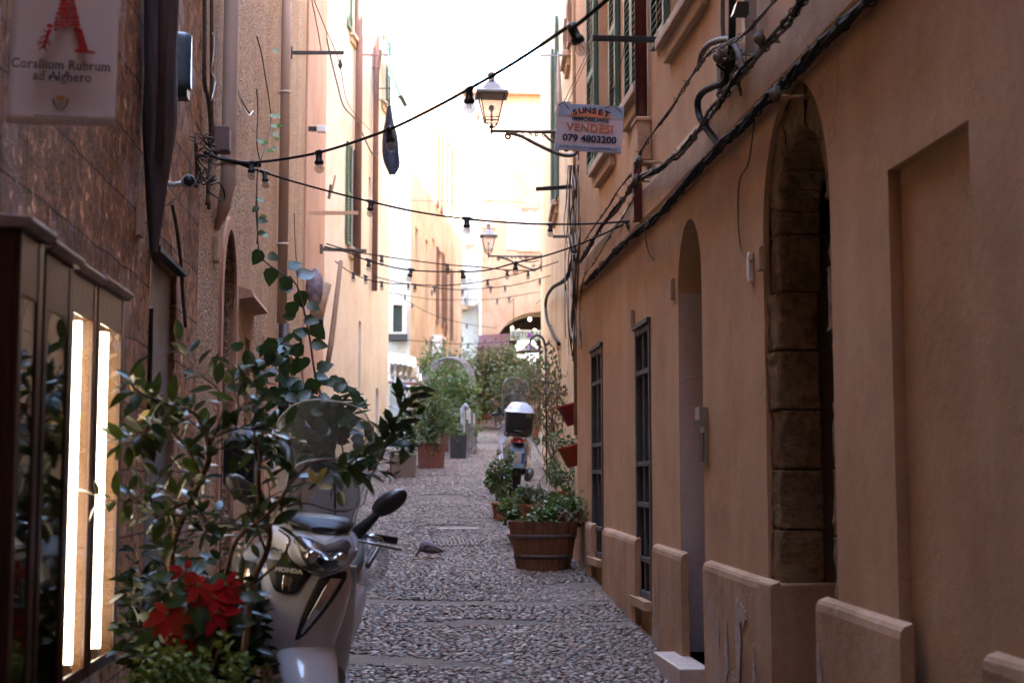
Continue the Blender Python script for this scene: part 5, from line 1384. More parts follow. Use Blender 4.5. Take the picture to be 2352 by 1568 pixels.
# ---------------------------------------------------------------- poinsettia
root = empty('poinsettia', tuple(Q(440, 1400, 4.95)), 'red poinsettia with pointed bracts in front of the dark laurel', 'plant')
root.location.z = .5
fl = MB(); lf = MB(); st = MB(); ct = MB()
for (u, v, n, s_) in ((492, 1372, 11, 1.15), (384, 1412, 9, 1.0), (428, 1455, 9, 1.05), (425, 1312, 5, .8), (520, 1345, 6, .75), (455, 1345, 6, .8), (500, 1410, 6, .9)):
    c = Q(u, v, 4.92+rnd.uniform(-.03, .05)); fn = Vector((rnd.uniform(-.3, .3), -1, .75)).normalized(); x = fn.orthogonal().normalized(); y = fn.cross(x); a0 = rnd.random()*6
    for k in range(n):
        a = a0+k*2*math.pi/n*1.0+rnd.uniform(-.25, .25); ring = .25 if k % 2 else .05
        d = x*math.cos(a)+y*math.sin(a)+fn*ring-Vector((0, 0, .15)); L = .082*s_*rnd.uniform(.75, 1.1)
        leaf(fl, c+d*.004, d, fn, L, L*.48, .18, rnd.uniform(.1, .35))
    for k in range(7): ct.ball(c+fn*.008+rv(rnd, .004), .0035, n=6, m=4)
    st.tube([c, c+Vector((0, .08, -.12)), (root.location.x, 5.0, .95)], .004, 5)
    for k in range(5):
        a = rnd.random()*6.3; d = x*math.cos(a)+y*math.sin(a); leaf(lf, c+Vector((0, .03, -.04))+d*.03, d, fn, .10, .05, .2, .3)
wbuild(st, 'stem', M_bark, root); wbuild(lf, 'foliage', L_ivy, root); wbuild(fl, 'bract', L_red, root); wbuild(ct, 'flower_centre', L_yel, root)
pot_round(root, (root.location.x, 5.02, .62), .10, .13, .30)
# ---------------------------------------------------------------- lime green herbs at the bottom edge
for i, (u, v, w_, lab) in enumerate(((350, 1500, 60, 'lime green herb with small leaves at the bottom left, beside the lit cabinet'), (440, 1520, 55, 'lime green herb with small leaves directly below the red poinsettia'), (545, 1480, 35, 'thin lime green sprigs to the right of the red poinsettia'), (610, 1560, 40, 'brownish trailing herb at the bottom edge beside the scooter mudguard'))):
    c = Q(u, 1600, 4.75); root = empty('herb', (c.x, c.y, .6), lab, 'herb'); lf = MB(); st = MB()
    for k in range(9 if i < 2 else 6):
        p = Q(u+rnd.uniform(-w_, w_), v+22+rnd.uniform(-55, 60), rnd.uniform(4.65, 4.85)); T = spline(jit_path(c+Vector((0, 0, -.05)), p, rnd, 3, .1), 4)
        st.tube(T, .0018, 5); leaves_along(lf, T, rnd, 20, .032, .02, up=.5, t0=.25)
        for q in range(5): leaf(lf, p, rv(rnd)+Vector((0, 0, .6)), rv(rnd)+Vector((0, -.3, .6)), .026, .014)
    wbuild(st, 'stem', L_lime if i < 3 else M_bark2, root); wbuild(lf, 'foliage', L_lime if i < 3 else L_dry, root)
    pot_round(root, (c.x, c.y+.02, .78-.02*i), .07, .09, .20)
# ---------------------------------------------------------------- climber with round leaves
Yc = 8.4
root = empty('climbing_plant', tuple(Q(740, 1000, Yc)), 'climber with large round dark leaves arching up in front of the cream drainpipe', 'climber')
root.location.z = gz(Yc)
st = MB(); lf = MB()
def br2(pts, r0, r1, Y=Yc): 
    P = spline([Q(p[0], p[1], Y if len(p) < 3 else p[2]) for p in pts], 6); st.tube(P, [r0+(r1-r0)*i/(len(P)-1) for i in range(len(P))], 6); return P
main = br2([(770, 1250), (768, 1060), (758, 960), (735, 900), (722, 850), (712, 780), (700, 720), (690, 680), (678, 650), (648, 628), (620, 610), (597, 585), (592, 540), (588, 480), (590, 430), (592, 380)], .009, .003)
for (u, v, du, dv, L) in ((597, 582, -6, 8, .10), (622, 588, 20, 6, .075), (625, 622, -5, 22, .11), (655, 640, 8, 22, .10), (668, 612, 22, -10, .09), (690, 632, 10, -5, .13), (665, 662, -25, -6, .085), (688, 675, 8, 24, .11), (672, 700, -4, 26, .10), (712, 700, 24, 10, .085), (672, 725, -26, 0, .085), (705, 735, 24, 2, .09), (722, 752, 14, 14, .11), (700, 765, -26, -10, .09), (722, 790, 26, 2, .10), (690, 830, -10, 20, .10), (735, 845, 22, -8, .1), (760, 875, 28, 5, .1), (720, 880, -20, 12, .1), (775, 878, 24, 14, .10), (700, 905, -25, 12, .1), (740, 925, 18, 18, .11), (600, 505, 22, 2, .06), (600, 535, 20, 0, .05), (588, 480, -8, 8, .05)):
    p = Q(u, v, Yc); d = Vector((du, 0, -dv)); leaf(lf, p-d.normalized()*.02, d+Vector((0, rnd.uniform(-8, 8), 0)), Vector((rnd.uniform(-.2, .2), -1, .5)), L*1.05, L*.85, .12, .15, tip=.9)
for (u, v, n) in ((640, 810, 14), (670, 800, 12), (600, 870, 9), (650, 930, 16), (700, 960, 20), (760, 950, 20), (690, 900, 12), (740, 1000, 16), (640, 980, 10), (800, 930, 8), (610, 800, 6), (620, 1020, 10), (720, 940, 22), (760, 980, 22), (800, 1000, 16), (700, 1010, 22), (750, 1040, 22), (660, 990, 14), (680, 880, 12), (820, 960, 8)):
    c = Q(u, v, Yc+rnd.uniform(-.2, .3)); T = spline(jit_path(Q(750, 1020, Yc), c, rnd, 4, .06), 4); st.tube(T, .003, 5)
    for k in range(n):
        q = c+Vector((rnd.gauss(0, .075), rnd.gauss(0, .07), rnd.gauss(0, .065))); leaf(lf, q, Vector((rnd.gauss(0, 1), rnd.gauss(0, .4), rnd.gauss(-.3, .7))), Vector((rnd.uniform(-.5, .5), -1, .7)), .10*rnd.uniform(.7, 1.2), .07, .15, .2, tip=.9)
for k in range(16):
    p = Q(rnd.uniform(770, 815), rnd.uniform(900, 960), Yc); leaf(lf, p, Vector((1, rnd.uniform(-.4, .4), rnd.uniform(-.3, .8))), Vector((0, -1, .4)), .12, .018)
wbuild(st, 'stem', M_bark2, root); wbuild(lf, 'foliage', L_ivy, root)
pot_round(root, (root.location.x-.05, Yc, gz(Yc)), .16, .22, .42)
# small climber high on the roughcast wall
root = empty('wall_creeper', tuple(WL2.pt(600, 380, -.03)), 'thin creeper with a few small leaves between the two cream pipes', 'creeper')
st = MB(); lf = MB()
def wp(u, v, d=-.03): return WL2.pt(u, v, d)
for pts in ([(590, 205), (592, 260), (590, 330), (598, 372)], [(598, 372), (612, 330), (622, 280), (618, 230), (610, 180), (600, 120), (590, 85)], [(592, 375), (590, 450), (592, 520), (590, 560)], [(540, 180), (550, 220), (575, 262), (583, 255)]):
    st.tube(spline([wp(*p) for p in pts], 5), .006, 5)
for (u, v) in ((600, 328), (625, 285), (632, 262), (628, 305), (630, 318), (624, 338), (592, 320), (636, 290), (622, 262), (627, 113), (596, 500), (604, 535), (592, 455), (612, 345)):
    leaf(lf, wp(u, v, -.05), Vector((.6, -.3, rnd.uniform(-.6, .1))), Vector((.4, -1, .4)), .075, .055, .1, .1, tip=.9)
wbuild(st, 'stem', M_bark2, root); wbuild(lf, 'foliage', L_green, root)
# ---------------------------------------------------------------- half barrel and its company on the right
def gp(u, v, k=0):      # point of the sloping ground under a pixel
    d = ray(u, v); Y = 5.0
    for _ in range(60): Y = Y+ (0.5*( (EYE.z+d.z/d.y*Y)-gz(Y))/( .076-d.z/d.y)) if True else Y
    return onY(u, v, Y)
Yb = 12.9
cb = onY(1248, 1310, Yb); cb.z = gz(Yb)
root = empty('barrel_planter', tuple(cb), 'half wine barrel planter with two iron hoops and leafy greens at the wall', 'planter')
mb = MB(); n = 22; prof = [(.245, 0), (.262, .12), (.292, .28), (.318, .43), (.300, .43), (.285, .36)]
rows = []
for (r_, z) in prof:
    row = []
    for k in range(n*4):
        a = 2*math.pi*k/(n*4); g = .004 if k % 4 == 0 else 0; row.append((cb.x+(r_-g)*math.cos(a), cb.y+(r_-g)*math.sin(a), cb.z+z))
    rows.append(row)
mb.grid(rows, closeu=True, smooth=False); bo = wbuild(mb, 'stave_wall', M_oak, root)
for z in (.10, .28):
    m = MB(); rr = .262+(z-.12)*.19; m.lathe([(rr+.006, z), (rr+.014, z+.035)], c=cb, n=44, close=False); h = wbuild_child(m, 'hoop', mat('dull_iron_hoop', (.14, .11, .10), .55, metal=.4), bo, root); h.modifiers.new('s', 'SOLIDIFY').thickness = .004
m = MB(); m.lathe([(.285, .36), (.001, .38)], c=cb, n=24, close=False); wbuild_child(m, 'soil', M_soil, bo, root)
def plantmass(root, c, rad, n, L, W, m, nst=14, stm=M_bark2, up=.5, clumps=14, base=None, droop=0, name='foliage'):
    lf = MB(); lf.alt = .2; st = MB(); c = Vector(c); base = Vector(base) if base else c-Vector((0, 0, rad[2]))
    cloud(lf, rnd, c, rad, n, L, W, up, droop, clumps=clumps)
    for k in range(nst):
        p = c+Vector((rnd.uniform(-1, 1)*rad[0], rnd.uniform(-1, 1)*rad[1], rnd.uniform(-.3, 1)*rad[2]))*.85; T = jit_path(base, p, rnd, 4, .12); st.tube(T, .004, 4)
    wbuild(st, 'stem', stm, root); return wbuild(lf, name, [m, L_olive if m is not L_olive else L_mid], root)
plantmass(root, cb+Vector((0, 0, .60)), (.38, .32, .27), 1700, .05, .032, L_green, up=.7, base=cb+Vector((0, 0, .36)))
m = MB(); cloud(m, rnd, cb+Vector((.22, -.1, .50)), (.14, .15, .14), 160, .05, .025, droop=.8, clumps=5); wbuild(m, 'dry_leaves', L_dry, root)
def potplant(label, u, vb, Y, hw, ph, crown, n, L, W, m, shape='round', pm=M_terra, name='potted_plant', cat='potted plant', dz=0, clumps=12, off=(0, 0, 0), group=None):
    c = onY(u, vb, Y); c.z = gz(Y)+dz; root = empty(name, tuple(c), label, cat, group)
    if shape == 'round': pot_round(root, c, hw*.72, hw, ph, pm)
    else:
        mb = MB(); t = .015; a, b = hw, hw*.8
        mb.add([(c.x-a*.9, c.y-b*.9, c.z), (c.x+a*.9, c.y-b*.9, c.z), (c.x+a*.9, c.y+b*.9, c.z), (c.x-a*.9, c.y+b*.9, c.z), (c.x-a, c.y-b, c.z+ph), (c.x+a, c.y-b, c.z+ph), (c.x+a, c.y+b, c.z+ph), (c.x-a, c.y+b, c.z+ph)],
               [(0, 1, 5, 4), (1, 2, 6, 5), (2, 3, 7, 6), (3, 0, 4, 7), (3, 2, 1, 0)])
        o = wbuild(mb, 'pot', pm, root); o.modifiers.new('s', 'SOLIDIFY').thickness = .02
        m2 = MB(); m2.quad((c.x-a, c.y-b, c.z+ph-.03), (c.x+a, c.y-b, c.z+ph-.03), (c.x+a, c.y+b, c.z+ph-.03), (c.x-a, c.y+b, c.z+ph-.03)); wbuild_child(m2, 'soil', M_soil, o, root)
    cc = c+Vector((off[0], off[1], ph+crown[2]*.75+off[2]))
    plantmass(root, cc, crown, n, L, W, m, clumps=clumps, base=c+Vector((0, 0, ph-.04))); return root
potplant('banded terracotta pot of trailing greens standing just behind the half barrel', 1228, 1180, 14.2, .15, .36, (.25, .22, .10), 420, .05, .03, L_mid, dz=.10)
potplant('low bushy green plant against the yellow wall right behind the half barrel', 1300, 1180, 14.9, .15, .28, (.24, .24, .20), 500, .05, .02, L_mid, dz=.25)
potplant('bright green leafy plant at the left foot of the far scooter', 1152, 1140, 17.2, .12, .2, (.17, .22, .38), 800, .05, .032, L_green, clumps=20)
potplant('fresh green bushy plant between the half barrel and the far scooter', 1195, 1190, 14.6, .13, .12, (.26, .24, .25), 1300, .05, .032, L_green, clumps=18, dz=.0)
# red wall pots
for (u, v, lab, mt, dry) in ((1313, 953, 'tilted crimson pot hung on the yellow wall', mat('crimson_pot', (.25, .015, .03), .5), 0), (1314, 1048, 'tilted brick red pot hung on the yellow wall below the crimson one', mat('brick_red_pot', (.30, .045, .025), .6), 1)):
    Y = 14.3; c = onY(u, v, Y); root = empty('wall_pot', tuple(c), lab, 'wall pot')
    mb = MB(); Mx = Matrix.Translation(c) @ Matrix.Rotation(R(-16), 4, 'Y')
    mb.lathe([(.075, -.10), (.12, .09), (.13, .09), (.13, .12), (.11, .12)], n=20, M=Mx, close=False); mb.lathe([(.001, -.10), (.075, -.10)], n=20, M=Mx, close=False); mb.lathe([(.11, .09), (.001, .09)], n=20, M=Mx, close=False)
    wbuild(mb, 'pot', mt, root)
    mb = MB(); mb.tube([c+Vector((.10, .02, .0)), c+Vector((.30, .05, .05))], .008, 6); wbuild(mb, 'hook', M_iron, root)
    if dry:
        m = MB(); cloud(m, rnd, c+Vector((-.16, -.02, .16)), (.2, .10, .09), 200, .04, .024, clumps=9); wbuild(m, 'foliage', L_mid, root)
# dry vine on the yellow wall
root = empty('dry_vine', tuple(onY(1260, 1000, 16.5)), 'half dried vine with brown hanging leaves on the yellow facade', 'vine')
root.location.z = gz(16.5)
st = MB(); lf = MB(); gr = MB()
for k in range(26):
    u = rnd.uniform(1175, 1325); v = rnd.uniform(800, 960); p = onY(u, v, 23.5-(u-1175)/150*7.5); b = onY(1268+rnd.uniform(-8, 12), 1110, 20.0)
    T = spline(jit_path(b, p, rnd, 5, .07), 4); st.tube(T, .006, 4)
    mm = lf if (v > 840 and u < 1290) or rnd.random() < .4 else gr
    for q in range(46):
        w_ = p+Vector((rnd.gauss(0, .15), rnd.gauss(0, .12), rnd.gauss(-.02, .15))); leaf(mm, w_, Vector((rnd.gauss(0, .5), rnd.gauss(0, .5), -1)), rv(rnd), .06, .03, .4, .4)
wbuild(st, 'stem', M_bark2, root); wbuild(lf, 'dry_foliage', L_dry, root); wbuild(gr, 'green_foliage', L_mid, root)
m = MB(); m.tube([onY(1253, 800, 17.2), onY(1256, 1110, 17.2)], .009, 8); m.tube([onY(1226, 870, 17.5), onY(1270, 880, 17)], .012, 6); wbuild(m, 'trellis_pole', M_iron, root)
# ---------------------------------------------------------------- terrace planters on the left
potplant('grey square box planter nearest the foot of the cream house', 925, 1105, 23.0, .22, .36, (.34, .26, .40), 800, .07, .035, L_mid, 'box', mat('grey_brown_box', (.17, .12, .09), .8), clumps=16, off=(-.05, 0, 0))
potplant('tall bushy herb in a square terracotta planter left of the path', 990, 1085, 24.6, .24, .42, (.42, .36, .62), 2600, .09, .022, L_mid, 'box', mat('dark_terracotta', (.16, .06, .04), .85), clumps=34)
potplant('bright green shrub behind the tall bushy herb on the terrace', 1035, 1075, 28.0, .3, .35, (.65, .45, .80), 2800, .10, .045, L_green, 'box', mat('dark_terracotta', (.16, .06, .04), .85), clumps=30)
potplant('small green pot plant on a dark box at the end of the terrace', 1052, 1062, 26.5, .16, .42, (.22, .2, .14), 300, .06, .03, L_green, 'box', mat('black_box', (.03, .028, .03), .6), clumps=8)
potplant('round dry olive coloured bush standing under the trellis arch', 1020, 1060, 31.0, .25, .9, (.75, .6, .60), 3200, .10, .035, L_olive, 'round', clumps=36, off=(0, 0, .1))
potplant('big dusty olive tree crown filling the middle of the far alley', 1165, 985, 35.0, .4, .8, (1.25, 1.0, .95), 9500, .11, .045, L_olive, 'round', clumps=80, off=(0, 0, -.30), name='olive_tree', cat='tree')
potplant('dark green tree with brown patches beside the olive tree, behind the far scooter', 1205, 1000, 31.0, .4, .8, (.75, .7, .72), 3400, .10, .045, leaf_mat('dull_green_leaf', (.04, .06, .025), (.09, .10, .045), .6), 'round', clumps=40, off=(0, 0, -.45), name='leafy_tree', cat='tree')
potplant('yellow green bush with orange tips at the bend of the path', 1118, 972, 39.0, .3, .3, (.75, .6, .42), 1400, .11, .05, L_yel, 'round', clumps=22)
potplant('mid green bush at the edge of the path beyond the trellis', 1085, 985, 37.0, .3, .3, (.6, .5, .45), 1200, .11, .05, L_green, 'round', clumps=20)
# ================================================================== festoon lights
M_bulb = glass('bulb_glass', (.82, .80, .79), .01, .16, (.75, .70, .66))
M_fil = mat('filament', (.25, .17, .10), .4, metal=.6)
def festoon(label, P, bulbs, r=.007, n=8, tail=None, bd=.026):
    """P: world points of the cable; bulbs: list of (u, v, Y, swing, scale)"""
    root = empty('string_lights', tuple(P[0]), label, 'string lights', 'strings of bulbs across the alley')
    C = spline(P, n); mb = MB(); mb.tube(C, r, 7)
    o = wbuild(mb, 'cable', M_cable, root)
    for (p, sw, s_) in bulbs:
        # snap to cable
        q = min(C, key=lambda c: (c-p).length); k = C.index(q); t = (C[min(k+1, len(C)-1)]-C[max(k-1, 0)]).normalized()
        A = p; dn = Vector((sw, 0, -1)).normalized(); M = frame_M(A, Vector((0, -1, 0)).cross(-dn), Vector((0, -1, 0)))
        x = Vector((1, 0, 0)) if abs(dn.x) < .9 else Vector((0, 1, 0)); x = (x-dn*x.dot(dn)).normalized(); y = (-dn).cross(x)
        M = Matrix(((x.x, y.x, -dn.x, A.x), (x.y, y.y, -dn.y, A.y), (x.z, y.z, -dn.z, A.z), (0, 0, 0, 1)))
        m = MB(); m.tube([A-t*.036*s_, A-t*.015*s_, A+t*.015*s_, A+t*.036*s_], [.009*s_, .014*s_, .014*s_, .009*s_], 8)
        m.lathe([(.012*s_, .004), (.017*s_, -.01*s_), (.017*s_, -.040*s_), (.023*s_, -.046*s_), (.024*s_, -.060*s_), (.019*s_, -.064*s_)], n=12, M=M)
        so_ = wbuild(m, 'socket', M_blackpl, root)
        if bd:
            b = bd*s_; m = MB(); prof = [(.014*s_, -.060*s_)]+[(max(.001, b*math.sin(R(a))), -.060*s_-b*.95+b*math.cos(R(a))) for a in range(38, 181, 14)]
            m.lathe(prof, n=16, M=M, close=False); wbuild_child(m, 'bulb', M_bulb, so_, root)
            m = MB(); 
            for sx in (-1, 1): m.tube([M @ Vector((sx*.004, 0, -.06*s_)), M @ Vector((sx*.007*s_, 0, -.06*s_-b*1.1))], .0022, 4)
            wbuild_child(m, 'filament', M_fil, so_, root)
    return root
def B(u, v, Y, sw=0, s_=1.0): return (onY(u, v, Y), sw, s_)
An = WL2.pt(470, 355, -.05)
festoon('thickest string of large bulbs rising to the top right, over the nearer lantern',
        [An, Q(530, 370, 9.1), Q(600, 372, 8.9), Q(735, 350, 8.3), Q(880, 303, 7.5), Q(970, 262, 7.0), Q(1075, 206, 6.4), Q(1180, 145, 5.9), Q(1300, 65, 5.3), Q(1400, -5, 4.9), Vector((1.74, 4.3, 4.3))],
        [B(578, 374, 8.95, 0, 1.0), B(732, 350, 8.3, .05, 1.15), B(893, 297, 7.45, .15, 1.1), B(1078, 205, 6.4, 0, 1.05), B(1312, 60, 5.25, .45, 1.15)], r=.008)
festoon('string of bulbs running from the left wall to the ochre ledge below the board',
        [Q(530, 370, 9.05), Q(605, 396, 9.0), Q(720, 430, 9.2), Q(850, 463, 9.4), Q(960, 487, 9.6), Q(1072, 503, 9.8), Q(1180, 512, 9.9), Q(1265, 515, 9.95), Q(1360, 514, 10), Q(1440, 508, 10.1), Q(1480, 500, 10.1)],
        [B(608, 396, 9.0, .1, .95), B(852, 463, 9.4, -.05, .95), B(1072, 502, 9.8), B(1264, 515, 9.95, 0, .85), B(1438, 510, 10.1, .5, .75)], r=.0065)
festoon('sagging string of bulbs from the cream house up to the ledge, third crossing in front',
        [Q(745, 566, 15.5), Q(800, 580, 15.5), Q(850, 600, 15.4), Q(940, 620, 15.2), Q(1060, 624, 14.5), Q(1120, 620, 13.8), Q(1183, 604, 13.1), Q(1250, 588, 12.4), Q(1320, 565, 11.7), Q(1380, 540, 11), Q(1440, 512, 10.3)],
        [B(847, 597, 15.4, 0, 1.15), B(945, 619, 15.2, -.25, 1.25), B(1062, 623, 14.5, .15, 1.2), B(1184, 603, 13.1, 0, 1.1), B(1320, 564, 11.7, 0, 1.0)], r=.008)
def fst(label, pts, bl, s_=1.2, r=.008, bd=.026):
    festoon(label, [Q(*p) for p in pts], [B(u, v, Y, 0, s_) for (u, v, Y) in bl], r=r, n=5, bd=bd)
fst('string of small dark bulbs just above the sagging third string, ending at the second lantern', [(750, 560, 17), (810, 577, 17.3), (877, 588, 17.6), (940, 597, 18), (1028, 608, 18.4), (1100, 613, 18.8), (1165, 620, 19), (1230, 622, 19.2)], [(877, 588, 17.6), (1028, 608, 18.4), (1165, 621, 19)], 1.15)
fst('string of small bulbs rising to the right towards the yellow facade, above the arch', [(770, 600, 20), (810, 628, 20.2), (870, 648, 20.5), (950, 653, 21), (1030, 655, 21), (1120, 644, 21), (1215, 622, 21), (1300, 595, 18)], [(812, 628, 20.2), (840, 634, 20.3), (877, 648, 20.5), (953, 653, 21), (1120, 643, 21), (1213, 623, 21)], 1.15)
fst('lower string of small bulbs crossing just below the long rising one', [(860, 635, 24), (900, 645, 24), (935, 652, 24.2), (1010, 662, 24.5), (1060, 665, 24.7), (1127, 661, 25), (1180, 655, 25), (1240, 640, 24), (1300, 620, 18)], [(938, 652, 24.2), (998, 659, 24.4), (1062, 666, 24.7), (1127, 659, 25), (1160, 657, 25), (1240, 640, 24)], 1.1)
fst('faint distant string of tiny bulbs level with the ends of the narrow windows', [(880, 670, 29), (930, 678, 29), (1000, 688, 30), (1070, 688, 30), (1140, 686, 31), (1240, 670, 31)], [(930, 678, 29), (992, 668, 29.6), (1069, 687, 30), (1142, 688, 31), (1169, 684, 31)], 1.1, .007)
fst('distant string of bulbs sloping down to the right across the peach facade', [(892, 655, 31), (950, 700, 32), (1010, 728, 34), (1080, 745, 36), (1140, 753, 38)], [(947, 700, 32), (1020, 733, 34.5), (1072, 744, 36)], 1.1, .007)
fst('pale distant string of bulbs stretched in front of the restaurant sign', [(892, 775, 33), (960, 783, 33), (1060, 790, 34), (1140, 786, 35), (1240, 778, 36)], [(980, 783, 33), (993, 785, 33), (1075, 789, 34.3), (1062, 775, 34)], 1.1, .008)
# lit bulbs in the passage
root = empty('string_lights', tuple(Q(1180, 720, 43.5)), 'lit warm bulbs strung inside the arched passage', 'string lights', 'strings of bulbs across the alley')
m = MB(); m.tube(spline([Q(1130, 770, 43.4), Q(1170, 762, 43.5), Q(1200, 745, 43.5), Q(1240, 720, 43.5), Q(1262, 715, 43.5)]), .012, 5); wbuild(m, 'cable', M_cable, root)
for (u, v) in ((1142, 768), (1177, 753), (1217, 733), (1205, 762), (1228, 759), (1191, 760), (1190, 776)):
    m = MB(); m.ball(Q(u, v, 43.5), .05, n=10, m=7); wbuild(m, 'lit_bulb', emis('lit_bulb', (1, .82, .55), 1.2), root)
# ================================================================== wires across the far alley
def wire(label, pts, r=.006, m=M_oldcable, name='wire', cat='wire', n=6):
    P = spline(pts, n); o = MB().tube(P, r, 5).build(name, m); tag(o, label, cat); return o
wire('thin straight wire from the drying garment to the first lantern', [Q(920, 292, 20), Q(1020, 297, 19), Q(1128, 302, 18), Q(1280, 300, 14)])
wire('thin wire crossing above the second lantern at mid height', [Q(895, 458, 28), Q(1000, 462, 28), Q(1180, 464, 28), Q(1240, 475, 27)])
wire('thin sagging wire at the top left running down to the black bracket', [Q(705, -40, 13.5), Q(745, 60, 13.6), Q(778, 140, 14.2), Q(800, 240, 17.5), Q(850, 300, 19)], .005)
wire('loose wire curling along the cream house beside the brown drainpipe', [WB3.pt(742, 40, -.05), WB3.pt(757, 120, -.05), WB3.pt(775, 195, -.05), WB3.pt(790, 245, -.1), WB3.pt(820, 280, -.12), WB3.pt(850, 345, -.1), WB3.pt(866, 362, -.1)], .014)
wire('twin wires slanting from the top edge to the black bracket', [WL2.pt(712, -20, -.3), WL2.pt(728, 60, -.35), WL2.pt(738, 118, -.4)], .006)
# ================================================================== cables along the ochre house
def bundle(label, pts, r, strands, wraps, m=M_oldcable, d=-.10, name='cable_bundle'):
    """pts (u, v, offset from wall)"""
    P = [WR.pt(p[0], p[1], -(p[2] if len(p) > 2 else .10)) for p in pts]; C = spline(P, 8)
    root = empty(name, tuple(P[0]), label, 'cable'); rr = random.Random(len(label))
    for s_ in range(strands):
        ph = rr.uniform(0, 6.28); k = rr.uniform(.2, .5); ra = r*rr.uniform(.3, .62); mb = MB(); T = []
        for i, c in enumerate(C):
            a = ph+i*k; T.append(c+Vector((math.cos(a)*r*.6, 0, math.sin(a)*r*.75))+rv(rr, r*.14))
        mb.tube(T, ra, 6); wbuild(mb, 'strand', m if s_ % 3 else M_cable, root)
    for k in range(wraps):
        i = int((k+.5+rr.uniform(-.3, .3))*(len(C)-2)/wraps); c = C[i]; t = (C[i+1]-C[i]).normalized(); mb = MB()
        x = t.orthogonal().normalized(); y = t.cross(x); q = rr.uniform(1.05, 1.3)*r
        mb.tube([c+x*math.cos(a*.7)*q+y*math.sin(a*.7)*q+t*(a*.002) for a in range(0, 11)], r*.12+.001, 4)
        e = c+x*q; mb.tube([e, e+rv(rr, .012)+Vector((-.015, 0, .012))], .002, 4)
        wbuild(mb, 'tie', M_cable, root)
    return root
bundle('thick dark cable bundle following the lower edge of the ledge, lowest of the three', [(2060, -60), (2000, 0), (1881, 107), (1820, 175), (1762, 230), (1700, 295), (1656, 335), (1590, 405), (1540, 465), (1500, 505), (1440, 555), (1390, 600), (1345, 655)], .021, 4, 26, M_cable)
bundle('middle cable bundle crossing the ledge diagonally from the top of the photo', [(1900, -60, .12), (1844, 0, .12), (1807, 53, .12), (1750, 115, .12), (1696, 176, .12), (1660, 225, .12), (1623, 271, .12), (1573, 340, .12), (1516, 386, .12), (1463, 414, .12), (1430, 460, .12), (1389, 513, .11), (1355, 565, .1), (1332, 600, .1)], .019, 5, 20)
bundle('thin upper cable, the highest of the three along the ochre house', [(1830, -50, .14), (1778, 0, .14), (1713, 78, .14), (1670, 100, .14), (1631, 122, .14), (1606, 152, .14), (1570, 205, .13), (1532, 263, .12), (1475, 345, .12), (1455, 392, .12), (1420, 440, .12), (1381, 496, .11), (1340, 560, .1)], .010, 3, 24)
bundle('short extra cables fanning down towards the corner of the ochre house', [(1470, 405, .12), (1455, 450, .13), (1430, 500, .13), (1400, 545, .12), (1365, 600, .11), (1340, 640, .1), (1333, 720, .06), (1336, 800, .05)], .009, 2, 12)
def hose(label, pts, r, m=M_oldcable):
    P = spline([WR.pt(p[0], p[1], -(p[2] if len(p) > 2 else .10)) for p in pts], 8); o = MB().tube(P, r, 10).build('cable_hose', m); tag(o, label, 'cable'); return o
hose('grey corrugated hose bent in a gooseneck above the upper cable', [(1606, 152), (1612, 125), (1628, 103), (1655, 92), (1678, 92), (1690, 108), (1700, 135), (1708, 165)], .016)
hose('dark hose looping out from the ledge down to the cable bundle', [(1650, 335), (1640, 318), (1618, 288), (1605, 262), (1603, 232), (1615, 212), (1640, 198), (1662, 190), (1673, 160), (1680, 110), (1682, 40), (1682, -40)], .019, M_cable)
hose('thin loose wire hanging in a long curve down to the white plate', [(1738, 120, .03), (1735, 250, .02), (1720, 370, .02), (1700, 410, .02), (1695, 480, .02), (1700, 560, .02), (1712, 590, .02), (1727, 600, .02)], .004)
hose('thin loose wire hanging below the junction of the cables', [(1455, 420, .05), (1460, 480, .04), (1480, 540, .03), (1490, 580, .03), (1502, 597, .03)], .006)
hose('pale conduit rising from the junction box to the top edge', [(1660, -30, .03), (1660, 60, .03), (1662, 100, .03), (1668, 150, .03), (1672, 190, .03)], .012, M_oldcable)
def insul(label, u0, u1, v, r=.012):
    a = WR.pt(u0, v, -.17); b = WR.pt(u1, v, 0); b.y = a.y; root = empty('cable_bracket', tuple(a), label, 'bracket', 'small rod brackets carrying the cables')
    b = Vector((1.748, a.y, a.z)); m = MB(); m.tube([a, b], r*.8, 8); wbuild(m, 'rod', M_band, root)
    m = MB(); m.ball(a+Vector((.02, 0, .01)), .028, n=12, m=8); m.tube([a+Vector((.02, -.02, -.03)), a+Vector((.02, -.02, .04))], .014, 8); wbuild(m, 'insulator', M_oldcable, root)
insul('rod bracket under the gooseneck hose', 1640, 1690, 136); insul('rod bracket beside the small black lamp', 1735, 1770, 94)
insul('rod bracket carrying the lowest cable over the stone archway', 1770, 1825, 222); insul('rod bracket in front of the boxed drainpipe end', 1462, 1535, 372); insul('rod bracket just below the boxed drainpipe end', 1455, 1520, 415)
# tangle junction box
def jbox(label, u, v, w_, h, d, m=M_oldcable, W=WR, name='junction_box', cat='box'):
    a, z = W.hit(u, v, -.01); root = empty(name, tuple(W.L(a, z)), label, cat); mb = MB(); W.box(mb, a-w_/2, a+w_/2, z-h/2, z+h/2, -d, -.002); bevel(wbuild(mb, 'body', m, root), .008)
    mb = MB(); W.box(mb, a-w_*.42, a+w_*.42, z-h*.42, z+h*.42, -d-.004, -d+.001); wbuild(mb, 'cover', m, root); return root
jbox('dusty junction box tangled with wires at the top of the ochre wall', 1678, 170, .09, .22, .07)
r_ = jbox('grey junction box on the roughcast wall beside the white camera', 490, 322, .13, .17, .12, mat('grey_box', (.17, .12, .115), .7), WL2)
rr = random.Random(4); root = empty('wire_tangle', tuple(WR.pt(1675, 170, -.08)), 'tangle of thin wires looping round the junction box on the ochre wall', 'wires'); 
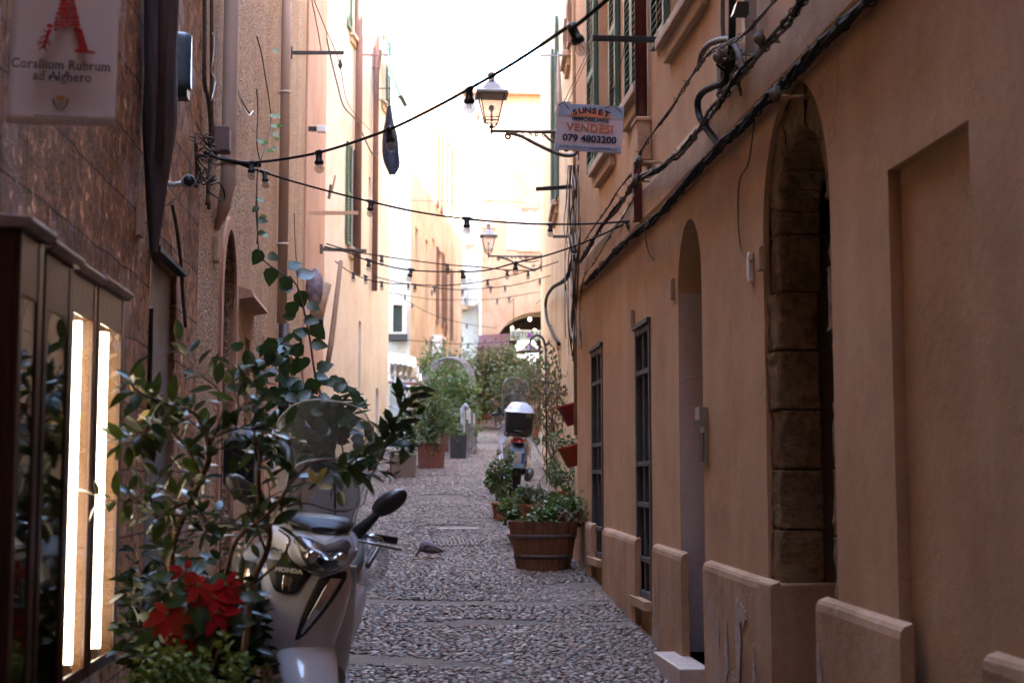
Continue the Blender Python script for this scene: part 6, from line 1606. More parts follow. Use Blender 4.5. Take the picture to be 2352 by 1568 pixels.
for k in range(11):
    c = WR.pt(1675+rr.uniform(-18, 22), 165+rr.uniform(-45, 45), -.09); mb = MB(); T = [c+rv(rr, .03)+Vector((rr.uniform(-.03, .03), 0, 0)) for _ in range(5)]; mb.tube(spline(T, 6), rr.uniform(.003, .007), 5); wbuild(mb, 'wire', M_oldcable if k % 3 else M_cable, root)
# small black lamp on grey post
root = empty('wall_lamp', tuple(WR.pt(1725, 40, -.1)), 'small black lamp on a grey post at the top of the ochre house', 'lamp')
mb = MB(); p = WR.pt(1722, 120, -.06); q = WR.pt(1722, -20, -.06); mb.box(p.x-.03, p.y-.03, p.z, p.x+.03, p.y+.03, q.z); wbuild(mb, 'post', M_steel, root)
mb = MB(); c = WR.pt(1706, 18, -.12); mb.prism([c+Vector((-.045, 0, -.03)), c+Vector((.03, 0, -.03)), c+Vector((.03, 0, .03)), c+Vector((-.025, 0, .03))], (0, .06, 0)); fixn(wbuild(mb, 'lamp_head', M_black, root))
# plates and boxes on the ochre wall
def plate(label, u, v0, v1, w_, d, m, W=WR, name='wall_plate', cat='plate'):
    a, zt = W.hit(u, v0); _, zb = W.hit(u, v1); root = empty(name, tuple(W.L(a, zb)), label, cat); mb = MB(); W.box(mb, a-w_/2, a+w_/2, zb, zt, -d, -.001); bevel(wbuild(mb, 'body', m, root), .004)
    mb = MB(); W.box(mb, a-w_*.38, a+w_*.38, zb+(zt-zb)*.1, zt-(zt-zb)*.1, -d-.003, -d+.001); wbuild(mb, 'face', m, root); return root
plate('white plastic switch plate left of the stone archway', 1728, 580, 648, .05, .022, M_white)
plate('grey stone coloured meter cover at the edge of the stone archway', 1754, 566, 622, .07, .03, M_band)
plate('small pale plate between the whitewashed doorway and the near glazed door', 1548, 640, 688, .06, .025, M_cream)
plate('tiny pale plate at the upper left corner of the near glazed door', 1457, 712, 752, .05, .03, M_cream)
plate('white rectangular plate on the tuff wall beside the cloth wrapped pipe', 317, 468, 545, .10, .025, M_pinkpatch, WL)
plate('pale flat box on the roughcast wall beside the dark arched door', 493, 545, 603, .13, .03, M_band, WL2)
# intercom / letter box at the whitewashed doorway
a, zt = WR.hit(1622, 935); _, zb = WR.hit(1622, 1068); root = empty('intercom', tuple(WR.L(a, zb)), 'steel intercom panel with a row of buttons beside the whitewashed doorway', 'intercom')
a = WHT[0]-.07
mb = MB(); mb.prism([WR.L(a-.06, zb, 0), WR.L(a-.06, zt, 0), WR.L(a-.06, zt, -.05), WR.L(a-.06, zt-.07, -.05), WR.L(a-.06, zt-.11, -.022), WR.L(a-.06, zb, -.022)], WR.d*.12); fixn(bevel(wbuild(mb, 'panel', M_steel, root), .003))
for k in range(12):
    z = zb+.02+k*(zt-zb-.16)/12
    mb = MB(); WR.box(mb, a-.045, a+.045, z, z+.010, -.028, -.021); wbuild(mb, 'button', M_black, root)
# hanging wire and old bracket marks
# ================================================================== lanterns on scroll brackets
def lantern(cx, Y, zb, W_, wallx, label, flip=1):
    """zb: height of the bracket rod; W_: lantern width at the eaves"""
    root = empty('street_lantern', (wallx, Y, zb), label, 'street lantern', 'old street lanterns on scroll brackets')
    M_fr = mat('lantern_iron', (.06, .05, .045), .5)
    s = W_
    mb = MB(); rod = .012*s/.33
    mb.tube([(cx, Y, zb), (wallx, Y, zb)], rod*1.3, 8)
    # lower S scroll
    def sp(c, r0, r1, a0, a1, n=22): return [Vector((c[0]+(r0+(r1-r0)*i/n)*math.cos(a0+(a1-a0)*i/n), Y, c[1]+(r0+(r1-r0)*i/n)*math.sin(a0+(a1-a0)*i/n))) for i in range(n+1)]
    L = wallx-cx
    big = spline([(cx+L*.20, Y, zb-.05*s), (cx+L*.35, Y, zb-.16*s), (cx+L*.55, Y, zb-.42*s), (cx+L*.78, Y, zb-.66*s), (cx+L*.93, Y, zb-.66*s), (wallx-.01, Y, zb-.44*s)], 8)
    mb.tube(big, [rod*1.5]*len(big), 8)
    mb.tube(sp((cx+L*.19, zb-.15*s), .10*s, .03*s, R(80), R(80+430)), rod, 6)
    mb.tube(sp((cx+L*.72, zb-.12*s), .11*s, .03*s, R(200), R(200-430)), rod, 6)
    mb.tube(spline([(cx+L*.60, Y, zb-.08*s), (cx+L*.68, Y, zb-.26*s), (cx+L*.80, Y, zb-.30*s), (cx+L*.95, Y, zb-.20*s)], 6), rod, 6)
    mb.tube(sp((cx+L*.85, zb-.48*s), .09*s, .02*s, R(150), R(150+400)), rod*.8, 6)
    for k in range(4): mb.tube(sp((cx+L*(.36+.075*k), zb-.09*s), .05*s, .02*s, R(90+180*(k % 2)), R(90+180*(k % 2)+330)), rod*.6, 5)
    mb.box(wallx-.02, Y-.03, zb-.8*s, wallx, Y+.03, zb+.15*s)
    wbuild(mb, 'scroll_bracket', M_fr, root)
    # lantern head
    h0 = zb+.28*s; h1 = zb+1.05*s; wb, wt = .19*s, .36*s
    c0 = [(cx+i*wb, Y+j*wb, h0) for i, j in ((-1, -1), (1, -1), (1, 1), (-1, 1))]; c1 = [(cx+i*wt, Y+j*wt, h1) for i, j in ((-1, -1), (1, -1), (1, 1), (-1, 1))]
    mb = MB()
    for k in range(4):
        mb.tube([c0[k], c1[k]], .018*s, 6); mb.tube([c0[k], c0[(k+1) % 4]], .018*s, 6); mb.tube([c1[k], c1[(k+1) % 4]], .02*s, 6)
        q0 = tuple(Vector(c0[k]).lerp(Vector(c1[k]), .12)); q1 = tuple(Vector(c0[(k+1) % 4]).lerp(Vector(c1[(k+1) % 4]), .12)); mb.tube([q0, q1], .012*s, 5)
    for k in range(4): mb.tube(spline([c0[k], (cx+(c0[k][0]-cx)*.75, Y+(c0[k][1]-Y)*.75, h0-.10*s), (cx, Y, h0-.22*s)], 5), .014*s, 6)
    mb.lathe([(.03*s, -.36*s), (.045*s, -.30*s), (.03*s, -.22*s), (.06*s, -.14*s), (.02*s, -.06*s)], c=(cx, Y, h0), n=12); mb.tube([(cx, Y, zb-.16*s), (cx, Y, zb+.1*s)], [.006*s, .03*s], 8)
    fr = wbuild(mb, 'frame', M_fr, root)
    mb = MB()
    for k in range(4): mb.quad(c0[k], c0[(k+1) % 4], c1[(k+1) % 4], c1[k])
    wbuild_child(mb, 'pane', glass('lantern_pane', (.95, .95, .95), .05, .25, (.8, .8, .78)), fr, root)
    mb = MB(); e = .47*s
    mb.lathe([(e*1.414, -.06*s), (e*1.414, .0), (.33*s*1.2, .10*s), (.25*s*1.2, .24*s), (.19*s, .34*s)], c=(0, 0, 0), n=4, M=Matrix.Translation((cx, Y, h1+.05*s)) @ Matrix.Rotation(math.pi/4, 4, 'Z'), smooth=False)
    mb.lathe([(.16*s, .34*s), (.09*s, .40*s), (.09*s, .50*s), (.13*s, .55*s), (.13*s, .60*s), (.06*s, .66*s), (.015*s, .70*s)], c=(cx, Y, h1+.05*s), n=16)
    wbuild(mb, 'cap', mat('lantern_grey_cap', (.26, .23, .21), .5, metal=.3), root)
    mb = MB(); mb.ball((cx, Y, h0+.4*s), .09*s, n=12, m=8); mb.tube([(cx, Y, h0), (cx, Y, h0+.33*s)], .03*s, 8); wbuild(mb, 'lamp', M_white, root)
c = onY(1129, 301, 13.4); lantern(c.x, 13.4, c.z, .33, 1.76, 'nearer and larger old lantern on a scroll bracket left of the for sale board')
c = onY(1122, 588, 25.5); lantern(c.x, 25.5, c.z, .34, 2.64, 'smaller distant old lantern on a scroll bracket below the crossing bulbs')
# ================================================================== left wall fittings
# wrapped pipe bundle
root = empty('wrapped_pipe', tuple(onX(366, 560, -1.16)), 'dark cloth wrapped pipe hanging down the tuff wall right of the banner', 'pipe')
yy = onX(366, 300, -1.16).y; zt = 5.2; zb = onX(345, 575, -1.17).z
rows = []
for i in range(60):
    t = i/59; z = zt+(zb-zt)*t
    r0 = .078 if t < .72 else .078*(1-(t-.72)/.28*.78); row = []
    for k in range(20):
        a = 2*math.pi*k/20; rr_ = r0*(1+.16*math.sin(3*a+2*z)+.10*noise.noise(Vector((math.cos(a), math.sin(a), z*3)))+.06*math.sin(11*a+z*1.5))
        row.append((-1.165+rr_*math.cos(a)+(.02 if 0 else 0), yy-.03+(.05*(t-.72)*-3 if t > .72 else 0)*.4+rr_*math.sin(a)*1.15, z))
    rows.append(row)
s = NT('dusty_dark_cloth'); s.color(s.ramp(s.noise(5, 5, .7, (3, 3, .4)), [(.3, (.025, .018, .020)), (.7, (.085, .062, .068))])); s.rough(.8); s.bump(s.noise(8, 5, .7, (3, 3, .3)), .01)
wbuild(MB().grid(rows, closeu=True), 'cloth', s.m, root)
mb = MB(); mb.tube([(-1.14, yy-.10, zt), (-1.14, yy-.10, zb+.45)], .024, 10); wbuild(mb, 'side_pipe', mat('dull_purple_grey', (.10, .07, .075), .7), root)
# bluish lamp box
root = empty('wall_light', tuple(onX(417, 140, -1.14)), 'bluish bulkhead light on the tuff wall beside the wrapped pipe', 'light')
c = onX(417, 143, -1.15); mb = MB(); loft(mb, [(c.x-.09, c.y, c.z, .055, .16, 4), (c.x+.02, c.y, c.z, .055, .16, 4), (c.x+.055, c.y, c.z, .04, .145, 4)], 'x', 24); wbuild(mb, 'housing', mat('blue_grey_plastic', (.10, .17, .23), .3), root)
mb = MB(); mb.box(c.x-.1, c.y-.05, c.z-.20, c.x+.04, c.y+.05, c.z-.155); mb.tube([c+Vector((-.02, 0, -.2)), c+Vector((-.04, 0, -.25)), c+Vector((-.09, 0, -.24))], .012, 8); wbuild(mb, 'bracket', M_black, root)
# security camera
root = empty('security_camera', tuple(onX(430, 415, -1.12)), 'white bullet security camera on the tuff wall below the junction box', 'camera')
c = onX(434, 415, -1.10); d = Vector((.28, -1, -.12)).normalized(); mb = MB(); mb.tube([c-d*-.0+(-d)*.0, c-d*.10, c-d*.11], [.034, .034, .028], 20); wbuild(mb, 'body', M_white, root)
mb = MB(); mb.tube([c+d*.001, c+d*.008], [.030, .028], 20); mb.tube([c+d*.008, c+d*.011], [.012, .010], 12); wbuild(mb, 'lens', M_black, root)
mb = MB(); mb.tube([c-d*.06, c-d*.06+Vector((-.07, .0, -.02)), (-1.248, c.y+.06, c.z-.0)], .014, 10); mb.box(-1.248, c.y+.02, c.z-.03, -1.225, c.y+.10, c.z+.06); wbuild(mb, 'mount', M_white, root)
mb = MB(); mb.tube(spline([c-d*.09, c+Vector((-.04, .05, -.05)), c+Vector((-.09, .05, -.10)), Vector((-1.24, c.y+.1, c.z-.12))], 5), .004, 5); wbuild(mb, 'lead', M_white, root)
# conduits and wires on the left wall
def lw(label, pts, r, m=M_oldcable, W=WL2, d=.04, name='wall_cable'):
    P = spline([W.pt(p[0], p[1], -(p[2] if len(p) > 2 else d)) for p in pts], 6); o = MB().tube(P, r, 8).build(name, m); tag(o, label, 'cable'); return o
lw('grey conduit coming down the wall left of the thick cream pipe, left one of two', [(470, -40), (470, 60), (470, 190), (478, 225), (484, 300), (482, 400), (476, 470)], .013)
lw('grey conduit with black clips, right one of the two left of the thick cream pipe', [(486, -40), (486, 80), (486, 180), (486, 260), (489, 320), (486, 370), (478, 420), (480, 480)], .012)
lw('twin thin cable dropping from the wall to the security camera', [(452, 310), (450, 330), (452, 370), (452, 400), (450, 430)], .012, M_oldcable, WL2)
lw('coil of thin black wire against the cream pipe', [(478, 440, .12), (500, 455, .14), (514, 462, .15), (515, 440, .15), (503, 420, .14), (485, 425, .12)], .005, M_cable)
lw('white loose wire looping beside the thick cream pipe', [(488, 75, .06), (492, 90, .07), (490, 130, .07), (486, 165, .06), (495, 185, .06), (486, 230, .06)], .004, M_white)
lw('pair of drooping wires on the roughcast wall between the two cream pipes', [(541, 180, .04), (548, 215, .05), (560, 250, .05), (572, 265, .05), (581, 255, .04)], .005, M_white)
lw('thin wire running down beside the second cream pipe to the ledge', [(676, 490, .05), (678, 560, .04), (682, 620, .04), (686, 700, .04)], .005)
lw('long dark wire sagging down the tuff wall above the grey door', [(395, 470, .03), (405, 520, .03), (415, 600, .03), (420, 680, .03), (426, 750, .03)], .010, M_oldcable, WL)
wc = random.Random(8); root = empty('wire_tangle', tuple(WL2.pt(475, 350, -.06)), 'knot of wires where the light strings are tied to the left wall', 'wires')
for k in range(12):
    c = WL2.pt(472+wc.uniform(-12, 14), 352+wc.uniform(-50, 60), -.08); mb = MB(); mb.tube(spline([c+rv(wc, .035) for _ in range(5)], 6), wc.uniform(.003, .008), 5); wbuild(mb, 'wire', M_oldcable if k % 3 else M_cable, root)
# thick joined start of the strings
mb = MB(); mb.tube(spline([WL2.pt(472, 352, -.08), Q(505, 364, 9.2), Q(535, 371, 9.05), Q(560, 376, 9.0), Q(598, 380, 8.95)], 6), .014, 8); o = mb.build('cable_splice', M_cable); tag(o, 'thick taped cable joining both front strings to the left wall', 'cable')
# black bar brackets
def bar(label, u0, u1, v, Y, m=M_black, h=.03, xw=None, W=None, name='wall_bar', tilt=0, extra=None):
    a, b = onY(u0, v, Y), onY(u1, v+tilt, Y); root = empty(name, tuple(a), label, 'bar'); mb = MB()
    if xw is not None: (a if abs(xw-a.x) < abs(xw-b.x) else b).x = xw
    mb.prism([a+Vector((0, 0, -h/2)), b+Vector((0, 0, -h/2)), b+Vector((0, 0, h/2)), a+Vector((0, 0, h/2))], (0, .02, 0)); bevel(fixn(wbuild(mb, 'rail', m, root)), .003)
    wx = a.x if (xw is not None and abs(a.x-xw) < .01) else b.x
    mb = MB(); mb.box(wx-.02, Y-.03, a.z-.06, wx+.02, Y+.05, a.z+.06); wbuild(mb, 'wall_plate', m, root)
    if extra: extra(root, a, b)
    return root
def hb(root, a, b):
    p = b+Vector((-.04, .01, -.02)); m = MB(); m.tube([p, p+Vector((0, 0, -.06))], .003, 5); m.lathe([(.008, -.06), (.014, -.08), (.026, -.12), (.02, -.15), (.006, -.165)], c=p, n=12); wbuild(m, 'hanging_lamp', M_black, root)
bar('black bar bracket with a tiny hanging lamp, high beside the second cream pipe', 667, 790, 121, 15.8, h=.042, xw=-1.2, extra=hb)
bar('thin grey rail in front of the cream house near the brown drainpipes', 812, 893, 126, 25.0, M_brownpipe, .03, xw=-.72)
bar('thin pale rod at the level of the propped green shutter', 862, 914, 203, 26.5, M_oldcable, .02, xw=-.42)
bar('long pale washing rail across the cream house, upper one', 715, 823, 489, 18.5, M_band, .05, xw=-1.2)
bar('dark washing rail with clips just above the sagging bulb string', 742, 842, 572, 19.0, M_oldcable, .045, xw=-1.0, tilt=4)
bar('short dark double rail projecting from the corner of the ochre house', 1231, 1331, 434, 13.9, M_black, .04, xw=1.79, tilt=-6)
bar('thin rail on the yellow facade just below the lantern bracket', 1225, 1296, 127, 16.5, M_oldcable, .02, xw=2.0)
bar('thin rail on the yellow facade level with the second string of bulbs', 1270, 1326, 543, 15.0, M_oldcable, .03, xw=1.88)
# ================================================================== garment, propped shutter
root = empty('garment', tuple(Q(900, 245, 22)), 'dark navy garment hanging from a line by the brown drainpipes', 'garment')
OUT = [(245, 893, 895), (262, 888, 899), (285, 884, 905), (305, 881, 914), (335, 879, 916), (360, 881, 918), (378, 886, 921), (388, 892, 918), (398, 896, 910), (404, 900, 905)]
front = []
for (v, a, b) in OUT:
    row = []
    for k in range(13):
        t = k/12; row.append(Q(a+(b-a)*t, v, 22)+Vector((0, .09*math.cos(t*math.pi*2.5+v*.02)*.5-.05*math.sin(t*math.pi), 0)))
    front.append(row)
o = wbuild(MB().grid(front), 'cloth', mat('navy_cloth', (.010, .011, .028), .85, var=.4, vscale=10), root); o.modifiers.new('s', 'SOLIDIFY').thickness = .03; subd(o, 1)
mb = MB(); mb.tube([Q(894, 246, 22), Q(893, 228, 22), Q(915, 215, 22.5)], .008, 5); wbuild(mb, 'hook', M_iron, root)
root = empty('propped_shutter', tuple(Q(870, 100, 27)), 'green top hung shutter propped out from the cream house above the garment', 'shutter')
A, Bp = Q(869, 98, 26.9), Q(914, 222, 25.0); e = WB3.d*.75
mb = MB(); mb.prism([A, Bp, Bp+Vector((.07, 0, .03)), A+Vector((.07, 0, .03))], e); fixn(wbuild(mb, 'leaf', M_green, root))
mb = MB(); mb.tube([Bp, Bp+Vector((.0, 0, -.25)), A+Vector((0, 0, -1.1))], .012, 6); wbuild(mb, 'stay', M_iron, root)
# camera box on roughcast edge, wooden offcuts, cane, cloth on pole, speaker
root = empty('wall_camera', tuple(WL2.pt(735, 297, -.1)), 'small white camera on a black mount at the far end of the roughcast wall', 'camera')
c = Q(733, 297, 18.3); mb = MB(); mb.box(c.x-.03, c.y-.05, c.z-.045, c.x+.09, c.y+.05, c.z+.045); bevel(wbuild(mb, 'body', M_white, root), .01); mb = MB(); mb.box(-1.22, c.y-.02, c.z-.03, c.x-.03, c.y+.02, c.z+.03); wbuild(mb, 'mount', M_black, root)
o = MB().tube([Q(783, 600, 18.5), Q(771, 700, 18.3), Q(760, 790, 18.1), Q(750, 852, 18.0)], [.030, .032, .036, .03], 8).build('cane', mat('weathered_cane', (.24, .14, .09), .7)); tag(o, 'long weathered cane leaning against the cream house', 'cane')
root = empty('wrapped_post', tuple(Q(728, 720, 17)), 'slanting pale post with a bundled grey cloth tied to its top', 'post')
mb = MB(); mb.tube([Q(722, 745, 17), Q(733, 700, 17), Q(748, 650, 17)], [.09, .085, .075], 12); wbuild(mb, 'post', mat('weathered_post', (.38, .27, .20), .85, var=.3), root)
mb = MB(); c = Q(722, 660, 16.9); 
rows = []
for i in range(9):
    row = []
    for k in range(16):
        th = math.pi*i/8; a = 2*math.pi*k/16; q = Vector((math.sin(th)*math.cos(a), math.sin(th)*math.sin(a), math.cos(th))); rr_ = 1+.35*noise.noise(q*2.5+Vector((3, 1, 2))); row.append(c+Vector((q.x*.11*rr_, q.y*.10*rr_, q.z*.22*rr_)))
    rows.append(row)
wbuild(mb.grid(rows, closeu=True), 'bundled_cloth', mat('grey_purple_cloth', (.20, .16, .19), .9, var=.6, vscale=10, bump=.02, bscale=12), root)
mb = MB(); p = Q(726, 748, 14.6); mb.box(p.x-.07, p.y, p.z-.085, p.x+.07, p.y+.12, p.z+.075); o = bevel(mb.build('black_box', M_black), .006); tag(o, 'small black square box on the roughcast wall, half hidden by the climber', 'box')
root = empty('plank_pair', tuple(Q(760, 430, 20)), 'two short wooden offcuts tied to the cream house', 'plank')
mb = MB(); mb.prism([Q(752, 455, 20), Q(758, 457, 20), Q(763, 425, 20), Q(757, 423, 20)], (0, .03, 0)); fixn(wbuild(mb, 'plank', M_oldcable, root)); mb = MB(); mb.prism([Q(760, 440, 20.05), Q(764, 441, 20.05), Q(772, 403, 20.05), Q(768, 402, 20.05)], (0, .03, 0)); fixn(wbuild(mb, 'plank', M_band, root))
# black rounded letter box behind the scooter
root = empty('letter_box', tuple(WL.pt(560, 1100)), 'black box with a bluish rounded lid on the left wall behind the scooter', 'letter box')
Y = 8.8; a = onY(533, 1010, Y); b = onY(592, 1010, Y); zl = a.z; mb = MB(); mb.box(a.x-.05, Y, onY(560, 1112, Y).z, b.x-.02, Y+.34, zl); bevel(wbuild(mb, 'body', M_black, root), .01)
mb = MB(); rows = []
for k in range(9):
    th = math.pi*k/8; rows.append([Vector((a.x, Y+.12-.14*math.cos(th), zl+.0+.085*math.sin(th))), Vector((b.x, Y+.12-.14*math.cos(th), zl+.085*math.sin(th)))])
mb.grid(rows); mb.add([r[0] for r in rows], [tuple(range(9))]); mb.add([r[1] for r in rows], [tuple(range(9))]); wbuild(mb, 'lid', mat('blue_grey_lid', (.07, .09, .16), .35), root)
# ================================================================== awning and trellis on the terrace
root = empty('shop_awning', tuple(Q(925, 860, 30)), 'crumpled white and striped fabric awning over the terrace on the left', 'awning')
M_can = mat('white_canvas', (.72, .68, .66), .7, var=.1)
M_can2 = mat('striped_canvas', (.42, .36, .28), .8, var=.4, vscale=14)
for (v0, v1, u1, m_, nm, amp) in ((812, 832, 955, M_can, 'upper_fold', 4), (832, 858, 962, M_can2, 'striped_fold', 3), (856, 872, 968, M_can, 'valance', 4)):
    mb = MB(); rows = []
    for j in range(8):
        row = []
        for i in range(41):
            u = 888+(u1-888)*i/40; w_ = amp*abs(math.sin(i*.42+.7*(v0 % 3)))+ (v0-812)*.0; t = j/7
            row.append(Q(u, v0+(v1-v0)*t+w_*(t)+(i/40)**2*(10 if v0 < 850 else 3), 29.6+.7*(1-t)+.12*math.sin(i*.9+t*2)))
        rows.append(row)
    o = wbuild(mb.grid(rows), nm, m_, root); o.modifiers.new('s', 'SOLIDIFY').thickness = .015
mb = MB()
mb.tube([Q(888, 877, 29.4), Q(970, 881, 29.4)], .035, 6); mb.tube([Q(968, 878, 29.4), Q(972, 1060, 29.4)], .03, 6); wbuild(mb, 'frame', M_brownpipe, root)
root = empty('glass_door', tuple(Q(905, 940, 30.5)), 'white framed door panel below the awning', 'door')
mb = MB(); a, b = Q(892, 990, 30.5), Q(918, 880, 30.5); mb.box(a.x, 30.5, a.z, a.x+.03, 30.55, b.z); mb.box(b.x-.03, 30.5, a.z, b.x, 30.55, b.z); mb.box(a.x+.03, 30.502, a.z, b.x-.03, 30.548, a.z+.06); mb.box(a.x+.03, 30.502, b.z-.05, b.x-.03, 30.548, b.z); wbuild(mb, 'frame', M_white, root)
mb = MB(); mb.box(a.x+.025, 30.52, a.z+.05, b.x-.025, 30.53, b.z-.04); wbuild(mb, 'pane', mat('milky_pane', (.45, .52, .60), .2), root)
# trellis arch of grey rods
root = empty('trellis_arch', tuple(Q(1030, 1050, 29)), 'grey metal trellis arch spanning the terrace plants', 'trellis')
M_tr = mat('grey_trellis', (.20, .18, .20), .5)
for k, Y in enumerate((28.2, 28.9, 29.6)):
    dx = k*6; mb = MB()
    P = [Q(975+dx, 1040, Y), Q(975+dx, 900, Y), Q(980+dx, 862, Y), Q(1000+dx, 832, Y), Q(1030+dx, 822, Y), Q(1058+dx, 832, Y), Q(1074+dx, 858, Y), Q(1078+dx, 900, Y), Q(1078+dx, 1050, Y)]
    mb.tube(spline(P, 6), .028, 6); wbuild(mb, 'hoop', M_tr, root)
mb = MB()
for (u, v) in ((975, 900), (978, 865), (1000, 832), (1030, 822), (1058, 832), (1075, 860), (1078, 900), (1078, 940), (1078, 980)):
    mb.tube([Q(u, v, 28.2), Q(u+12, v, 29.6)], .016, 5)
wbuild(mb, 'cross_rods', M_tr, root)
# grey post and slatted screen
o = MB().tube([Q(1064, 1065, 27), Q(1063, 1000, 27), Q(1063, 938, 27), Q(1068, 930, 27), Q(1074, 940, 27)], .045, 8).build('metal_post', mat('light_grey_post', (.30, .32, .36), .5)); tag(o, 'light grey metal post with a bent top on the terrace', 'post')
root = empty('picket_screen', tuple(Q(1085, 1055, 27.5)), 'grey slatted screen with white tipped slats at the right end of the terrace', 'fence')
for k in range(6):
    u = 1068+k*5.2; top = (942, 930, 938, 945, 950, 955)[k]; mb = MB(); a, b = Q(u-1.5, 1048-k*2, 27.4+.1*k), Q(u+1.8, top, 27.4+.1*k); mb.box(a.x, a.y, a.z, b.x, a.y+.03, b.z); s_ = wbuild(mb, 'slat', M_tr, root)
    if k in (1, 2, 4): mb = MB(); mb.box(a.x-.003, a.y-.003, b.z-.28, b.x+.003, a.y+.033, b.z+.01); wbuild_child(mb, 'white_tip', M_white, s_, root)
mb = MB(); mb.box(Q(1040, 1030, 27.5).x, 27.5, Q(1040, 1062, 27.5).z, Q(1098, 1030, 27.5).x, 27.9, Q(1098, 1040, 27.5).z); wbuild(mb, 'base_box', mat('dark_planter', (.06, .04, .035), .8), root)
root = empty('terrace_bench', tuple(Q(1050, 1020, 27)), 'dark slatted bench beside the grey post', 'bench')
for i, v in enumerate((978, 992, 1004)): mb = MB(); a, b = Q(1030, v, 26.8), Q(1062, v-1, 26.8); mb.box(a.x, 26.8, a.z-.03, b.x, 26.86, a.z+.03); wbuild(mb, 'slat', mat('purple_grey_slat', (.10, .08, .10), .6), root)
mb = MB(); a = Q(1032, 1030, 26.8); mb.box(a.x, 26.8, gz(26.8), a.x+.05, 27.1, Q(1032, 975, 26.8).z); b = Q(1058, 1030, 26.8); mb.box(b.x, 26.8, gz(26.8), b.x+.05, 27.1, Q(1032, 975, 26.8).z); wbuild(mb, 'legs', M_tr, root)
# burgundy awning over the passage
root = empty('burgundy_awning', tuple(Q(1140, 790, 41)), 'burgundy fabric awning left of the restaurant sign', 'awning')
mb = MB(); a, b, c_, d_ = Q(1100, 772, 41.9), Q(1168, 768, 41.9), Q(1170, 800, 40.6), Q(1098, 800, 40.6)
mb.prism([a, b, c_, d_], (0, 0, .03)); mb.prism([d_, c_, c_+Vector((0, 0, -.22)), d_+Vector((0, 0, -.22))], (0, .02, 0)); fixn(wbuild(mb, 'canopy', mat('burgundy_canvas', (.10, .04, .05), .8), root))
mb = MB()
for p, q in ((a, d_), (b, c_)): mb.tube([p, q], .02, 6)
wbuild(mb, 'arm', M_iron, root)
# air conditioner, iron arm lamp, hanging basket on the yellow facade
def aircon(label, u, v, W, w_, h):
    a, z = W.hit(u, v, -.3); root = empty('air_conditioner', tuple(W.L(a, z)), label, 'air conditioner'); mb = MB(); W.box(mb, a-w_/2, a+w_/2, z-h/2, z+h/2, -.32, -.06); bevel(wbuild(mb, 'housing', M_white, root), .02)
    for k in range(7): mb = MB(); zz = z-h*.4+h*.8*k/7; W.box(mb, a-w_*.4, a+w_*.4, zz, zz+h*.06, -.33, -.321); wbuild(mb, 'grille_bar', M_black, root)
    mb = MB(); W.box(mb, a-w_*.4, a+w_*.4, z-h/2-.04, z-h/2, -.30, 0); wbuild(mb, 'bracket', M_iron, root)
aircon('air conditioner unit on the peach facade above the trellis arch', 1018, 797, WB5, .8, .55)
root = empty('hooked_lamp', tuple(WY.pt(1250, 800, 0)), 'black swan neck lamp arm curving out from the yellow facade', 'lamp')
mb = MB(); mb.tube(spline([Q(1252, 850, 22), Q(1254, 810, 22), Q(1248, 780, 22), Q(1236, 770, 22), Q(1222, 776, 22), Q(1216, 790, 22)], 6), .02, 6); mb.tube([Q(1252, 790, 22), Q(1262, 790, 22)], .02, 6); wbuild(mb, 'arm', M_iron, root)
mb = MB(); c = Q(1216, 800, 22); mb.lathe([(.03, .08), (.05, .05), (.17, -.03), (.22, -.05)], c=c, n=18, close=False); mb.ball(c+Vector((0, 0, .04)), .05, n=10, m=6); wbuild(mb, 'shade', mat('dark_red_shade', (.10, .02, .015), .5), root)
o = MB().tube(spline([WY.pt(1318, 590, -.1), WY.pt(1300, 640, -.1), WY.pt(1268, 662, -.08), WY.pt(1254, 690, -.06), WY.pt(1256, 730, -.06), WY.pt(1268, 762, -.05), WY.pt(1284, 790, -.03)], 6), .024, 8).build('cable_hose', M_cable); tag(o, 'thick black hose curving down the yellow facade', 'cable')
rr = random.Random(21); root = empty('wire_tangle', tuple(WY.pt(1322, 640, -.1)), 'messy wires hanging down the corner between the yellow and ochre houses', 'wires')
for k in range(10):
    u = rr.uniform(1300, 1330); T = [WY.pt(u+rr.uniform(-7, 5), 380+q*rr.uniform(55, 75), -.12+rr.uniform(-.04, .05)) for q in range(7)]; mb = MB(); mb.tube(spline(T, 5), rr.uniform(.004, .009), 5); wbuild(mb, 'wire', M_oldcable, root)
root = empty('antenna_mast', tuple(Q(1283, 240, 15.2)), 'tapering pale mast with a thin crossbar on the yellow facade above the board', 'mast')
mb = MB(); mb.tube([Q(1285, 300, 15.2), Q(1284, 230, 15.2), Q(1282, 130, 15.2), Q(1282, 118, 15.2)], [.035, .035, .014, .005], 10); wbuild(mb, 'mast', M_steel, root); mb = MB(); mb.tube([Q(1233, 128, 15.2), Q(1315, 129, 15.2)], .007, 5); mb.tube([Q(1284, 235, 15.2), Vector((1.93, 15.2, Q(1284, 235, 15.2).z))], .012, 6); wbuild(mb, 'crossbar', M_steel, root)
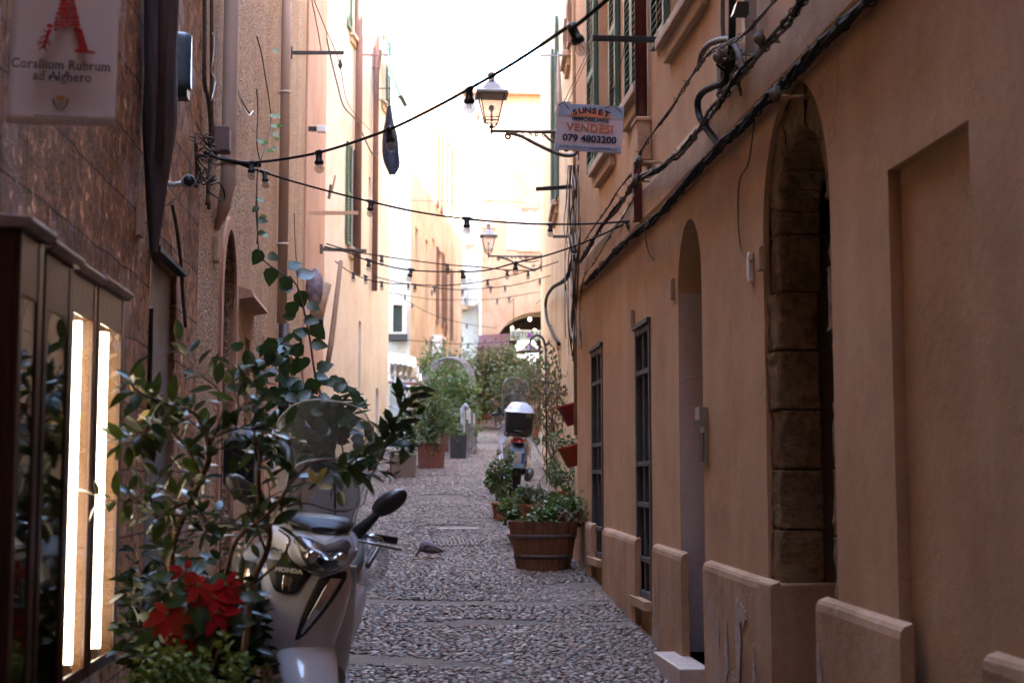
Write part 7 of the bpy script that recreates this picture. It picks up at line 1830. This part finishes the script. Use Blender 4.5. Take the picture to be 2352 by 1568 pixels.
# ================================================================== pigeon
root = empty('pigeon', (0, 0, 0), 'grey brown pigeon pecking on the cobbles in the middle of the alley', 'pigeon')
g = gp(988, 1283); g.z = gz(g.y)+.015; M_pig = mat('pigeon_feathers', (.16, .12, .13), .7, var=.35, vscale=25)
def P_(x, z, y=0): return (g.x+x*1.12, g.y+y*1.25, g.z+z*1.45-.03)
mb = MB()
secs = [(.135, .060, .006, .003), (.10, .064, .02, .012), (.05, .072, .034, .030), (.0, .085, .044, .044), (-.04, .092, .042, .044), (-.07, .092, .030, .036), (-.088, .080, .020, .024), (-.098, .062, .015, .017), (-.108, .048, .017, .018), (-.120, .036, .014, .014), (-.130, .028, .004, .004)]
rows = []
for (x, z, ry, rz) in secs:
    rows.append([P_(x, z+rz*math.sin(2*math.pi*k/14), ry*math.cos(2*math.pi*k/14)) for k in range(14)])
mb.grid(rows, closeu=True); mb.f.append(list(range(13, -1, -1))); mb.m.append(0); mb.sm.append(True); e = len(mb.v)-14; mb.f.append([e+k for k in range(14)]); mb.m.append(0); mb.sm.append(True)
root.location = g; subd(wbuild(mb, 'body', M_pig, root), 1)
mb = MB(); mb.tube([P_(-.128, .030), P_(-.145, .018)], [.004, .001], 6); wbuild(mb, 'beak', M_black, root)
for sy in (-1, 1):
    mb = MB(); rows = []
    for i in range(7):
        t = i/6; rows.append([P_(-.05+.16*t, .098-.035*t*t+.012*math.sin(a)*(1-t), sy*(.040*(1-t*.6)+.008*math.cos(a)*(1-t))) for a in (R(-60), 0, R(60))])
    o = wbuild(mb.grid(rows), 'wing', mat('pigeon_wing', (.11, .085, .09), .7, var=.3, vscale=25), root); o.modifiers.new('s', 'SOLIDIFY').thickness = .004
    mb = MB(); mb.tube([P_(-.01, .05, sy*.02), P_(-.012, .02, sy*.02), P_(-.02, .014, sy*.02)], [.007, .003, .003], 6)
    for q in (-.6, 0, .6): mb.tube([P_(-.02, .014, sy*.02), P_(-.042, .013, sy*.02+q*.02)], .002, 4)
    wbuild(mb, 'leg', mat('pigeon_leg', (.30, .08, .07), .6), root)
# slab and drain in the road
c = gp(1050, 1216); mb = MB(); y = c.y; mb.box(-.0, 0, 0, .01, .01, .01) if 0 else None
mb.box(c.x-.22, y-.05, gz(y)-.02, c.x+.24, y+.05, gz(y)+.022); o = bevel(mb.build('kerb_slab', M_marble), .006); tag(o, kind='structure')
c = gp(1050, 1248); y = c.y; mb = MB(); L_ = .46
for k in range(10): mb.box(c.x-.20+k*.042, y-.30, gz(y-.3)+.0, c.x-.185+k*.042, y+.30, gz(y)+.034, M=None)
# gentle slope following bars
mb = MB()
root = empty('drain_grate', (c.x, y, gz(y)), 'rusty drain grate of parallel bars set in the cobbles behind the pigeon', 'drain grate')
mb = MB()
for k in range(10):
    x0 = c.x-.20+k*.042; mb.add([(x0, y-.3, gz(y-.3)+.026), (x0+.018, y-.3, gz(y-.3)+.026), (x0+.018, y+.3, gz(y+.3)+.026), (x0, y+.3, gz(y+.3)+.026), (x0, y-.3, gz(y-.3)), (x0+.018, y-.3, gz(y-.3)), (x0+.018, y+.3, gz(y+.3)), (x0, y+.3, gz(y+.3))], [(0, 1, 2, 3), (0, 4, 5, 1), (3, 2, 6, 7), (1, 5, 6, 2), (0, 3, 7, 4)])
wbuild(mb, 'bars', mat('rusty_iron', (.16, .10, .08), .8, var=.3), root)
